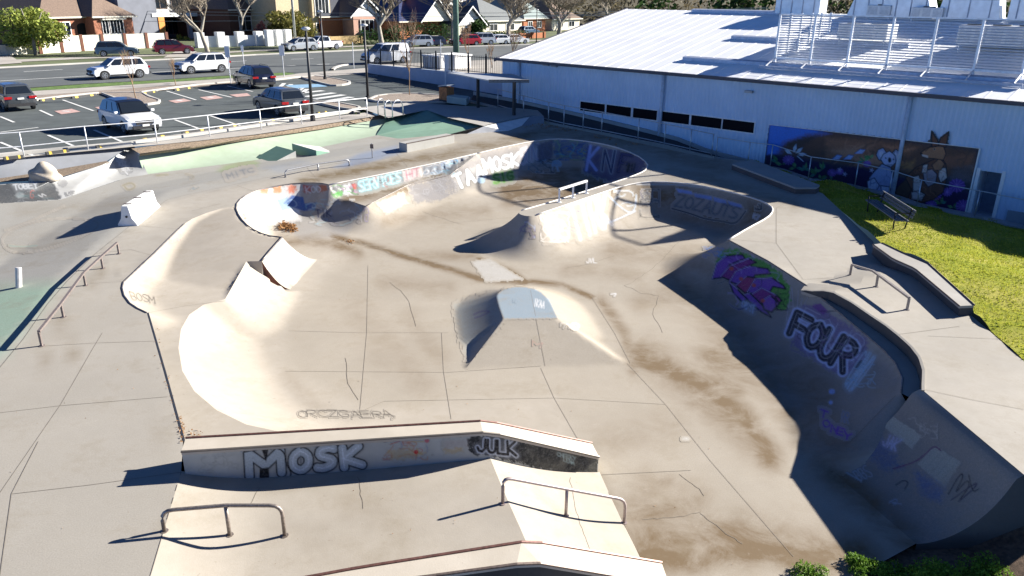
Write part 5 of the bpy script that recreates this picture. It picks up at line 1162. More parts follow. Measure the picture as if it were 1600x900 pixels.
def hiproof(h, t, x0, x1, y0, y1, z, rise, mat, ov=.45, gable=None, name='roof'):
    a, b, c, d = h.p(x0 - ov, y0 - ov, z), h.p(x1 + ov, y0 - ov, z), h.p(x1 + ov, y1 + ov, z), h.p(x0 - ov, y1 + ov, z); w, dp = x1 - x0, y1 - y0; mb = MB()
    if gable == 'front':                            # ridge runs away from the street
        xm = (x0 + x1) / 2; r0, r1 = h.p(xm, y0 - ov, z + rise), h.p(xm, y1 + ov, z + rise); mb.quad(a, r0, r1, d); mb.quad(r0, b, c, r1)
        for q in (a, b, c, d): pass
        o = part(mb, name, mat, t); s = o.modifiers.new('s', 'SOLIDIFY'); s.thickness = .12
        mb = MB(); mb.quad(h.p(x0, y0 + .02, z - .02), h.p(x1, y0 + .02, z - .02), h.p(xm, y0 + .02, z + rise * .93)); part(mb, 'gable', TRIM if mat is not SLATE else WHR, t)
        mb = MB(); dn = Vector((0, 0, -.22)); f_ = -h.v * .03; mb.prism([a + f_, r0 + f_, r0 + dn + f_, a + dn + f_], f_ * 2); mb.prism([r0 + f_, b + f_, b + dn + f_, r0 + dn + f_], f_ * 2); part(mb, 'bargeboard', WFR, t); return o
    k = min(w, dp) / 2; ym = (y0 + y1) / 2
    if w >= dp: r0, r1 = h.p(x0 + k, ym, z + rise), h.p(x1 - k, ym, z + rise); mb.quad(a, b, r1, r0); mb.quad(b, c, r1); mb.quad(c, d, r0, r1); mb.quad(d, a, r0)
    else: xm = (x0 + x1) / 2; r0, r1 = h.p(xm, y0 + k, z + rise), h.p(xm, y1 - k, z + rise); mb.quad(a, b, r0); mb.quad(b, c, r1, r0); mb.quad(c, d, r1); mb.quad(d, a, r0, r1)
    mb.quad(d, c, b, a); o = recalc(part(mb, name, mat, t)); mb = MB()
    for p_, q_ in ((a, b), (b, c)): mb.tube([p_ + Vector((0, 0, -.05)), q_ + Vector((0, 0, -.05))], .11, 4)
    part(mb, 'gutter', TRIM, o); return o
def house(name, label, A, B): h = Local(A, B); t = thing(name, label, 'house', tuple(A)); return h, t
S_ = 1.0
# 1 red brick
A, B = PC(70, 71.5), PC(198, 64.5); h, t = house('brick_house', 'red brick bungalow with brown tiled hip roof and dark arched porch', A, B); L = h.L; ev = height_at(A.lerp(B, .5), 26); 
mb = MB(); h.box(mb, 0, L * .5, .0, 12, 0, ev); part(mb, 'wall', BRICK, t); mb = MB(); h.box(mb, L * .5, L, -1.6, 12, 0, ev); part(mb, 'wall', BRICK, t)
hiproof(h, t, 0, L, 0, 12, ev, 3.6, TILE); hiproof(h, t, L * .5, L, -1.6, 6, ev + .02, 2.6, TILE)
mb = MB(); xa, xb = L * .40, L * .485; pts = [h.p(xa, -.03, 0), h.p(xb + .5, -.03, 0)] + [h.p((xa + xb + .5) / 2 + (xb + .5 - xa) / 2 * math.cos(k * math.pi / 10), -.03, ev * .62 + .45 * math.sin(k * math.pi / 10)) for k in range(11)]; mb.add(pts, [list(range(len(pts)))]); recalc(part(mb, 'porch_arch', M('porch dark', (.01, .009, .008), .9), t))
win(h, t, L * .22, L * .32, ev * .35, ev * .8); win(h, t, L * .06, L * .13, ev * .35, ev * .8)
win(h, t, L * .60, L * .67, ev * .36, ev * .86, -1.62); win(h, t, L * .70, L * .86, ev * .36, ev * .86, -1.62, bars=3); mb = MB(); h.box(mb, L * .58, L * .88, -2.1, -1.58, ev * .88, ev * .93); part(mb, 'window_hood', TRIM, t)
# 2 modern
A, B = PC(197, 63), PC(360, 56); h, t = house('modern_house', 'modern grey and white two storey house with bright orange post', A, B); L = h.L; e1 = height_at(A.lerp(B, .4), 24); e2 = e1 * 2.1
mb = MB(); h.box(mb, -2.0, L * .20, -2.5, 12, 0, e2); part(mb, 'wall', GREYR, t)
mb = MB(); h.box(mb, L * .2, L, 2, 14, 0, e1); part(mb, 'wall', M('dark wall', (.09, .09, .10), .85), t); mb = MB(); h.box(mb, L * .2, L * .75, .5, 14, e1, e2); part(mb, 'wall', WHR, t); mb = MB(); h.box(mb, L * .75, L * 1.05, 2, 14, e1, e2); part(mb, 'wall', GREYR, t)
mb = MB(); h.box(mb, L * .15, L * .95, -2.6, 3, e1 - .1, e1 + .35); part(mb, 'balcony', WHR, t)
for f in (.20, .96): mb = MB(); h.box(mb, L * f, L * f + .9, -2.6, -1.8, 0, e1 - .1); part(mb, 'post', ORG if f < .5 else M('rust post', (.3, .08, .02), .7), t)
for f in (.48, .66, .72): mb = MB(); h.box(mb, L * f, L * f + .5, -2.4, -1.9, 0, e1 - .1); part(mb, 'post', WHR if f > .7 else M('grey post', (.35, .36, .38), .8), t)
for a_, b_ in ((.24, .40), (.42, .56), (.6, .76)): win(h, t, L * a_, L * b_, .5, e1 * .85, 1.98, STEELD, 2)
for a_, b_ in ((.30, .42), (.47, .6)): win(h, t, L * a_, L * b_, e1 + .9, e1 * 1.8, .48, STEELD, 1)
win(h, t, L * .8, L * .95, e1 + .9, e1 * 1.8, 1.98, WFR, 1)
hiproof(h, t, -2, L, 0, 14, e2, 1.2, SLATE)
# 2b dark timber cottage
A, B = PC(362, 62), PC(432, 58); h, t = house('brick_house', 'shaded dark brown house behind shrubs right of the modern house', A, B); L = h.L; ev = height_at(A, 15)
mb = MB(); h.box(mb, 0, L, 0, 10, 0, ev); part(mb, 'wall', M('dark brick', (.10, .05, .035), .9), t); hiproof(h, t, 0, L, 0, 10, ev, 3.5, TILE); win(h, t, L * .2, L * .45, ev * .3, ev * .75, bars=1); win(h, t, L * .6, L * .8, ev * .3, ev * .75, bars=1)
# 3 cream two storey
A, B = PC(436, 63), PC(514, 60); h, t = house('cream_house', 'cream brick two storey house with white bay windows', A, B); L = h.L; ev = height_at(A.lerp(B, .8), 2)
mb = MB(); h.box(mb, 0, L, 0, 11, 0, ev + 2); part(mb, 'wall', M('cream brick', (.52, .42, .27), .9, 0, 5, .12), t); hiproof(h, t, 0, L, 0, 11, ev + 2, 2.5, SLATE)
mb = MB(); h.box(mb, L * .62, L * .99, -.9, 0, 0, ev + 1.2); part(mb, 'bay', M('cream brick', (.52, .42, .27), .9), t)
for z0, z1 in ((.9, ev * .42), (ev * .62, ev + .3)): win(h, t, L * .68, L * .95, z0, z1, -.9, WFR, 3)
win(h, t, L * .2, L * .4, .9, ev * .45, 0, WFR, 1)
# 4 gabled brick
A, B = PC(512, 62), PC(600, 58.5); h, t = house('brick_house', 'orange brick house with dark roof, tall chimney and white trimmed gable', A, B); L = h.L; ev = height_at(A, 26.5)
mb = MB(); h.box(mb, 0, L * .42, 1.5, 14, 0, ev); part(mb, 'wall', BRICKO, t); mb = MB(); h.box(mb, L * .38, L * .84, -1, 12, 0, ev); part(mb, 'wall', M('pink brick', (.42, .25, .19), .9, 0, 8, .15), t)
r = hiproof(h, t, 0, L, 1.5, 14, ev, 4.0, SLATE); hiproof(h, t, L * .34, L * .88, -1, 7, ev, 2.6, SLATE, gable='front')
mb = MB(); h.box(mb, L * .17, L * .25, 4, 4.9, ev, ev + 5.5); c = part(mb, 'chimney', BRICKO, r); 
win(h, t, L * .50, L * .72, ev * .3, ev * .85, -1.1, WFR, 2)
# 5 dark blue roof with two white gables
A, B = PC(632, 62), PC(738, 57); h, t = house('gabled_house', 'house with dark blue roof and two white gables behind the hedge', A, B); L = h.L; ev = height_at(A, 34)
mb = MB(); h.box(mb, 0, L * .95, 1, 14, 0, ev); part(mb, 'wall', BRICKO, t); hiproof(h, t, 0, L * .95, 1, 14, ev, 4.2, BLUE); hiproof(h, t, L * .2, L * .62, -.5, 8, ev, 3.4, BLUE, gable='front')
r = hiproof(h, t, L * .58, L * .98, -2.5, 6, ev - .6, 2.8, SLATE, gable='front'); mb = MB(); h.box(mb, L * .60, L * .96, -2.3, 4, 0, ev - .6); part(mb, 'wall', CREAM, t); mb = MB(); h.box(mb, L * .33, L * .38, 5, 5.8, ev + 2, ev + 5); part(mb, 'chimney', BRICKO, t); win(h, t, L * .68, L * .86, .8, ev * .6, -2.35, WFR, 1)
# 6 tan with grey roof; 7 brick; 8 distant
for a_, b_, top, wl, rf, lb, nm in (((752, 55), (815, 52), 33, CREAM, M('grey tile', (.16, .17, .17), .85, 0, 6, .2), 'tan house with a grey roof beyond the parked wagon', 'cream_house'), ((818, 50), (852, 48.5), 29, BRICKO, M('green grey roof', (.2, .25, .24), .7), 'red brick house far down the street with green grey roof', 'brick_house'), ((862, 48), (905, 46), 30, CREAM, TILE, 'cream cottage half hidden by the bare plane tree', 'cream_house'), ((700, 36), (740, 35), 5, WHR, SLATE, 'distant white gabled house rising behind the dark evergreen', 'gabled_house'), ((1060, 33), (1120, 33), 16, CREAM, TILE, 'distant house with brown roof beyond the hall ridge', 'brick_house'), ((1120, 32), (1200, 31), 14, WHR, M('terracotta', (.36, .14, .08), .8), 'distant house with terracotta roof beyond the hall ridge', 'white_house')):
    A, B = PC(*a_), PC(*b_); h, t = house(nm, lb, A, B); L = h.L; ev = height_at(A, top); mb = MB(); h.box(mb, 0, L, 0, 12, 0, ev); part(mb, 'wall', wl, t); hiproof(h, t, 0, L, 0, 12, ev, 3.6, rf, gable='front' if 'gabled' in nm else None); win(h, t, L * .2, L * .38, ev * .3, ev * .75, 0, WFR, 1); win(h, t, L * .6, L * .8, ev * .3, ev * .75, 0, WFR, 1)
# garden walls
def gwall(name, label, px, h_, mat, piers, pmat, pw=.35, ph=.25):
    pts = [PC(*q) for q in px]; t = thing(name, label, 'garden wall', tuple(pts[0])); mb = MB(); mb.loft([[p for p in pts], [p + Vector((0, 0, h_)) for p in pts], [p + Vector((0, .2, h_)) for p in pts], [p + Vector((0, .2, 0)) for p in pts]]); part(mb, 'wall_panel', mat, t)
    q = resample(pts, piers)
    for p in q: mb = MB(); mb.box(p + Vector((0, .08, (h_ + ph) / 2)), (pw, pw, h_ + ph), RZd); part(mb, 'pier', pmat, t)
gwall('garden_wall', 'cream panelled garden wall with brown posts before the brick house', [(64, 84), (150, 78.5), (215, 76), (262, 74)], 1.6, TRIM, 7, M('brown post', (.2, .08, .05), .8), .3, .1)
gwall('garden_wall', 'low cream garden wall behind the green street tree', [(-40, 90), (48, 84)], .9, TRIM, 3, M('cream pier', (.55, .5, .4), .8), .5, .1)
gwall('garden_wall', 'bright white garden wall with raised piers', [(313, 74.5), (358, 73), (400, 71.5), (434, 70.5)], 1.25, WHR, 5, WHR, .9, .45)
gwall('garden_wall', 'white garden wall piers beside the silver hatchback', [(421, 72), (450, 71)], 1.7, WHR, 3, WHR, .8, .2)
gwall('garden_wall', 'low yellow brick retaining wall behind the white pickup', [(515, 70), (565, 67.5)], 1.0, M('yellow brick', (.42, .30, .14), .9, 0, 6, .2), 2, M('yellow brick', (.42, .3, .14), .9), .3, .05)
gwall('garden_wall', 'low orange brick wall below the red brick house', [(812, 61), (850, 59)], .8, BRICKO, 3, BRICKO, .4, .1)
sheet('footpath', [(0, 98), (150, 91), (330, 84), (400, 80), (600, 71), (860, 63.5), (860, 62), (600, 69.5), (400, 78), (330, 82), (150, 88), (0, 94)], PAVE, .02)
sheet('driveway', [(-60, 105), (35, 98), (16, 87), (-60, 90)], PAVE, .03); sheet('driveway', [(255, 90), (330, 88), (300, 78), (275, 80)], PAVE, .03)
# ------------------------------------------------------------------ vegetation
def cloud(name, clumps, n, size, mat, parent, seed=1, flat=.6):
    rs = np.random.RandomState(seed); V = []; Fc = []
    vol = np.array([c[1][0] * c[1][1] * c[1][2] for c in clumps]) ** .8; ks = (n * vol / vol.sum()).astype(int) + 3
    for (c, r_), k in zip(clumps, ks):
        d = rs.normal(size=(k, 3)); d /= np.linalg.norm(d, axis=1)[:, None]; rad = rs.uniform(.35, 1.08, (k, 1)) ** .6; p = np.array(c) + d * rad * np.array(r_)
        p += rs.normal(size=(k, 3)) * np.array(r_) * .10
        for q in p:
            a = rs.normal(size=3); a /= np.linalg.norm(a); b = rs.normal(size=3); b -= a * a.dot(b); b /= np.linalg.norm(b); s = size * rs.uniform(.5, 1.35); o = len(V)
            V += [tuple(q - a * s), tuple(q + b * s * flat), tuple(q + a * s), tuple(q - b * s * flat)]; Fc.append((o, o + 1, o + 2, o + 3))
    mb = MB(); mb.v = V; mb.f = Fc; mb.m = [0] * len(Fc)
    return part(mb, name, mat, parent) if parent else mb.build(name, mat)
BARK = M('pale bark', (.30, .27, .22), .9, 0, 5, .3, .4); TWIG = M('twig', (.24, .20, .15), .9, 0, 5, .25); TWIGB = M('brown twig', (.26, .17, .10), .9, 0, 5, .25); BARKD = M('dark bark', (.08, .065, .05), .9, 0, 5, .3)
def bare_tree(label, base, height, spread, trunk_r, seed, levels=5, bark=BARK, twig=TWIG, name='bare_tree', fork=.3, upright=.22, group=None, nb=(3, 4), tw=1.0):
    rs = random.Random(seed); t = thing(name, label, 'tree', tuple(base), group=group); tr = MB(); cr = MB()
    def grow(p, d, ln, r, lv):
        pts = [p]; q = p; dd = d.copy()
        for k in range(3):
            dd = (dd + Vector((rs.uniform(-1, 1), rs.uniform(-1, 1), rs.uniform(-.3, .6))) * .13).normalized(); q = q + dd * ln / 3; pts.append(q)
        (tr if lv < 2 else cr).tube(pts, r, 7 if lv < 2 else (4 if lv < 4 else 3), r * .62, cap=False)
        if lv >= levels: return
        for i in range(rs.randint(*nb)):
            a = rs.uniform(0, 6.283); s = spread * rs.uniform(.6, 1.15); nd = (dd * (1.0) + Vector((math.cos(a) * s, math.sin(a) * s, upright * rs.uniform(0, 1.6)))).normalized(); st = pts[3] if (i < 2 or lv == 0) else pts[2]
            grow(st, nd, ln * rs.uniform(.68, .9), r * rs.uniform(.50, .66), lv + 1)
    grow(Vector(base), Vector((rs.uniform(-.05, .05), 0, 1)), height * fork, trunk_r, 0)
    part(tr, 'trunk', bark, t, True); part(cr, 'branches', twig, t); return t
def leafy(label, px, py, top, wpx, mat, seed, n=2600, size=.16, name='leafy_tree', base=None, trunk=True, squash=.9, cat='tree', clumps=9, group=None):
    b = base or PC(px, py); h = height_at(b, top); w = wpx * b.y / F * .5 * 1.02; rs = random.Random(seed); t = thing(name, label, cat, tuple(b), group=group)
    z0 = h * (.30 if trunk else .05)
    if trunk:
        mb = MB(); mb.tube([b, b + Vector((.05, 0, h * .3)), b + Vector((0, .1, h * .6))], .035 * h, 8, .015 * h)
        for k in range(5): a = rs.uniform(0, 6.28); mb.tube([b + Vector((0, 0, h * .3)), b + Vector((math.cos(a) * w * .6, math.sin(a) * w * .6, h * rs.uniform(.55, .8)))], .02 * h, 5, .008 * h)
        part(mb, 'trunk', BARK, t, True)
    cl = []
    for k in range(clumps):
        a = rs.uniform(0, 6.28); rr = rs.uniform(.2, .72); z = z0 + (h - z0) * rs.uniform(.22, .82); e = 1 - .45 * abs((z - z0) / (h - z0) - .45); s = rs.uniform(.30, .5)
        cl.append(((b.x + math.cos(a) * w * rr * e, b.y + math.sin(a) * w * rr * e, z), (w * s, w * s, (h - z0) * s * .62 * squash)))
    cloud('crown', cl, n, size, mat, t, seed); return t
YG = foliage('spring leaf', (.13, .20, .03), (.40, .42, .10), .5); DG = foliage('dark leaf', (.015, .04, .012), (.06, .11, .03), .6); OG = foliage('olive leaf', (.07, .09, .02), (.26, .22, .06), .5); PK = foliage('pink leaf', (.22, .07, .07), (.40, .17, .14), .8); BG_ = foliage('bright leaf', (.08, .16, .02), (.22, .32, .05), .9)
leafy('yellow green street tree in fresh leaf at the left edge', 56, 86, -8, 92, YG, 5, 5200, .17, squash=1.0, clumps=14)
leafy('dark garden shrub behind the low cream wall', 30, 80, 48, 42, DG, 6, 1500, .16, 'garden_shrub', trunk=False, cat='shrub')
leafy('olive green garden tree beside the cream two storey house', 456, 66, 5, 82, OG, 8, 4200, .2, clumps=12)
leafy('green shrub low behind the white garden wall', 420, 68, 38, 44, DG, 9, 1300, .18, 'garden_shrub', trunk=False, cat='shrub')
leafy('pink blossom shrub right of the modern house', 408, 66, 20, 26, PK, 10, 1000, .16, 'garden_shrub', trunk=False, cat='shrub')
leafy('yellow shrub before the modern house', 285, 62, 42, 20, YG, 11, 500, .14, 'garden_shrub', trunk=False, cat='shrub')
leafy('dark rounded shrub before the modern house', 262, 64, 46, 24, DG, 12, 600, .14, 'garden_shrub', trunk=False, cat='shrub')
leafy('bright green low shrub under the rust coloured post', 343, 66, 50, 26, BG_, 13, 500, .14, 'garden_shrub', trunk=False, cat='shrub')
leafy('lime green lawn shrub behind the dark red SUV', 300, 73, 59, 30, BG_, 14, 800, .14, 'garden_shrub', trunk=False, cat='shrub')
leafy('round yellow green shrub behind the white pickup', 512, 67, 45, 20, YG, 15, 600, .14, 'garden_shrub', trunk=False, cat='shrub')
leafy('dark low shrub before the orange brick house', 535, 66, 50, 32, DG, 16, 700, .15, 'garden_shrub', trunk=False, cat='shrub')
leafy('dark evergreen tree right of the thick utility pole', 736, 58, 12, 44, DG, 17, 2200, .28, clumps=9)
leafy('green shrub by the cream garden wall corner', 165, 74, 58, 14, DG, 18, 300, .12, 'garden_shrub', trunk=False, cat='shrub')
def hedge(px0, px1, top, depth, label, seed):
    A, B = PC(*px0), PC(*px1); h = height_at(A.lerp(B, .5), top); n = int((B - A).length / .9); cl = []; rs = random.Random(seed)
    for i in range(n):
        p = A.lerp(B, i / max(1, n - 1))
        for z in (.3, .7): cl.append(((p.x, p.y + depth / 2, ZC + h * z), (1.0, depth * .55, h * rs.uniform(.28, .38))))
    o = cloud('hedge', cl, n * 130, .16, DG, None, seed); return tag(o, label, 'hedge')
hedge((566, 70.5), (612, 68), 46, 1.6, 'tall dark clipped hedge behind the bare street tree', 21); hedge((612, 69), (698, 65), 38, 2.0, 'long tall dark hedge behind the silver and dark blue cars', 22); hedge((745, 60), (815, 57), 49, 1.2, 'low clipped hedge before the tan house', 23)
bt_ = lambda px, py, top: (PC(px, py), height_at(PC(px, py), top))
b, hh_ = bt_(325, 84, -25); bare_tree('tall bare plane tree left of the white garden wall', b, hh_ * 1.6, 1.1, .26, 31, 6, fork=.20)
b, hh_ = bt_(597, 74, -25); bare_tree('bare plane tree with forked pale trunk behind the white van', b, hh_ * 1.6, 1.1, .36, 32, 6, fork=.22)
b, hh_ = bt_(793, 68, -20); bare_tree('bare plane tree beside the white sedan', b, hh_ * 1.6, 1.1, .38, 33, 6, fork=.2)
b, hh_ = bt_(873, 60, -15); bare_tree('bare spreading plane tree above the gable edge of the hall', b, hh_ * 1.6, 1.1, .42, 34, 6, fork=.2)
b, hh_ = bt_(706, 66, -14); bare_tree('bare grey tree just left of the thick utility pole', b, hh_ * 1.6, 1.1, .26, 35, 6, fork=.25)
b, hh_ = bt_(375, 66, -30); bare_tree('dark bare tree before the shaded brown house', b, hh_ * 1.6, 1.1, .22, 36, 6, fork=.25, twig=TWIG)
b, hh_ = bt_(950, 48, -20); bare_tree('bare tree beyond the ridge of the hall', b, hh_ * 1.6, 1.1, .35, 37, 6, fork=.2)
for px, py, top, sd_, lb in ((213, 156, 92, 41, 'bare twiggy sapling in the pebble island between bays'), (275, 134, 102, 42, 'thin bare sapling in the bed behind the parking bays'), (640, 150, 52, 43, 'slender bare sapling in the wide pebble island')):
    b = PC(px, py); bare_tree(lb, b, height_at(b, top) * 1.15, .42, .035, sd_, 4, TWIGB, TWIGB, 'sapling', .34, .9, nb=(3, 4))
for px, top, sd_, lb in ((699, 45, 44, 'brown twiggy sapling behind the white panel sign'), (735, 72, 45, 'short brown sapling behind the black picket fence'), (768, 50, 46, 'slim brown sapling near the corner of the hall')):
    b = onterr(px, 108) + nw * 2.0; bare_tree(lb, b, height_at(b, top) * 1.1, .38, .045, sd_, 4, TWIGB, TWIGB, 'sapling', .3, 1.0, nb=(3, 4))
# wooded rise behind the houses
TW2 = foliage('far twigs', (.10, .085, .055), (.24, .20, .12), .15); rs = random.Random(5); cl = []
mb = MB(); pts = []
for i in range(60):
    x = -260 + i * 9; y = 190 + 12 * math.sin(i); hgt_ = 13 + 4 * math.sin(i * 1.7) + rs.uniform(-1, 3); cl.append(((x, y, ZC + hgt_ * .5), (8, 5, hgt_ * .55)))
o = cloud('far_wood', cl, 26000, .75, TW2, None, 77, .35); stuff(o, 'brown leafless woodland behind the houses', 'woodland')
cl = [((rs.uniform(-230, 250), rs.uniform(180, 188), ZC + rs.uniform(2, 6)), (rs.uniform(4, 8), 4, rs.uniform(2.5, 5))) for i in range(40)]
o = cloud('far_wood', cl, 9000, .8, DG, None, 78, .5); stuff(o, 'dark evergreen trees mixed in the far woodland', 'woodland')
mb = MB(); rows = []
for j, (y, z) in enumerate(((190, ZC), (230, 10), (300, 20), (420, 34), (600, 42))): rows.append([Vector((-500 + i * 25, y, z + (2.5 * math.sin(i * .9 + j) if j else 0))) for i in range(45)])
mb.loft(rows); struct(mb.build('hill', M('hill woodland', (.10, .085, .05), 1, 0, .08, .5), smooth=True))
# shrubs at the bottom right corner
BR = foliage('bright shrub', (.05, .13, .012), (.24, .38, .05), 3)
for i, (px, py, r_, lb) in enumerate(((1262, 912, .30, 'small leafy weed shrub at the bottom edge by the concrete floor corner'), (1352, 897, .26, 'bright green low shrub against the floor edge'), (1460, 915, .42, 'wide bright green shrub cut by the bottom edge'), (1535, 905, .36, 'rightmost bright green shrub on the soil'), (1405, 905, .25, 'small green shrub between the two wider ones'))):
    b = P(px, py, -1.1); t = thing('shrub', lb, 'shrub', tuple(b), group='low shrubs at the bottom right'); rs = random.Random(90 + i)
    cl = [((b.x + rs.uniform(-r_, r_) * .8, b.y + rs.uniform(-r_, r_) * .6, b.z + rs.uniform(.05, .18)), (r_ * .5, r_ * .5, r_ * .32)) for k in range(9)]
    cloud('leaves', cl, 2600, .022, BR, t, 60 + i, .5); mb = MB()
    for k in range(7): a = rs.uniform(0, 6.28); mb.tube([b, b + Vector((math.cos(a) * r_ * .6, math.sin(a) * r_ * .6, .22))], .008, 4, .004)
    part(mb, 'stem', BARKD, t)
# ------------------------------------------------------------------ graffiti: painted strokes laid on the real surfaces
L_ = {
 'A': [[(0, 1), (.5, 0), (1, 1)], [(.2, .62), (.8, .62)]], 'B': [[(0, 0), (0, 1), (.8, .95), (.95, .75), (.75, .5), (0, .5)], [(0, 0), (.7, .03), (.85, .25), (.7, .48)]],
 'C': [[(1, .12), (.6, 0), (.15, .15), (0, .5), (.15, .85), (.6, 1), (1, .88)]], 'D': [[(0, 0), (0, 1), (.6, .95), (1, .5), (.6, .05), (0, 0)]], 'E': [[(1, 0), (0, 0), (0, 1), (1, 1)], [(0, .5), (.8, .5)]],
 'F': [[(1, 0), (0, 0), (0, 1)], [(0, .5), (.8, .5)]], 'G': [[(1, .12), (.6, 0), (.15, .15), (0, .5), (.15, .85), (.6, 1), (1, .85), (1, .55), (.6, .55)]], 'H': [[(0, 0), (0, 1)], [(1, 0), (1, 1)], [(0, .5), (1, .5)]],
 'I': [[(.5, 0), (.5, 1)]], 'J': [[(.9, 0), (.9, .75), (.6, 1), (.2, .95), (0, .7)]], 'K': [[(0, 0), (0, 1)], [(1, 0), (0, .55), (1, 1)]], 'L': [[(0, 0), (0, 1), (1, 1)]], 'M': [[(0, 1), (0, 0), (.5, .6), (1, 0), (1, 1)]],
 'N': [[(0, 1), (0, 0), (1, 1), (1, 0)]], 'O': [[(.5, 0), (.1, .2), (0, .5), (.1, .8), (.5, 1), (.9, .8), (1, .5), (.9, .2), (.5, 0)]], 'P': [[(0, 1), (0, 0), (.8, .05), (1, .28), (.8, .52), (0, .55)]], 'R': [[(0, 1), (0, 0), (.8, .05), (1, .28), (.8, .5), (0, .55)], [(.4, .55), (1, 1)]],
 'S': [[(1, .1), (.6, 0), (.1, .1), (.05, .35), (.5, .5), (.95, .65), (.9, .9), (.4, 1), (0, .9)]], 'T': [[(0, 0), (1, 0)], [(.5, 0), (.5, 1)]], 'U': [[(0, 0), (0, .75), (.3, 1), (.7, 1), (1, .75), (1, 0)]], 'V': [[(0, 0), (.5, 1), (1, 0)]], 'W': [[(0, 0), (.25, 1), (.5, .3), (.75, 1), (1, 0)]],
 'X': [[(0, 0), (1, 1)], [(1, 0), (0, 1)]], 'Y': [[(0, 0), (.5, .5), (1, 0)], [(.5, .5), (.5, 1)]], 'Z': [[(0, 0), (1, 0), (0, 1), (1, 1)]], '1': [[(.2, .2), (.5, 0), (.5, 1)]], '#': [[(.3, 0), (.2, 1)], [(.75, 0), (.65, 1)], [(0, .3), (1, .3)], [(0, .7), (1, .7)]], '2': [[(0, .2), (.4, 0), (.9, .15), (.9, .4), (0, 1), (1, 1)]], '3': [[(0, .1), (.6, 0), (.9, .25), (.4, .48), (.95, .75), (.5, 1), (0, .9)]], ' ': []}
class Canvas:
    def __init__(s, x0, y0, x1, y1, step=1.5):
        s.x0, s.y0, s.step = x0, y0, step; s.nx, s.ny = int((x1 - x0) / step) + 1, int((y1 - y0) / step) + 1
        s.X, s.Y = np.meshgrid(x0 + np.arange(s.nx) * step, y0 + np.arange(s.ny) * step); s.c = np.zeros((s.ny, s.nx, 3)); s.a = np.zeros((s.ny, s.nx))
        s.rs = np.random.RandomState(int(x0 + y0)); 
        n = s.rs.uniform(-1, 1, (s.ny + 4, s.nx + 4)); s.nz = (n[2:-2, 2:-2] + n[1:-3, 2:-2] + n[3:-1, 2:-2] + n[2:-2, 1:-3] + n[2:-2, 3:-1]) / 2.2
    def put(s, k, col, sl=None):
        sl = sl or (slice(None), slice(None)); c, a = s.c[sl], s.a[sl]; k = np.clip(k, 0, 1); na = a + k * (1 - a)
        w = np.where(na > 1e-4, k / np.maximum(na, 1e-4), 0)[..., None]; c[...] = c * (1 - w) + np.array(col) * w; a[...] = na
    def box(s, pts, m):
        xs = [p[0] for p in pts]; ys = [p[1] for p in pts]; i0 = max(0, int((min(xs) - m - s.x0) / s.step)); i1 = min(s.nx, int((max(xs) + m - s.x0) / s.step) + 2); j0 = max(0, int((min(ys) - m - s.y0) / s.step)); j1 = min(s.ny, int((max(ys) + m - s.y0) / s.step) + 2)
        return (slice(j0, max(j0, j1)), slice(i0, max(i0, i1)))
    def stroke(s, pts, w, col, al=1., soft=None, rough=0.):
        soft = soft or s.step; sl = s.box(pts, w + soft); X, Y = s.X[sl], s.Y[sl]
        if X.size == 0: return
        d = np.full(X.shape, 1e9)
        for a, b in zip(pts[:-1], pts[1:]): d = np.minimum(d, segdist(X, Y, a, b)[0])
        s.put(((w / 2 - d + s.nz[sl] * rough) / soft + .5).clip(0, 1) * al, col, sl)
    def fill(s, pts, col, al=1., soft=None, rough=0.):
        soft = soft or s.step; sl = s.box(pts, soft); X, Y = s.X[sl], s.Y[sl]
        if X.size == 0: return
        d = np.full(X.shape, 1e9); n = len(pts)
        for i in range(n): d = np.minimum(d, segdist(X, Y, pts[i], pts[(i + 1) % n])[0])
        d = np.where(inpoly(X, Y, pts), d, -d); s.put(((d + s.nz[sl] * rough) / soft + .5).clip(0, 1) * al, col, sl)
    def blob(s, x, y, rx, ry, col, al=1., soft=1.5): s.fill([(x + rx * math.cos(k * .524), y + ry * math.sin(k * .524)) for k in range(12)], col, al, soft)
    def curve(s, pts, w, col, **k): s.stroke([tuple(q) for q in smooth_line([Vector((p[0], p[1], 0)) for p in pts], 2)] if False else [(q.x, q.y) for q in smooth_line([Vector((p[0], p[1], 0)) for p in pts], 2)], w, col, **k)
    def text(s, txt, quad, layers, gap=.22, jig=0.):
        TL, TR, BR, BL = [np.array(q, float) for q in quad]; n = len(txt)
        def mp(u, v): return tuple((TL * (1 - u) + TR * u) * (1 - v) + (BL * (1 - u) + BR * u) * v)
        rs = random.Random(len(txt) + int(TL[0])); js = [(rs.uniform(-jig, jig), rs.uniform(-jig, jig)) for _ in txt]
        layers = [(layers[0][0] + 5, tuple(x * .8 + .05 for x in layers[0][1]), -.22)] + list(layers) if layers[0][0] > 1.5 else layers
        for w, col, al in layers:
            sft = 6 if al < 0 else None; al = abs(al)
            for i, ch in enumerate(txt):
                for pl_ in L_[ch]:
                    u0 = (i + gap / 2) / n; du = (1 - gap) / n; q = [mp(u0 + du * x + js[i][0] / n, y + js[i][1]) for x, y in pl_]
                    if len(q) > 2: q = [(r.x, r.y) for r in smooth_line([Vector((a, b, 0)) for a, b in q], 1)] if len(pl_) > 5 else q
                    s.stroke(q, w, col, al, sft)
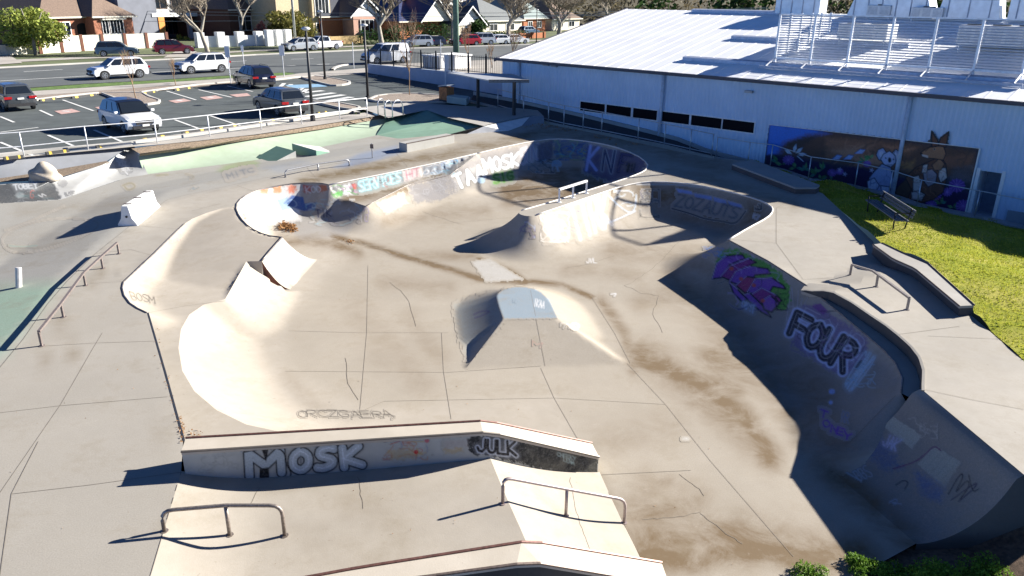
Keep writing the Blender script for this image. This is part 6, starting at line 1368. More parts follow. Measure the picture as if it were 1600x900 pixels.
    def scribble(s, x0, y0, x1, y1, n, w, cols, al=.9, seed=1, amp=None):
        rs = random.Random(seed); amp = amp or (y1 - y0)
        for k in range(n):
            q = []; x, y = rs.uniform(x0, x1), rs.uniform(y0, y1); a = rs.uniform(0, 6.28)
            for j in range(rs.randint(4, 9)): a += rs.uniform(-1.6, 1.6); x += math.cos(a) * amp * .3; y += math.sin(a) * amp * .22; x = min(max(x, x0), x1); y = min(max(y, y0), y1); q.append((x, y))
            s.curve(q, w, rs.choice(cols), al=al)
    def build(s, name, mat, parent, bv, off=.004, maxe=.45, label=None, clip=None, under=None):
        m = s.a > .03
        if under is None: under = TINT_B if parent == basin else TINT_Q if parent == qp else TINT_K if parent == kq else []
        uc = np.zeros_like(s.c); ua = np.zeros_like(s.a)
        for poly, col, al, soft in under:
            ins = inpoly(s.X, s.Y, poly); dd = np.full(s.X.shape, 1e9)
            for i in range(len(poly)): dd = np.minimum(dd, segdist(s.X, s.Y, poly[i], poly[(i + 1) % len(poly)])[0])
            k = np.clip(np.where(ins, dd, -dd) / soft + .5, 0, 1) * al; uc = np.where((k > 0)[..., None], np.array(col), uc); ua = np.maximum(ua, k)
        na = s.a + ua * (1 - s.a); s.c = (s.c * s.a[..., None] + uc * (ua * (1 - s.a))[..., None]) / np.maximum(na, 1e-4)[..., None]; s.a = na
        if clip is not None: m &= inpoly(s.X, s.Y, clip)
        cell = m[:-1, :-1] | m[1:, :-1] | m[:-1, 1:] | m[1:, 1:]; need = np.zeros_like(m); need[:-1, :-1] |= cell; need[1:, :-1] |= cell; need[:-1, 1:] |= cell; need[1:, 1:] |= cell
        idx = -np.ones(m.shape, int); V = []; C_ = []
        for j, i in zip(*np.nonzero(need)):
            d = Vector(ray(s.X[j, i], s.Y[j, i])).normalized(); h = bv.ray_cast(CAMP, d)
            if h[0] is None: continue
            nn = h[1] if h[1].dot(d) < 0 else -h[1]; p = h[0] + nn * off; idx[j, i] = len(V); V.append(tuple(p)); C_.append((*s.c[j, i], s.a[j, i]))
        Fc = []; VV = np.array(V) if V else np.zeros((0, 3))
        for j, i in zip(*np.nonzero(cell)):
            q = [idx[j, i], idx[j + 1, i], idx[j + 1, i + 1], idx[j, i + 1]]
            if min(q) < 0: continue
            p = VV[q]
            if np.abs(p - p.mean(axis=0)).max() > maxe: continue
            Fc.append(q)
        me = bpy.data.meshes.new(name); me.from_pydata(V, [], Fc); me.materials.append(mat); me.polygons.foreach_set('use_smooth', [True] * len(Fc)); me.update()
        at = me.attributes.new('tint', 'FLOAT_COLOR', 'POINT'); at.data.foreach_set('color', np.array(C_).ravel()); at = me.attributes.new('stain', 'FLOAT', 'POINT')
        o = bpy.data.objects.new(name, me); COL.objects.link(o)
        if parent is not None: 
            r = parent; offv = Vector((0, 0, 0))
            while r is not None: offv += Vector(r.location); r = r.parent
            me.transform(Matrix.Translation(-offv)); o.parent = parent
        if label: o['label'] = label
        return o
bpy.context.view_layer.update()
BASE_B = CONC_B; K_ = (.012, .012, .014); WH = (.72, .72, .72); LB = (.35, .50, .62); BL = (.05, .12, .35); DB = (.02, .03, .10); PU = (.16, .07, .34); GN = (.08, .34, .06); OR = (.62, .20, .04); RD = (.45, .04, .03); GYp = (.20, .20, .21); CY = (.25, .55, .62); YL = (.55, .45, .12)
BVB = bvh_of([basin, kq]); BVQ = bvh_of([qp])
g = []
# the straight wall and pocket bowl
c = Canvas(362, 236, 760, 378, 1.4)
c.fill([(368, 322), (378, 308), (400, 298), (430, 291), (470, 288), (470, 345), (440, 350), (395, 352)], (.68, .66, .64), .75, 5, 2)
for x, col, y in ((412, OR, 300), (432, OR, 297), (455, (.6, .12, .03), 296), (480, RD, 295), (504, (.5, .13, .04), 294)): c.fill([(x - 6, y - 5), (x + 7, y - 6), (x + 8, y + 5), (x - 4, y + 7)], col, .8, 3, 2)
c.fill([(395, 318), (440, 310), (470, 315), (466, 332), (440, 335), (420, 345), (392, 338)], (.75, .78, .80), .9, 3, 1); c.text('OZZY', [(380, 308), (445, 305), (452, 335), (392, 342)], [(6, (.75, .75, .76), .8), (1.4, GYp, .6)])
c.fill([(432, 312), (450, 308), (456, 326), (440, 330)], LB, .9, 3); c.fill([(443, 318), (456, 305), (474, 308), (476, 318), (495, 316), (492, 328), (475, 330), (460, 325)], BL, .95, 2); c.curve([(446, 318), (456, 310), (466, 320), (456, 326), (447, 318)], 1.3, LB); c.curve([(478, 320), (490, 316), (495, 324), (482, 328)], 1.3, LB)
c.text('KOD', [(476, 292), (502, 291), (503, 300), (478, 302)], [(1.5, WH, .8)])
c.scribble(478, 312, 565, 352, 26, 1.1, [LB, WH, CY, (.2, .2, .3)], .5, 5, 20); c.text('TIK', [(492, 328), (518, 327), (518, 338), (494, 340)], [(1.6, DB, .9)])
c.fill([(517, 291), (560, 284), (560, 300), (519, 308)], (.22, .22, .23), .8, 3, 2); c.fill([(530, 292), (546, 288), (548, 302), (532, 304)], WH, .8, 3, 3); c.scribble(518, 289, 560, 304, 16, 1.3, [WH, (.5, .2, .4), K_, GN], .8, 6, 14); c.fill([(520, 304), (534, 299), (537, 305), (522, 309)], GN, .8, 2, 2); c.fill([(550, 288), (558, 286), (558, 294), (552, 296)], RD, .8, 2, 2)
c.fill([(556, 284), (630, 268), (632, 284), (560, 300)], (.28, .27, .27), .7, 3, 2); c.text('SERVICES', [(558, 284), (626, 268), (628, 283), (562, 300)], [(3.6, (.25, .5, .55), .9), (1.4, (.6, .85, .85), .9)], .1, .06); c.scribble(575, 270, 628, 292, 10, 1, [RD, WH, K_], .7, 8, 12)
c.fill([(629, 268), (658, 260), (661, 274), (632, 283)], (.66, .58, .55), .9, 2, 1); c.text('HT', [(633, 268), (656, 262), (657, 273), (635, 280)], [(2, (.4, .15, .2), .7)])
c.fill([(660, 260), (735, 243), (700, 268), (662, 275)], (.16, .19, .24), .7, 3, 1); c.scribble(660, 250, 715, 272, 34, 1.1, [LB, (.1, .2, .45), CY, WH], .7, 9, 16)
c.fill([(636, 290), (702, 273), (714, 285), (716, 300), (690, 312), (650, 318)], (.25, .24, .25), .75, 3, 2.5); c.scribble(645, 280, 700, 305, 16, .9, [(.45, .45, .46)], .4, 12, 14)
c.fill([(588, 318), (630, 301), (638, 317), (605, 336)], (.62, .62, .58), .55, 2, 1.5); c.text('MO', [(592, 318), (628, 303), (630, 318), (602, 334)], [(1.3, (.3, .36, .36), .75)])
c.curve([(568, 330), (573, 322), (578, 335), (570, 335), (570, 346), (575, 347), (575, 336)], 1.2, (.25, .2, .45), al=.8)
c.build('graffiti', BASE_B, basin, BVB, label='coloured tags in and beside the small pocket bowl')
c = Canvas(690, 216, 1016, 312, 1.4)
c.fill([(700, 300), (745, 272), (840, 260), (845, 240), (838, 224), (760, 236), (702, 276)], (.30, .28, .28), .65, 4, 3)
c.fill([(706, 282), (722, 270), (742, 258), (770, 248), (800, 242), (836, 226), (838, 250), (800, 258), (760, 268), (735, 280), (712, 300)], (.55, .54, .53), .4, 3, 2)
c.text('TAA', [(704, 276), (756, 256), (760, 276), (714, 296)], [(7, K_, .5), (5, (.74, .74, .74), 1)], .3); c.text('MOSK', [(752, 250), (812, 238), (812, 258), (758, 272)], [(6.2, (.10, .10, .10), .7), (4.4, (.74, .74, .74), 1)], .25); c.text('SUN', [(812, 233), (840, 226), (840, 250), (814, 258)], [(4, (.75, .72, .72), 1), (1.2, (.4, .2, .25), .6)], .15)
c.text('CXS', [(828, 224), (864, 222), (862, 246), (836, 252)], [(2, (.42, .40, .5), .8)])
c.fill([(765, 276), (800, 266), (803, 278), (770, 290)], (.22, .26, .22), .6, 3); c.text('SIG', [(769, 274), (801, 268), (803, 280), (772, 287)], [(5, (.16, .42, .08), 1), (1.2, K_, .8)]); c.blob(752, 282, 6, 5, LB, .9)
c.fill([(838, 226), (864, 218), (864, 246), (842, 256)], (.07, .07, .12), .7, 3, 1); c.scribble(826, 250, 866, 270, 22, 1.1, [K_, (.1, .15, .18), LB], .7, 14, 14)
c.fill([(864, 219), (900, 217), (922, 222), (918, 252), (868, 248)], (.10, .16, .24), .75, 4, 2); c.scribble(866, 220, 922, 250, 34, 1.6, [BL, (.10, .35, .5), (.25, .4, .2), (.04, .08, .22), (.3, .3, .1)], .75, 15, 20)
c.curve([(863, 258), (864, 252), (871, 250), (877, 254), (877, 260), (863, 259)], 1.6, LB); c.fill([(864, 257), (866, 252), (874, 252), (877, 259)], (.3, .45, .6), .8); c.stroke([(870, 260), (872, 267)], 2.4, LB)
c.fill([(918, 225), (1005, 244), (1010, 262), (985, 275), (950, 284), (912, 268)], (.06, .05, .16), .8, 4, 2)
c.text('K', [(921, 228), (937, 231), (934, 266), (914, 266)], [(4.4, (.32, .40, .75), 1)]); c.text('N', [(943, 234), (963, 236), (957, 270), (939, 266)], [(5.5, (.35, .42, .5), .8), (3.0, (.04, .05, .12), 1)]); c.text('F', [(970, 240), (990, 244), (980, 270), (964, 268)], [(5, (.02, .02, .05), .9), (2.2, (.07, .06, .18), 1)]); c.text('#1L', [(980, 256), (998, 256), (994, 270), (978, 268)], [(1.8, K_, .9)])
c.build('graffiti', BASE_B, basin, BVB, label='white and blue lettering along the far deep bowl reading MOSK and KNF')
c = Canvas(800, 284, 1206, 400, 1.5)
c.text('YG', [(845, 335), (880, 328), (895, 372), (850, 380)], [(1.6, (.75, .68, .58), .8)]); c.scribble(845, 332, 890, 378, 20, 1.6, [(.80, .72, .62), (.82, .78, .70)], .8, 21, 30); c.fill([(848, 336), (876, 330), (892, 372), (852, 380)], (.72, .62, .50), .45, 8, 3)
c.text('TTRK', [(884, 322), (948, 300), (958, 350), (900, 378)], [(5.5, (.66, .63, .60), .9), (1.0, (.35, .3, .28), .5)], .25); c.scribble(882, 330, 905, 362, 8, 1.2, [(.3, .3, .35)], .8, 22, 18)
c.curve([(948, 302), (960, 316), (985, 335), (993, 325), (994, 305)], 2.0, (.5, .58, .66)); c.curve([(944, 350), (960, 345), (992, 330)], 2.6, (.6, .64, .70)); c.scribble(960, 298, 992, 322, 8, 1.4, [(.6, .68, .75), WH], .8, 23, 18)
c.scribble(812, 345, 836, 372, 8, 1.3, [(.5, .55, .7), (.2, .15, .3)], .8, 24, 20)
c.scribble(1000, 296, 1030, 340, 14, 1.2, [K_, (.08, .09, .12), (.12, .1, .2)], .8, 25, 26)
c.fill([(1057, 295), (1080, 299), (1083, 304), (1060, 301)], (.25, .35, .75), .9, 2); c.fill([(1084, 302), (1112, 307), (1113, 313), (1086, 308)], (.22, .32, .68), .85, 2); c.fill([(1115, 308), (1134, 313), (1136, 319), (1116, 315)], (.22, .32, .68), .85, 2); c.fill([(1137, 314), (1158, 320), (1160, 325), (1140, 321)], (.22, .32, .68), .85, 2)
c.text('ZOZAUTS', [(1058, 304), (1160, 325), (1152, 342), (1052, 322)], [(2.0, (.015, .018, .03), .9), (.9, (.4, .42, .48), .6)], .2, .04); c.curve([(1050, 326), (1080, 334), (1100, 342), (1130, 346), (1150, 351), (1165, 330)], 1.6, K_); c.curve([(995, 288), (1060, 288), (1120, 296)], 1.2, (.4, .5, .65), al=.6)
c.scribble(1180, 318, 1190, 328, 6, 1.4, [K_], .8, 26, 10); c.text('KI', [(1178, 334), (1190, 338), (1184, 344), (1176, 340)], [(1.1, (.6, .65, .75), .8)])
c.build('graffiti', BASE_B, basin, BVB, label='pale lettering on the tongue and black outline letters in the second pocket bowl')
# purple and green piece and the black and white piece on the right wall
c = Canvas(1096, 376, 1385, 690, 1.6)
c.fill([(1118, 408), (1128, 392), (1150, 388), (1172, 400), (1195, 408), (1218, 425), (1232, 448), (1236, 470), (1226, 486), (1208, 484), (1196, 452), (1160, 425), (1125, 425)], (.10, .34, .05), .95, 3, 2)
def piece(pts, col, ol=K_, w=2.4, hl=None):
    c.fill(pts, col); c.stroke(pts + [pts[0]], w, ol)
    if hl: c.stroke(pts[:max(2, len(pts) // 2)], 1.1, hl)
VI = (.20, .08, .42); MG = (.22, .04, .22); LV = (.45, .35, .75)
for pts, col in (([(1113, 436), (1120, 412), (1134, 400), (1160, 398), (1164, 404), (1140, 414), (1128, 434)], VI), ([(1126, 432), (1140, 416), (1170, 404), (1182, 410), (1160, 420), (1150, 442)], MG), ([(1140, 440), (1150, 424), (1172, 416), (1200, 420), (1204, 428), (1180, 430), (1168, 450)], VI), ([(1150, 446), (1166, 432), (1190, 436), (1182, 452), (1164, 458)], (.30, .05, .16)),
    ([(1168, 456), (1180, 436), (1206, 434), (1224, 446), (1228, 452), (1208, 448), (1196, 468)], VI), ([(1172, 462), (1190, 450), (1214, 462), (1222, 470), (1206, 482), (1186, 478)], MG), ([(1160, 462), (1172, 458), (1196, 482), (1205, 496), (1190, 488)], VI), ([(1190, 470), (1204, 462), (1218, 474), (1206, 488), (1194, 484)], (.26, .10, .45)), ([(1140, 442), (1152, 452), (1168, 468), (1160, 472), (1146, 458)], VI)):
    piece(pts, col, hl=LV)
for x, y in ((1158, 436), (1192, 470), (1178, 446), (1143, 420)): c.blob(x, y, 3.5, 3, (.5, .10, .06), .9)
c.scribble(1212, 455, 1232, 485, 12, 1.2, [K_], .8, 31, 20); c.text('CAPIT', [(1160, 470), (1180, 478), (1178, 490), (1158, 478)], [(1.7, (.42, .55, .75), .9)])
c.text('AW', [(1228, 446), (1266, 458), (1254, 490), (1228, 500)], [(1.4, (.42, .42, .45), .8)], .1)
c.scribble(1140, 380, 1170, 396, 10, 1.2, [(.3, .4, .3), (.35, .4, .5), GN], .7, 32, 14); c.scribble(1096, 386, 1132, 402, 16, 1.8, [(.15, .25, .55), (.2, .35, .65)], .7, 33, 12)
c.fill([(1232, 505), (1250, 482), (1275, 476), (1296, 490), (1330, 510), (1355, 530), (1355, 560), (1330, 585), (1300, 580), (1270, 560), (1240, 540)], (.20, .13, .32), .7, 6, 3)
c.text('FOUR', [(1244, 488), (1345, 540), (1318, 582), (1232, 520)], [(17, (.52, .58, .80), 1), (10.5, (.035, .035, .05), 1), (1.3, (.30, .30, .34), .8)], .12)
c.text('FOUR', [(1258, 480), (1358, 530), (1335, 568), (1245, 512)], [(1.2, (.55, .6, .7), .7)], .12); c.fill([(1268, 478), (1282, 474), (1294, 486), (1286, 492)], (.22, .08, .30), .9, 2)
c.scribble(1236, 486, 1350, 582, 26, 1.2, [(.06, .06, .08), (.35, .38, .5), (.2, .12, .3), (.02, .02, .03)], .6, 35, 26); c.scribble(1110, 395, 1230, 485, 22, 1.1, [LV, K_, (.12, .04, .25)], .6, 36, 24)
c.fill([(1334, 572), (1346, 562), (1352, 570), (1340, 580)], K_, .9, 2); c.text('CAMO', [(1352, 545), (1370, 560), (1330, 615), (1318, 600)], [(1.7, (.45, .62, .78), .8)], .1); c.scribble(1325, 570, 1368, 606, 12, 1.2, [(.4, .6, .7), (.3, .5, .7)], .7, 34, 24)
c.blob(1300, 612, 5, 4, (.30, .42, .8), .9); c.blob(1298, 629, 3, 3, (.3, .42, .8), .9)
for ch, x, y in (('T', 1289, 647), ('O', 1293, 662), ('N', 1306, 671), ('E', 1315, 674), ('Y', 1326, 681)): c.text(ch, [(x - 6, y - 7), (x + 5, y - 3), (x + 2, y + 7), (x - 8, y + 4)], [(2.2, (.20, .07, .42), .95)], 0)
c.text('RR', [(1316, 642), (1328, 645), (1326, 662), (1314, 659)], [(1.4, (.14, .2, .4), .6)])
c.build('graffiti', BASE_B, basin, BVB, label='purple and green wildstyle piece above grey block letters on the right wall')
# tags on the big quarter pipe
c = Canvas(1276, 636, 1560, 800, 1.7)
c.fill([(1372, 660), (1384, 643), (1440, 680), (1426, 702)], (.42, .44, .38), .75, 2, 1); c.fill([(1434, 726), (1460, 697), (1502, 722), (1476, 762)], (.38, .40, .35), .75, 2, 1); 
for k in range(5): c.stroke([(1440 + k * 8, 728 + k * 6 - 2), (1464 + k * 8, 700 + k * 5)], .9, (.25, .27, .26), .7)
c.fill([(1350, 670), (1372, 676), (1390, 700), (1410, 730), (1380, 735), (1345, 700)], (.07, .12, .28), .6, 14, 4); c.fill([(1430, 735), (1475, 760), (1470, 785), (1440, 775)], (.07, .13, .32), .6, 12, 3)
c.curve([(1420, 655), (1432, 652), (1430, 662), (1444, 668)], 1.1, (.4, .4, .36)); c.scribble(1438, 662, 1465, 686, 9, 1.1, [(.42, .42, .38)], .8, 41, 16); c.text('JAK', [(1384, 678), (1410, 688), (1400, 705), (1378, 695)], [(1.6, (.5, .52, .75), .8)])
c.text('BBS', [(1332, 738), (1352, 726), (1366, 744), (1342, 752)], [(1.2, (.42, .46, .52), .8)]); c.curve([(1322, 738), (1346, 752)], 1.1, (.4, .44, .5)); c.scribble(1304, 703, 1322, 716, 5, 1.1, [(.3, .36, .55)], .8, 42, 12); c.curve([(1312, 704), (1316, 714), (1308, 712), (1320, 708), (1310, 717)], 1.2, (.35, .4, .6))
c.curve([(1390, 785), (1402, 778), (1400, 790), (1392, 784), (1408, 788)], 1.1, (.35, .4, .5)); c.curve([(1396, 733), (1430, 722), (1444, 712), (1460, 696), (1470, 704)], 1.8, (.14, .03, .12)); c.curve([(1400, 758), (1412, 750), (1420, 754), (1414, 764)], 1.5, K_)
c.curve([(1482, 772), (1502, 738), (1506, 745), (1490, 775), (1512, 748), (1516, 760), (1500, 780)], 1.8, K_); c.curve([(1486, 782), (1528, 752), (1524, 762), (1498, 784)], 1.8, (.03, .02, .06)); c.curve([(1514, 742), (1520, 770), (1530, 764)], 1.6, K_)
c.build('graffiti', CONC_B, qp, BVQ, label='scratched tags and two pale buffed rectangles')
# ledge faces
BVL = bvh_of([ledge1_body]); FACE = concrete('ledge face paint', (.44, .45, .42))
c = Canvas(282, 672, 938, 765, 1.5)
c.fill([(730, 684), (768, 676), (936, 715), (936, 742), (890, 744), (762, 712), (735, 708)], (.018, .019, .022), .96, 2.5, 3)
for ch, q in (('M', [(388, 708), (438, 704), (440, 738), (390, 744)]), ('O', [(456, 706), (482, 703), (484, 733), (458, 738)]), ('S', [(498, 700), (522, 698), (522, 728), (496, 734)]), ('K', [(535, 700), (560, 697), (566, 726), (538, 730)])):
    c.text(ch, q, [(17, K_, 1), (12.5, (.47, .53, .55), .97)], 0)
for ch, q in (('O', [(456, 706), (482, 703), (484, 733), (458, 738)]), ('S', [(498, 700), (522, 698), (522, 728), (496, 734)]), ('K', [(535, 700), (560, 697), (566, 726), (538, 730)])): c.text(ch, q, [(1.6, (.74, .80, .86), .85)], 0)
c.fill([(408, 700), (420, 699), (416, 722)], K_); c.fill([(406, 732), (420, 730), (421, 747), (405, 749)], K_); c.curve([(382, 706), (400, 702), (430, 698), (445, 706), (447, 725), (456, 738), (452, 748)], 2.4, K_); c.curve([(470, 700), (490, 690), (520, 688), (545, 690), (560, 692)], 2.2, K_); c.blob(470, 718, 2, 7, (.16, .18, .2), .8)
c.scribble(598, 690, 668, 718, 14, 1.6, [OR, (.5, .35, .1), (.45, .1, .08), (.15, .2, .4)], .6, 51, 22); c.fill([(605, 705), (640, 700), (666, 706), (650, 716), (612, 718)], (.52, .36, .12), .5, 6, 3); c.blob(650, 706, 3.5, 3.5, (.6, .03, .03), .95); c.blob(667, 688, 4, 4, (.5, .05, .1), .8); c.fill([(692, 690), (728, 686), (730, 698), (694, 702)], (.45, .38, .35), .5, 5, 3); c.fill([(692, 702), (722, 699), (724, 706), (694, 709)], (.55, .38, .12), .5, 4, 2)
c.curve([(600, 690), (615, 685), (628, 688), (610, 694)], 1.3, (.5, .06, .05))
c.text('JULK', [(746, 686), (806, 690), (808, 712), (744, 704)], [(7.5, (.62, .68, .78), 1), (4.8, (.02, .02, .024), 1)], .2)
c.text('CHEEKY', [(870, 706), (900, 714), (900, 719), (870, 712)], [(1.0, (.45, .6, .6), .8)]); c.text('LENA', [(880, 714), (898, 720), (897, 726), (880, 720)], [(1.0, (.45, .6, .6), .8)])
c.scribble(325, 712, 350, 730, 5, 1.0, [(.15, .15, .15)], .4, 52, 12); c.scribble(290, 706, 372, 738, 8, 1.2, [(.22, .22, .2)], .3, 53, 20)
c.build('graffiti', FACE, ledge1_body, BVL, label='black outlined MOSK letters and white JULK tag')
# ground tags
BVA = bvh_of([basin, deck, bank, kq, shelf])
c = Canvas(455, 636, 625, 660, 1.4); c.text('ORCZGAERA', [(462, 641), (610, 642), (616, 652), (464, 652)], [(1.3, K_, .85)], .1, .1); c.curve([(470, 643), (520, 640), (600, 648), (620, 650), (612, 655)], 1.1, K_, al=.7); c.build('graffiti', CONC_B, basin, BVB, label='long black outline tag on the pale curve')
c = Canvas(190, 450, 245, 480, 1.3); c.text('BOSM', [(201, 455), (240, 464), (242, 475), (206, 468)], [(1.3, K_, .85)], .1, .1); c.build('graffiti', CONC_B, basin, BVB)
c = Canvas(255, 360, 300, 420, 1.4); c.text('SPAC', [(264, 368), (282, 364), (282, 376), (266, 380)], [(1.1, (.45, .25, .3), .7)], .1); c.build('graffiti', CONC_B, basin, BVB)
c = Canvas(414, 376, 488, 452, 1.3); c.text('KEMR', [(436, 384), (478, 398), (462, 440), (418, 418)], [(7, (.80, .80, .80), .9), (1.1, (.3, .33, .45), .75)], .25); c.build('graffiti', CONC_B, kq, bvh_of([kq]), label='white block letters with thin blue outlines')
c = Canvas(700, 440, 930, 575, 1.5)
PT = [(788, 498), (779, 478), (775, 462), (789, 451), (812, 448), (838, 452), (858, 468), (871, 497)]; c.fill(PT, (.25, .33, .40), .85, 2, .6)
c.fill([(712, 478), (772, 460), (786, 498), (730, 560)], (.34, .40, .40), .5, 12, 3); c.text('IKAA', [(835, 466), (852, 472), (850, 482), (833, 478)], [(1.2, WH, .9)]); c.text('LL', [(800, 468), (808, 470), (806, 474), (800, 473)], [(1.1, (.15, .2, .25), .8)]); c.curve([(740, 492), (752, 486), (768, 486), (752, 494), (742, 497)], 1.6, (.2, .1, .3), al=.8); c.text('M', [(830, 532), (850, 536), (846, 544), (830, 540)], [(1.1, (.5, .25, .22), .7)]); c.scribble(876, 505, 905, 525, 6, 1.0, [(.7, .68, .64)], .6, 61, 16)
c.build('graffiti', CONC_B, basin, BVB, label='blue grey painted top and small tags on the pyramid')
c = Canvas(705, 398, 1090, 700, 1.6)
for q in ([(730, 406), (752, 404), (765, 418), (745, 420)],): c.fill([(738, 410), (765, 404), (815, 436), (760, 440)], (.55, .54, .52), .6, 3, 1)
c.blob(1071, 686, 6, 2.4, (.66, .65, .62), .6, 5);  c.text('JVL', [(916, 404), (932, 404), (932, 411), (916, 411)], [(1.2, WH, .8)]); c.curve([(955, 460), (964, 458), (960, 463)], 1.4, WH); c.build('graffiti', CONC_B, basin, BVB)
BVG = bvh_of([bank_grey])
c = Canvas(-2, 225, 240, 322, 1.3); c.fill([(-5, 284), (80, 281), (96, 312), (-5, 320)], (.05, .055, .06), .85, 2, 1.5)
c.text('TOBEY', [(20, 289), (58, 284), (60, 293), (22, 297)], [(1.9, (.62, .64, .64), .95)], .2); c.blob(31, 305, 7, 5, (.4, .43, .43), .5, 3); c.curve([(60, 305), (68, 309), (64, 302), (72, 306)], 1.3, (.6, .6, .6)); c.text('G', [(47, 297), (54, 297), (53, 310), (46, 310)], [(1.2, (.4, .12, .1), .9)])
c.scribble(2, 300, 90, 316, 10, 1.0, [(.3, .32, .33), (.12, .2, .2)], .5, 71, 14); c.text('LIF', [(102, 302), (116, 299), (116, 303), (104, 306)], [(1.0, K_, .7)]); c.blob(98, 286, 6, 5, (.2, .2, .2), .3, 2)
c.build('graffiti', concrete('grey bank paint', (.30, .30, .30)), bank_grey, BVG, label='black painted panel lettered TOBEY')
c = Canvas(160, 225, 240, 300, 1.3)
for k, tx in enumerate(('BAR', 'OWN', 'SKO', 'KIZ', 'OIX')): 
    x, y = 172 + k * 4.4, 232 + k * 7.2; c.text(tx, [(x, y), (x + 12, y - 1), (x + 13, y + 5), (x + 1, y + 6)], [(1.7, (.7, .71, .72), .95)], .15)
c.stroke([(190, 262), (200, 273)], 1.2, (.7, .7, .7)); c.build('graffiti', concrete('grey bank paint', (.30, .30, .30)), bank_grey, BVG, label='white diagonal tag on the grey bank')
BVD = bvh_of([deck]); c = Canvas(0, 245, 420, 420, 1.5)
c.text('MITC', [(352, 272), (395, 262), (398, 268), (356, 280)], [(1.6, (.15, .17, .2), .7)], .2); c.curve([(3, 380), (0 + 4, 372), (18, 358), (60, 345), (110, 340), (150, 345), (156, 352), (140, 365), (90, 385), (40, 397), (10, 392), (4, 380)], 1.1, (.17, .17, .17), al=.5); c.curve([(15, 384), (30, 386), (58, 384)], 2.5, (.2, .35, .3), al=.5)
c.curve([(192, 290), (205, 285), (213, 292), (200, 298), (195, 292)], 2.4, (.22, .2, .1), al=.6); c.curve([(245, 274), (262, 273)], 2, (.2, .22, .1), al=.6); c.curve([(290, 272), (305, 276), (298, 280)], 1.5, (.2, .2, .15), al=.6); c.curve([(296, 297), (305, 291), (300, 298), (310, 293)], 1.3, (.12, .2, .25), al=.7); c.curve([(8, 360), (50, 345), (100, 322)], 1.0, (.2, .2, .2), al=.35)
c.build('graffiti', CONC_D, deck, BVD)
BVP = bvh_of([o for o in bpy.data.objects if o.parent and o.parent.name.startswith('manual_pad')])
# ------------------------------------------------------------------ slab joints, cracks, draped as thin dark lines
def joint_lines(name, lines_, w, mat, parent, bv, off):
    mb = MB()
    for li, ln_ in enumerate(lines_):
        pts = []
        for a, b in zip(ln_[:-1], ln_[1:]):
            k = max(1, int(math.hypot(b[0] - a[0], b[1] - a[1]) / 5)); pts += [(lerp(a[0], b[0], i / k), lerp(a[1], b[1], i / k)) for i in range(k)]
        pts.append(ln_[-1]); row = []
        for x, y in pts:
            d = Vector(ray(x, y)).normalized(); h = bv.ray_cast(CAMP, d)
            if h[0] is None: row = []; continue
            nn = h[1] if h[1].dot(d) < 0 else -h[1]; q = h[0] + nn * (off + li * .0002)
            if row and (q - row[-1][0]).length > .8: row = []
            row.append((q, nn))
            if len(row) > 1:
                p0, n0 = row[-2]; p1, n1 = row[-1]; s = (p1 - p0).cross(n1).normalized() * w / 2; mb.quad(p0 - s, p1 - s, p1 + s, p0 + s)
    o = mb.build(name, mat); o.parent = parent; return o
JM = M('joint dark', (.19, .165, .135), .95); JM2 = M('crack', (.19, .16, .125), .95)
JB = [[(230, 489), (290, 478), (352, 470)], [(450, 517), (560, 520), (700, 520)], [(575, 415), (573, 520), (562, 645)], [(690, 520), (693, 580), (705, 655)], [(445, 580), (700, 582), (845, 572)], [(560, 645), (600, 627), (866, 622)], [(866, 622), (905, 690), (937, 742), (1000, 870), (1010, 900)], [(845, 575), (866, 622)], [(828, 449), (852, 572)], [(980, 568), (1040, 632), (1110, 720), (1240, 870)], [(866, 622), (1040, 632)], [(940, 742), (1080, 735)], [(925, 465), (960, 520), (985, 568)], [(570, 380), (690, 415), (750, 435)], [(690, 350), (800, 340)], [(1275, 714), (1330, 690), (1368, 650), (1400, 618)]]
def wob(l, s):
    r_ = random.Random(s); out = []
    for p, q in zip(l[:-1], l[1:]):
        n_ = max(2, int(math.hypot(q[0] - p[0], q[1] - p[1]) / 7))
        for i in range(n_): out.append((lerp(p[0], q[0], i / n_) + r_.uniform(-1.6, 1.6), lerp(p[1], q[1], i / n_) + r_.uniform(-1.1, 1.1)))
    return out + [l[-1]]
joint_lines('slab_joint', JB, .008, JM, basin, BVB, .0035)
CR_ = [[(1060, 378), (1030, 410), (990, 440), (975, 445), (1000, 458), (1030, 462), (1020, 490), (1035, 520)], [(560, 378), (570, 382), (620, 400), (680, 415)], [(1060, 740), (1075, 752), (1093, 765), (1100, 775)], [(1005, 812), (1060, 808), (1095, 800)], [(1095, 803), (1130, 830), (1160, 850)], [(660, 330), (700, 345), (720, 350)], [(880, 420), (920, 412), (960, 400)], [(540, 560), (545, 600), (560, 625)], [(610, 440), (640, 470), (650, 510)]]
joint_lines('crack', [wob(l, i) for i, l in enumerate(CR_)], .010, JM2, basin, BVB, .003)
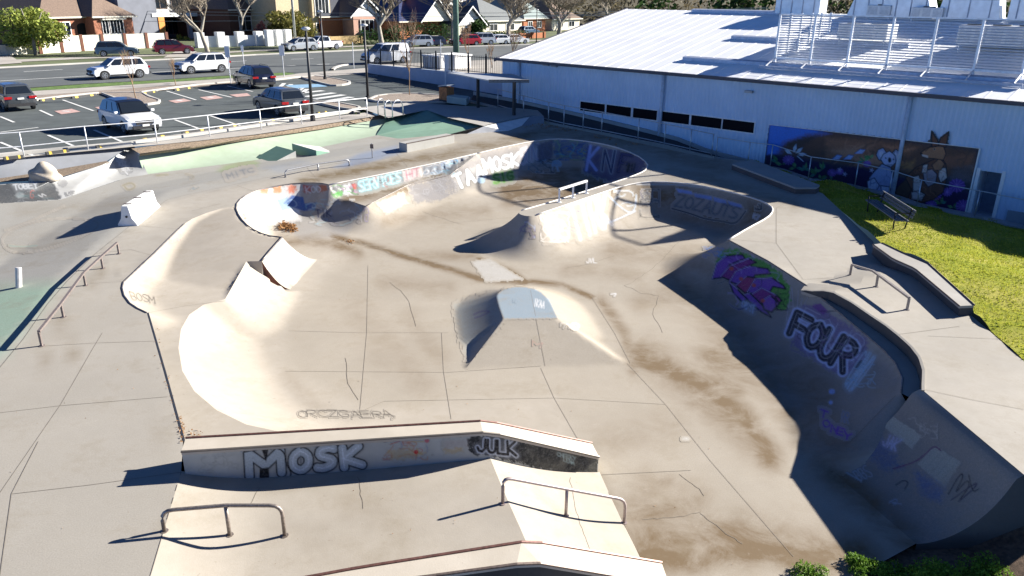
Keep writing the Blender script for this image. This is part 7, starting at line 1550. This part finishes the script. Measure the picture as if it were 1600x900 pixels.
JD = [[(0, 770), (95, 632), (145, 545), (160, 520)], [(95, 634), (0, 645)], [(95, 634), (262, 620)], [(65, 541), (150, 536), (245, 533)], [(18, 772), (0, 900)], [(18, 772), (140, 758), (283, 738)], [(283, 738), (235, 900)], [(18, 772), (60, 690)], [(140, 443), (193, 440)], [(150, 396), (205, 390), (240, 400)], [(205, 352), (275, 358)], [(290, 345), (365, 330)], [(300, 330), (345, 318)], [(1213, 325), (1213, 380), (1255, 437)], [(1213, 380), (1140, 374)], [(1255, 437), (1330, 432)], [(1260, 300), (1213, 325)], [(1150, 285), (1220, 275)], [(1050, 262), (1090, 250)], [(960, 228), (1000, 222)], [(1440, 608), (1520, 625), (1600, 640)], [(1450, 525), (1560, 530)], [(800, 215), (790, 225)], [(620, 240), (640, 265)], [(480, 262), (500, 285)], [(370, 290), (400, 300)], [(1402, 523), (1500, 510)], [(0, 575), (37, 530), (75, 475), (105, 440), (150, 396), (205, 352), (262, 312), (300, 303), (480, 264), (628, 238)]]
joint_lines('slab_joint', JD, .009, JM, deck, BVD, .0035)
joint_lines('slab_joint', [wob(l, i) for i, l in enumerate([[(405, 762), (390, 790)], [(560, 745), (567, 795)], [(890, 745), (900, 800), (930, 880)]])], .008, JM2, bank, bvh_of([bank]), .003)
# ------------------------------------------------------------------ painted mural on the hall wall
s0_, s1_ = ws(1203, 195)[0], ws(1531, 233)[0]; zt_ = ws(1203, 195)[1]; zb3 = -1.0; m0 = WQ(s0_, 0, -.05)
mt = thing('wall_mural', 'large painted mural of a koala and a kangaroo before a brown sunset sky', 'mural', tuple(WQ(s0_, -.6, -.03)))
mb = MB(); zA, zB = ws(1203, 195)[1], ws(1530, 232)[1]
def zw(x, y): return ws(x, y)
mb.add([WQ(s0_, -.35, -.04), WQ(s1_, -.85, -.04), WQ(s1_, zB, -.04), WQ(s0_, zA, -.04)], [[0, 1, 2, 3]])
se = [ws(1452, 235), ws(1455, 205), ws(1462, 222), ws(1468, 222), ws(1482, 206), ws(1477, 238)]
mb.add([WQ(s, z, -.04) for s, z in se], [list(range(6))]); pan = part(mb, 'panel', M('panel back', (.03, .035, .05), .8), mt); sld = pan.modifiers.new('s', 'SOLIDIFY'); sld.thickness = .03; sld.offset = 1
bpy.context.view_layer.update(); 
class PlaneBV:
    def ray_cast(s, o, d):
        A_ = WA - WN * .075; t = (A_ - o).dot(WN) / d.dot(WN); p = o + d * t; q = p - WA; ss = q.dot(WD)
        if ss > s0_ + .02 or ss < s1_ - .02 or p.z < -.35 - .5 * (s0_ - ss) / (s0_ - s1_): return (None, None, None, None)
        return (p, -WN, 0, 0)
c = Canvas(1196, 190, 1536, 345, 1.15)
TB = lambda x: 195 + (x - 1203) * .113
full = [(1203, 195), (1367, 214), (1530, 232.5), (1510, 345), (1196, 262)]; ear = [(1457, 207), (1463, 220), (1468, 221), (1482, 207), (1478, 245), (1452, 240)]
c.fill(full, (.035, .035, .05), 1, 1)
c.fill([(1203, 195), (1265, 202), (1300, 209), (1270, 218), (1235, 222), (1222, 240), (1198, 242)], (.05, .14, .50), 1, 4)
def sky_(pts, col, al, soft=8): c.fill(pts, col, al, soft, 1.5)
sky_([(1225, 222), (1262, 211), (1300, 207), (1420, 222), (1525, 234), (1520, 275), (1420, 275), (1340, 262), (1280, 250), (1215, 240)], (.09, .05, .035), .95, 10)
for pts, col in (([(1290, 215), (1380, 222), (1350, 245), (1290, 250)], (.20, .10, .06)), ([(1360, 218), (1440, 228), (1420, 245), (1370, 240)], (.16, .08, .05)), ([(1330, 245), (1400, 240), (1410, 255), (1340, 262)], (.30, .16, .10)), ([(1300, 235), (1350, 228), (1330, 250)], (.26, .15, .10)), ([(1470, 245), (1522, 240), (1520, 268), (1475, 262)], (.17, .08, .05)), ([(1490, 262), (1520, 258), (1518, 285), (1485, 280)], (.09, .08, .09)), ([(1380, 228), (1430, 232), (1410, 238)], (.34, .16, .09)), ([(1400, 258), (1430, 250), (1425, 268)], (.22, .12, .05)), ([(1228, 226), (1255, 214), (1280, 212), (1250, 232)], (.035, .03, .03))): sky_(pts, col, .75, 7)
c.scribble(1290, 212, 1520, 265, 26, 2.2, [(.28, .15, .10), (.05, .03, .03), (.22, .11, .07), (.10, .06, .05)], .35, 81, 40)
# foliage band
sky_([(1196, 243), (1240, 245), (1300, 258), (1350, 262), (1390, 275), (1515, 300), (1508, 345), (1196, 262)], (.018, .012, .05), .97, 5)
def leaf(x, y, a, l, w, col): dx, dy = math.cos(a), math.sin(a); c.fill([(x, y), (x + dx * l * .5 - dy * w, y + dy * l * .5 + dx * w), (x + dx * l, y + dy * l), (x + dx * l * .5 + dy * w, y + dy * l * .5 - dx * w)], col, .95); c.stroke([(x, y), (x + dx * l, y + dy * l)], .8, (.01, .03, .02), .7)
rs = random.Random(4); G1, G2 = (.07, .20, .07), (.06, .24, .18)
for x, y in ((1214, 253), (1222, 257), (1243, 262), (1258, 266), (1275, 272), (1285, 265), (1282, 280), (1350, 252), (1360, 248), (1300, 282), (1470, 318), (1490, 325), (1395, 300)):
    for k in range(4): leaf(x, y, rs.uniform(2.6, 6.6), rs.uniform(8, 14), 2.2, rs.choice((G1, G2, (.12, .28, .12))))
for x, y, r_ in ((1232, 250, 9), (1355, 256, 6), (1312, 268, 6), (1462, 305, 9), (1495, 290, 13), (1505, 322, 12), (1455, 320, 9), (1300, 270, 7), (1480, 300, 8)):
    c.blob(x, y, r_, r_ * .8, (.10, .04, .22), .9); 
    for k in range(12): a = k * .524; c.stroke([(x, y), (x + math.cos(a) * r_, y + math.sin(a) * r_ * .85)], 1.0, (.25, .14, .42), .7)
for x, y in ((1312, 265), (1320, 272), (1362, 266), (1397, 288), (1397, 300), (1442, 296)): 
    for k in range(5): a = k * 1.257; c.stroke([(x, y), (x + math.cos(a) * 3, y + math.sin(a) * 3)], 1.2, (.38, .36, .5), .9)
for x, y, a in ((1240, 239, -1.3), (1243, 240, -.7), (1246, 242, -.1), (1238, 241, -2.6)): leaf(x, y, a, 15, 2.6, (.42, .50, .70))
c.stroke([(1246, 244), (1255, 252)], 1.0, (.4, .48, .6)); 
for x, y in ((1308, 246), (1326, 246), (1344, 237)): c.fill([(x - 9, y + 3), (x, y - 4), (x + 8, y - 3), (x + 3, y + 3)], (.22, .30, .62), .95, 1.5); c.stroke([(x - 9, y + 3), (x, y - 4), (x + 8, y - 3)], 1, (.05, .07, .15))
# koala
KG = (.22, .26, .40); KL = (.34, .38, .52)
def out(pts, col, w=1.3): c.fill(pts, col, 1, 1.2); c.stroke(pts + [pts[0]], w, (.01, .012, .02))
out([(1366, 268), (1378, 256), (1392, 262), (1397, 285), (1390, 302), (1372, 300), (1356, 292), (1358, 278)], KG); out([(1355, 283), (1366, 278), (1374, 290), (1368, 300), (1356, 297)], KL); out([(1376, 290), (1390, 292), (1393, 302), (1378, 304)], KL)
out([(1372, 234), (1380, 231), (1386, 240), (1382, 252), (1373, 250), (1369, 242)], KG); out([(1393, 240), (1400, 233), (1406, 238), (1404, 250), (1396, 254)], KG); c.blob(1377, 241, 3.5, 5, KL); c.blob(1400, 243, 3, 5, KL)
out([(1380, 241), (1390, 236), (1399, 243), (1400, 254), (1392, 261), (1381, 257), (1376, 249)], (.28, .32, .46)); c.blob(1390, 250, 2.6, 4.2, K_); c.blob(1384, 247, 1.2, 1.2, K_); c.blob(1396, 249, 1.2, 1.2, K_); c.curve([(1386, 257), (1390, 258), (1394, 257)], .9, K_)
c.scribble(1360, 262, 1395, 300, 8, .9, [(.08, .10, .18)], .7, 84, 14)
# kangaroo
BR1, BR2, CRm = (.12, .055, .035), (.26, .13, .07), (.42, .36, .33)
out([(1430, 262), (1452, 252), (1470, 245), (1478, 256), (1480, 275), (1474, 300), (1458, 312), (1436, 318), (1416, 312), (1408, 296), (1416, 276)], BR1); out([(1404, 290), (1416, 280), (1424, 296), (1418, 312), (1404, 310), (1398, 300)], (.06, .04, .03))
out([(1427, 276), (1436, 274), (1440, 290), (1434, 304), (1426, 300)], CRm); out([(1442, 268), (1456, 264), (1464, 272), (1462, 286), (1450, 292), (1444, 284)], (.24, .20, .22)); out([(1468, 262), (1478, 262), (1480, 278), (1470, 286), (1466, 276)], CRm); out([(1442, 258), (1450, 256), (1448, 270), (1440, 270)], CRm)
out([(1424, 300), (1436, 298), (1446, 304), (1440, 314), (1424, 312)], CRm); out([(1456, 258), (1468, 247), (1476, 256), (1470, 266), (1460, 266)], BR2)
out([(1448, 232), (1460, 226), (1474, 228), (1478, 240), (1474, 250), (1462, 248), (1450, 247), (1440, 243), (1438, 239)], BR2); out([(1456, 206), (1464, 218), (1468, 228), (1456, 230)], BR1); out([(1482, 207), (1470, 216), (1466, 228), (1478, 230)], BR1)
c.fill([(1440, 241), (1450, 243), (1450, 247), (1441, 244)], CRm, .9); c.blob(1440, 240, 1.6, 1.4, K_); c.blob(1460, 233, 2.2, 1.5, (.3, .25, .2)); c.blob(1460, 233, 1.3, 1.2, K_); c.scribble(1425, 262, 1478, 312, 18, 1.0, [(.02, .012, .01), (.24, .12, .07)], .7, 85, 22); c.curve([(1446, 236), (1456, 228), (1468, 228)], 1, K_)
c.stroke([(1398, 205), (1396, 290)], .8, (.02, .02, .02), .6)
c.c = np.clip(c.c * 1.7, 0, .8); mm = concrete('mural paint', (.1, .1, .1)); 
o = c.build('painting', mm, mt, PlaneBV(), 0.0, label='koala, kangaroo, flowers and dark sunset clouds', clip=[(1195, 262), (1202, 195), (1367, 213), (1450, 223), (1453, 200), (1464, 204), (1485, 202), (1482, 227), (1532, 232), (1512, 350), (1400, 345)])
mb = MB(); mb.frame_box(WQ(s1_ - .04, -.95, -.085), WD * .05, WN * .05, (0, 0, zB + .95)); part(mb, 'edge_trim', WHITE, mt); mb = MB(); mb.tube([WQ(s0_ + .02, zA + .02, -.07), WQ(s1_, zB + .02, -.07)], .02, 4); part(mb, 'edge_trim', WHITE, mt)
# ------------------------------------------------------------------ litter: leaf pile and scattered leaves
LEAFM = foliage('dry leaf', (.16, .07, .025), (.50, .28, .12), 9)
def leaf_litter(pxs, n, spread, label, seed, size=.035, hgt=.02, bv=None):
    rs = np.random.RandomState(seed); V = []; Fc = []
    for k in range(n):
        i = rs.randint(len(pxs)); x, y = pxs[i][0] + rs.normal() * spread[0], pxs[i][1] + rs.normal() * spread[1]; d = Vector(ray(x, y)).normalized(); h = (bv or BVA).ray_cast(CAMP, d)
        if h[0] is None: continue
        q = np.array(h[0]) + [0, 0, .008 + abs(rs.normal()) * hgt]; a = rs.normal(size=3); a[2] *= .4; a /= np.linalg.norm(a); b = rs.normal(size=3); b[2] *= .4; b -= a * a.dot(b); b /= np.linalg.norm(b); s = size * rs.uniform(.5, 1.3); o = len(V)
        V += [tuple(q - a * s), tuple(q + b * s * .5), tuple(q + a * s), tuple(q - b * s * .5)]; Fc.append((o, o + 1, o + 2, o + 3))
    mb = MB(); mb.v = V; mb.f = Fc; mb.m = [0] * len(Fc); return stuff(mb.build('dry_leaves', LEAFM), label, 'leaves')
leaf_litter([(445, 352), (450, 357), (455, 355), (440, 356), (458, 359)], 420, (3.6, 2.2), 'heap of dry brown leaves in the pocket bowl', 3, .055, .05)
leaf_litter([(285, 672), (282, 664), (286, 682), (300, 684), (310, 685)], 160, (3, 6), 'dry leaves gathered at the corner of the kinked ledge', 4, .022, .012, bvh_of([basin, deck, ledge1_body]))
leaf_litter([(248, 545), (252, 560), (244, 520), (262, 600), (268, 630), (275, 650)], 60, (2.5, 10), 'few dry leaves along the steel edging', 5, .018, .004)
leaf_litter([(830, 196), (860, 198), (885, 204), (950, 215), (1000, 225)], 260, (14, 1.6), 'dead leaves along the foot of the sloping path', 6, .05, .02)
leaf_litter([(545, 377), (550, 379)], 30, (4, 1), 'small dark leaf clump in the drain line', 7, .04, .02)
leaf_litter([(660, 755), (540, 790), (700, 640), (860, 660), (1000, 680), (1060, 800), (1100, 860), (500, 560), (120, 560), (150, 700), (620, 560), (1300, 700), (1380, 780)], 110, (90, 60), 'tiny bits of debris scattered over the concrete', 8, .012, .002)
# ------------------------------------------------------------------ world, sun, camera
world = bpy.data.worlds.new('World'); scene.world = world; world.use_nodes = True
wn = world.node_tree; bg = wn.nodes['Background']
sky = wn.nodes.new('ShaderNodeTexSky'); sky.sky_type = 'NISHITA'; sky.sun_disc = False
SUN_EL = R(24); SUN_AZ = math.atan2(.93, .36)
sky.sun_elevation = SUN_EL; sky.sun_rotation = SUN_AZ; sky.ozone_density = 8.0; sky.air_density = .42; sky.dust_density = 0; sky.altitude = 1500
wn.links.new(sky.outputs[0], bg.inputs[0]); bg.inputs[1].default_value = .065
sd = bpy.data.lights.new('sun', 'SUN'); sd.energy = 5.0; sd.angle = R(.53); sd.color = (1.0, .955, .875)
so = bpy.data.objects.new('sun', sd); COL.objects.link(so)
dirv = Vector((math.sin(SUN_AZ) * math.cos(SUN_EL), math.cos(SUN_AZ) * math.cos(SUN_EL), math.sin(SUN_EL)))
so.rotation_euler = dirv.to_track_quat('Z', 'Y').to_euler(); so.location = (20, 10, 20)
cam = bpy.data.cameras.new('camera'); cam.sensor_width = 36; cam.lens = F / 1600 * 36; cam.clip_end = 2000
co = bpy.data.objects.new('camera', cam); COL.objects.link(co)
fwd = Vector((0, CP, -SP)); right = Vector((1, 0, 0)); up = right.cross(fwd)
# roll
rr = Matrix.Rotation(-ROLL * -1, 3, fwd)
right2 = right * CR + up * SR; up2 = up * CR - right * SR
m = Matrix((right2, up2, -fwd)).transposed().to_4x4(); m.translation = Vector((0, 0, H)); co.matrix_world = m
scene.camera = co
vs_ = scene.view_settings; vs_.view_transform = 'Standard'; vs_.look = 'None'; vs_.gamma = 1; vs_.use_curve_mapping = False; vs_.exposure = 1.53
scene.render.engine = 'CYCLES'
scene.render.resolution_x = 1024; scene.render.resolution_y = 576
# check that camera agrees with the survey
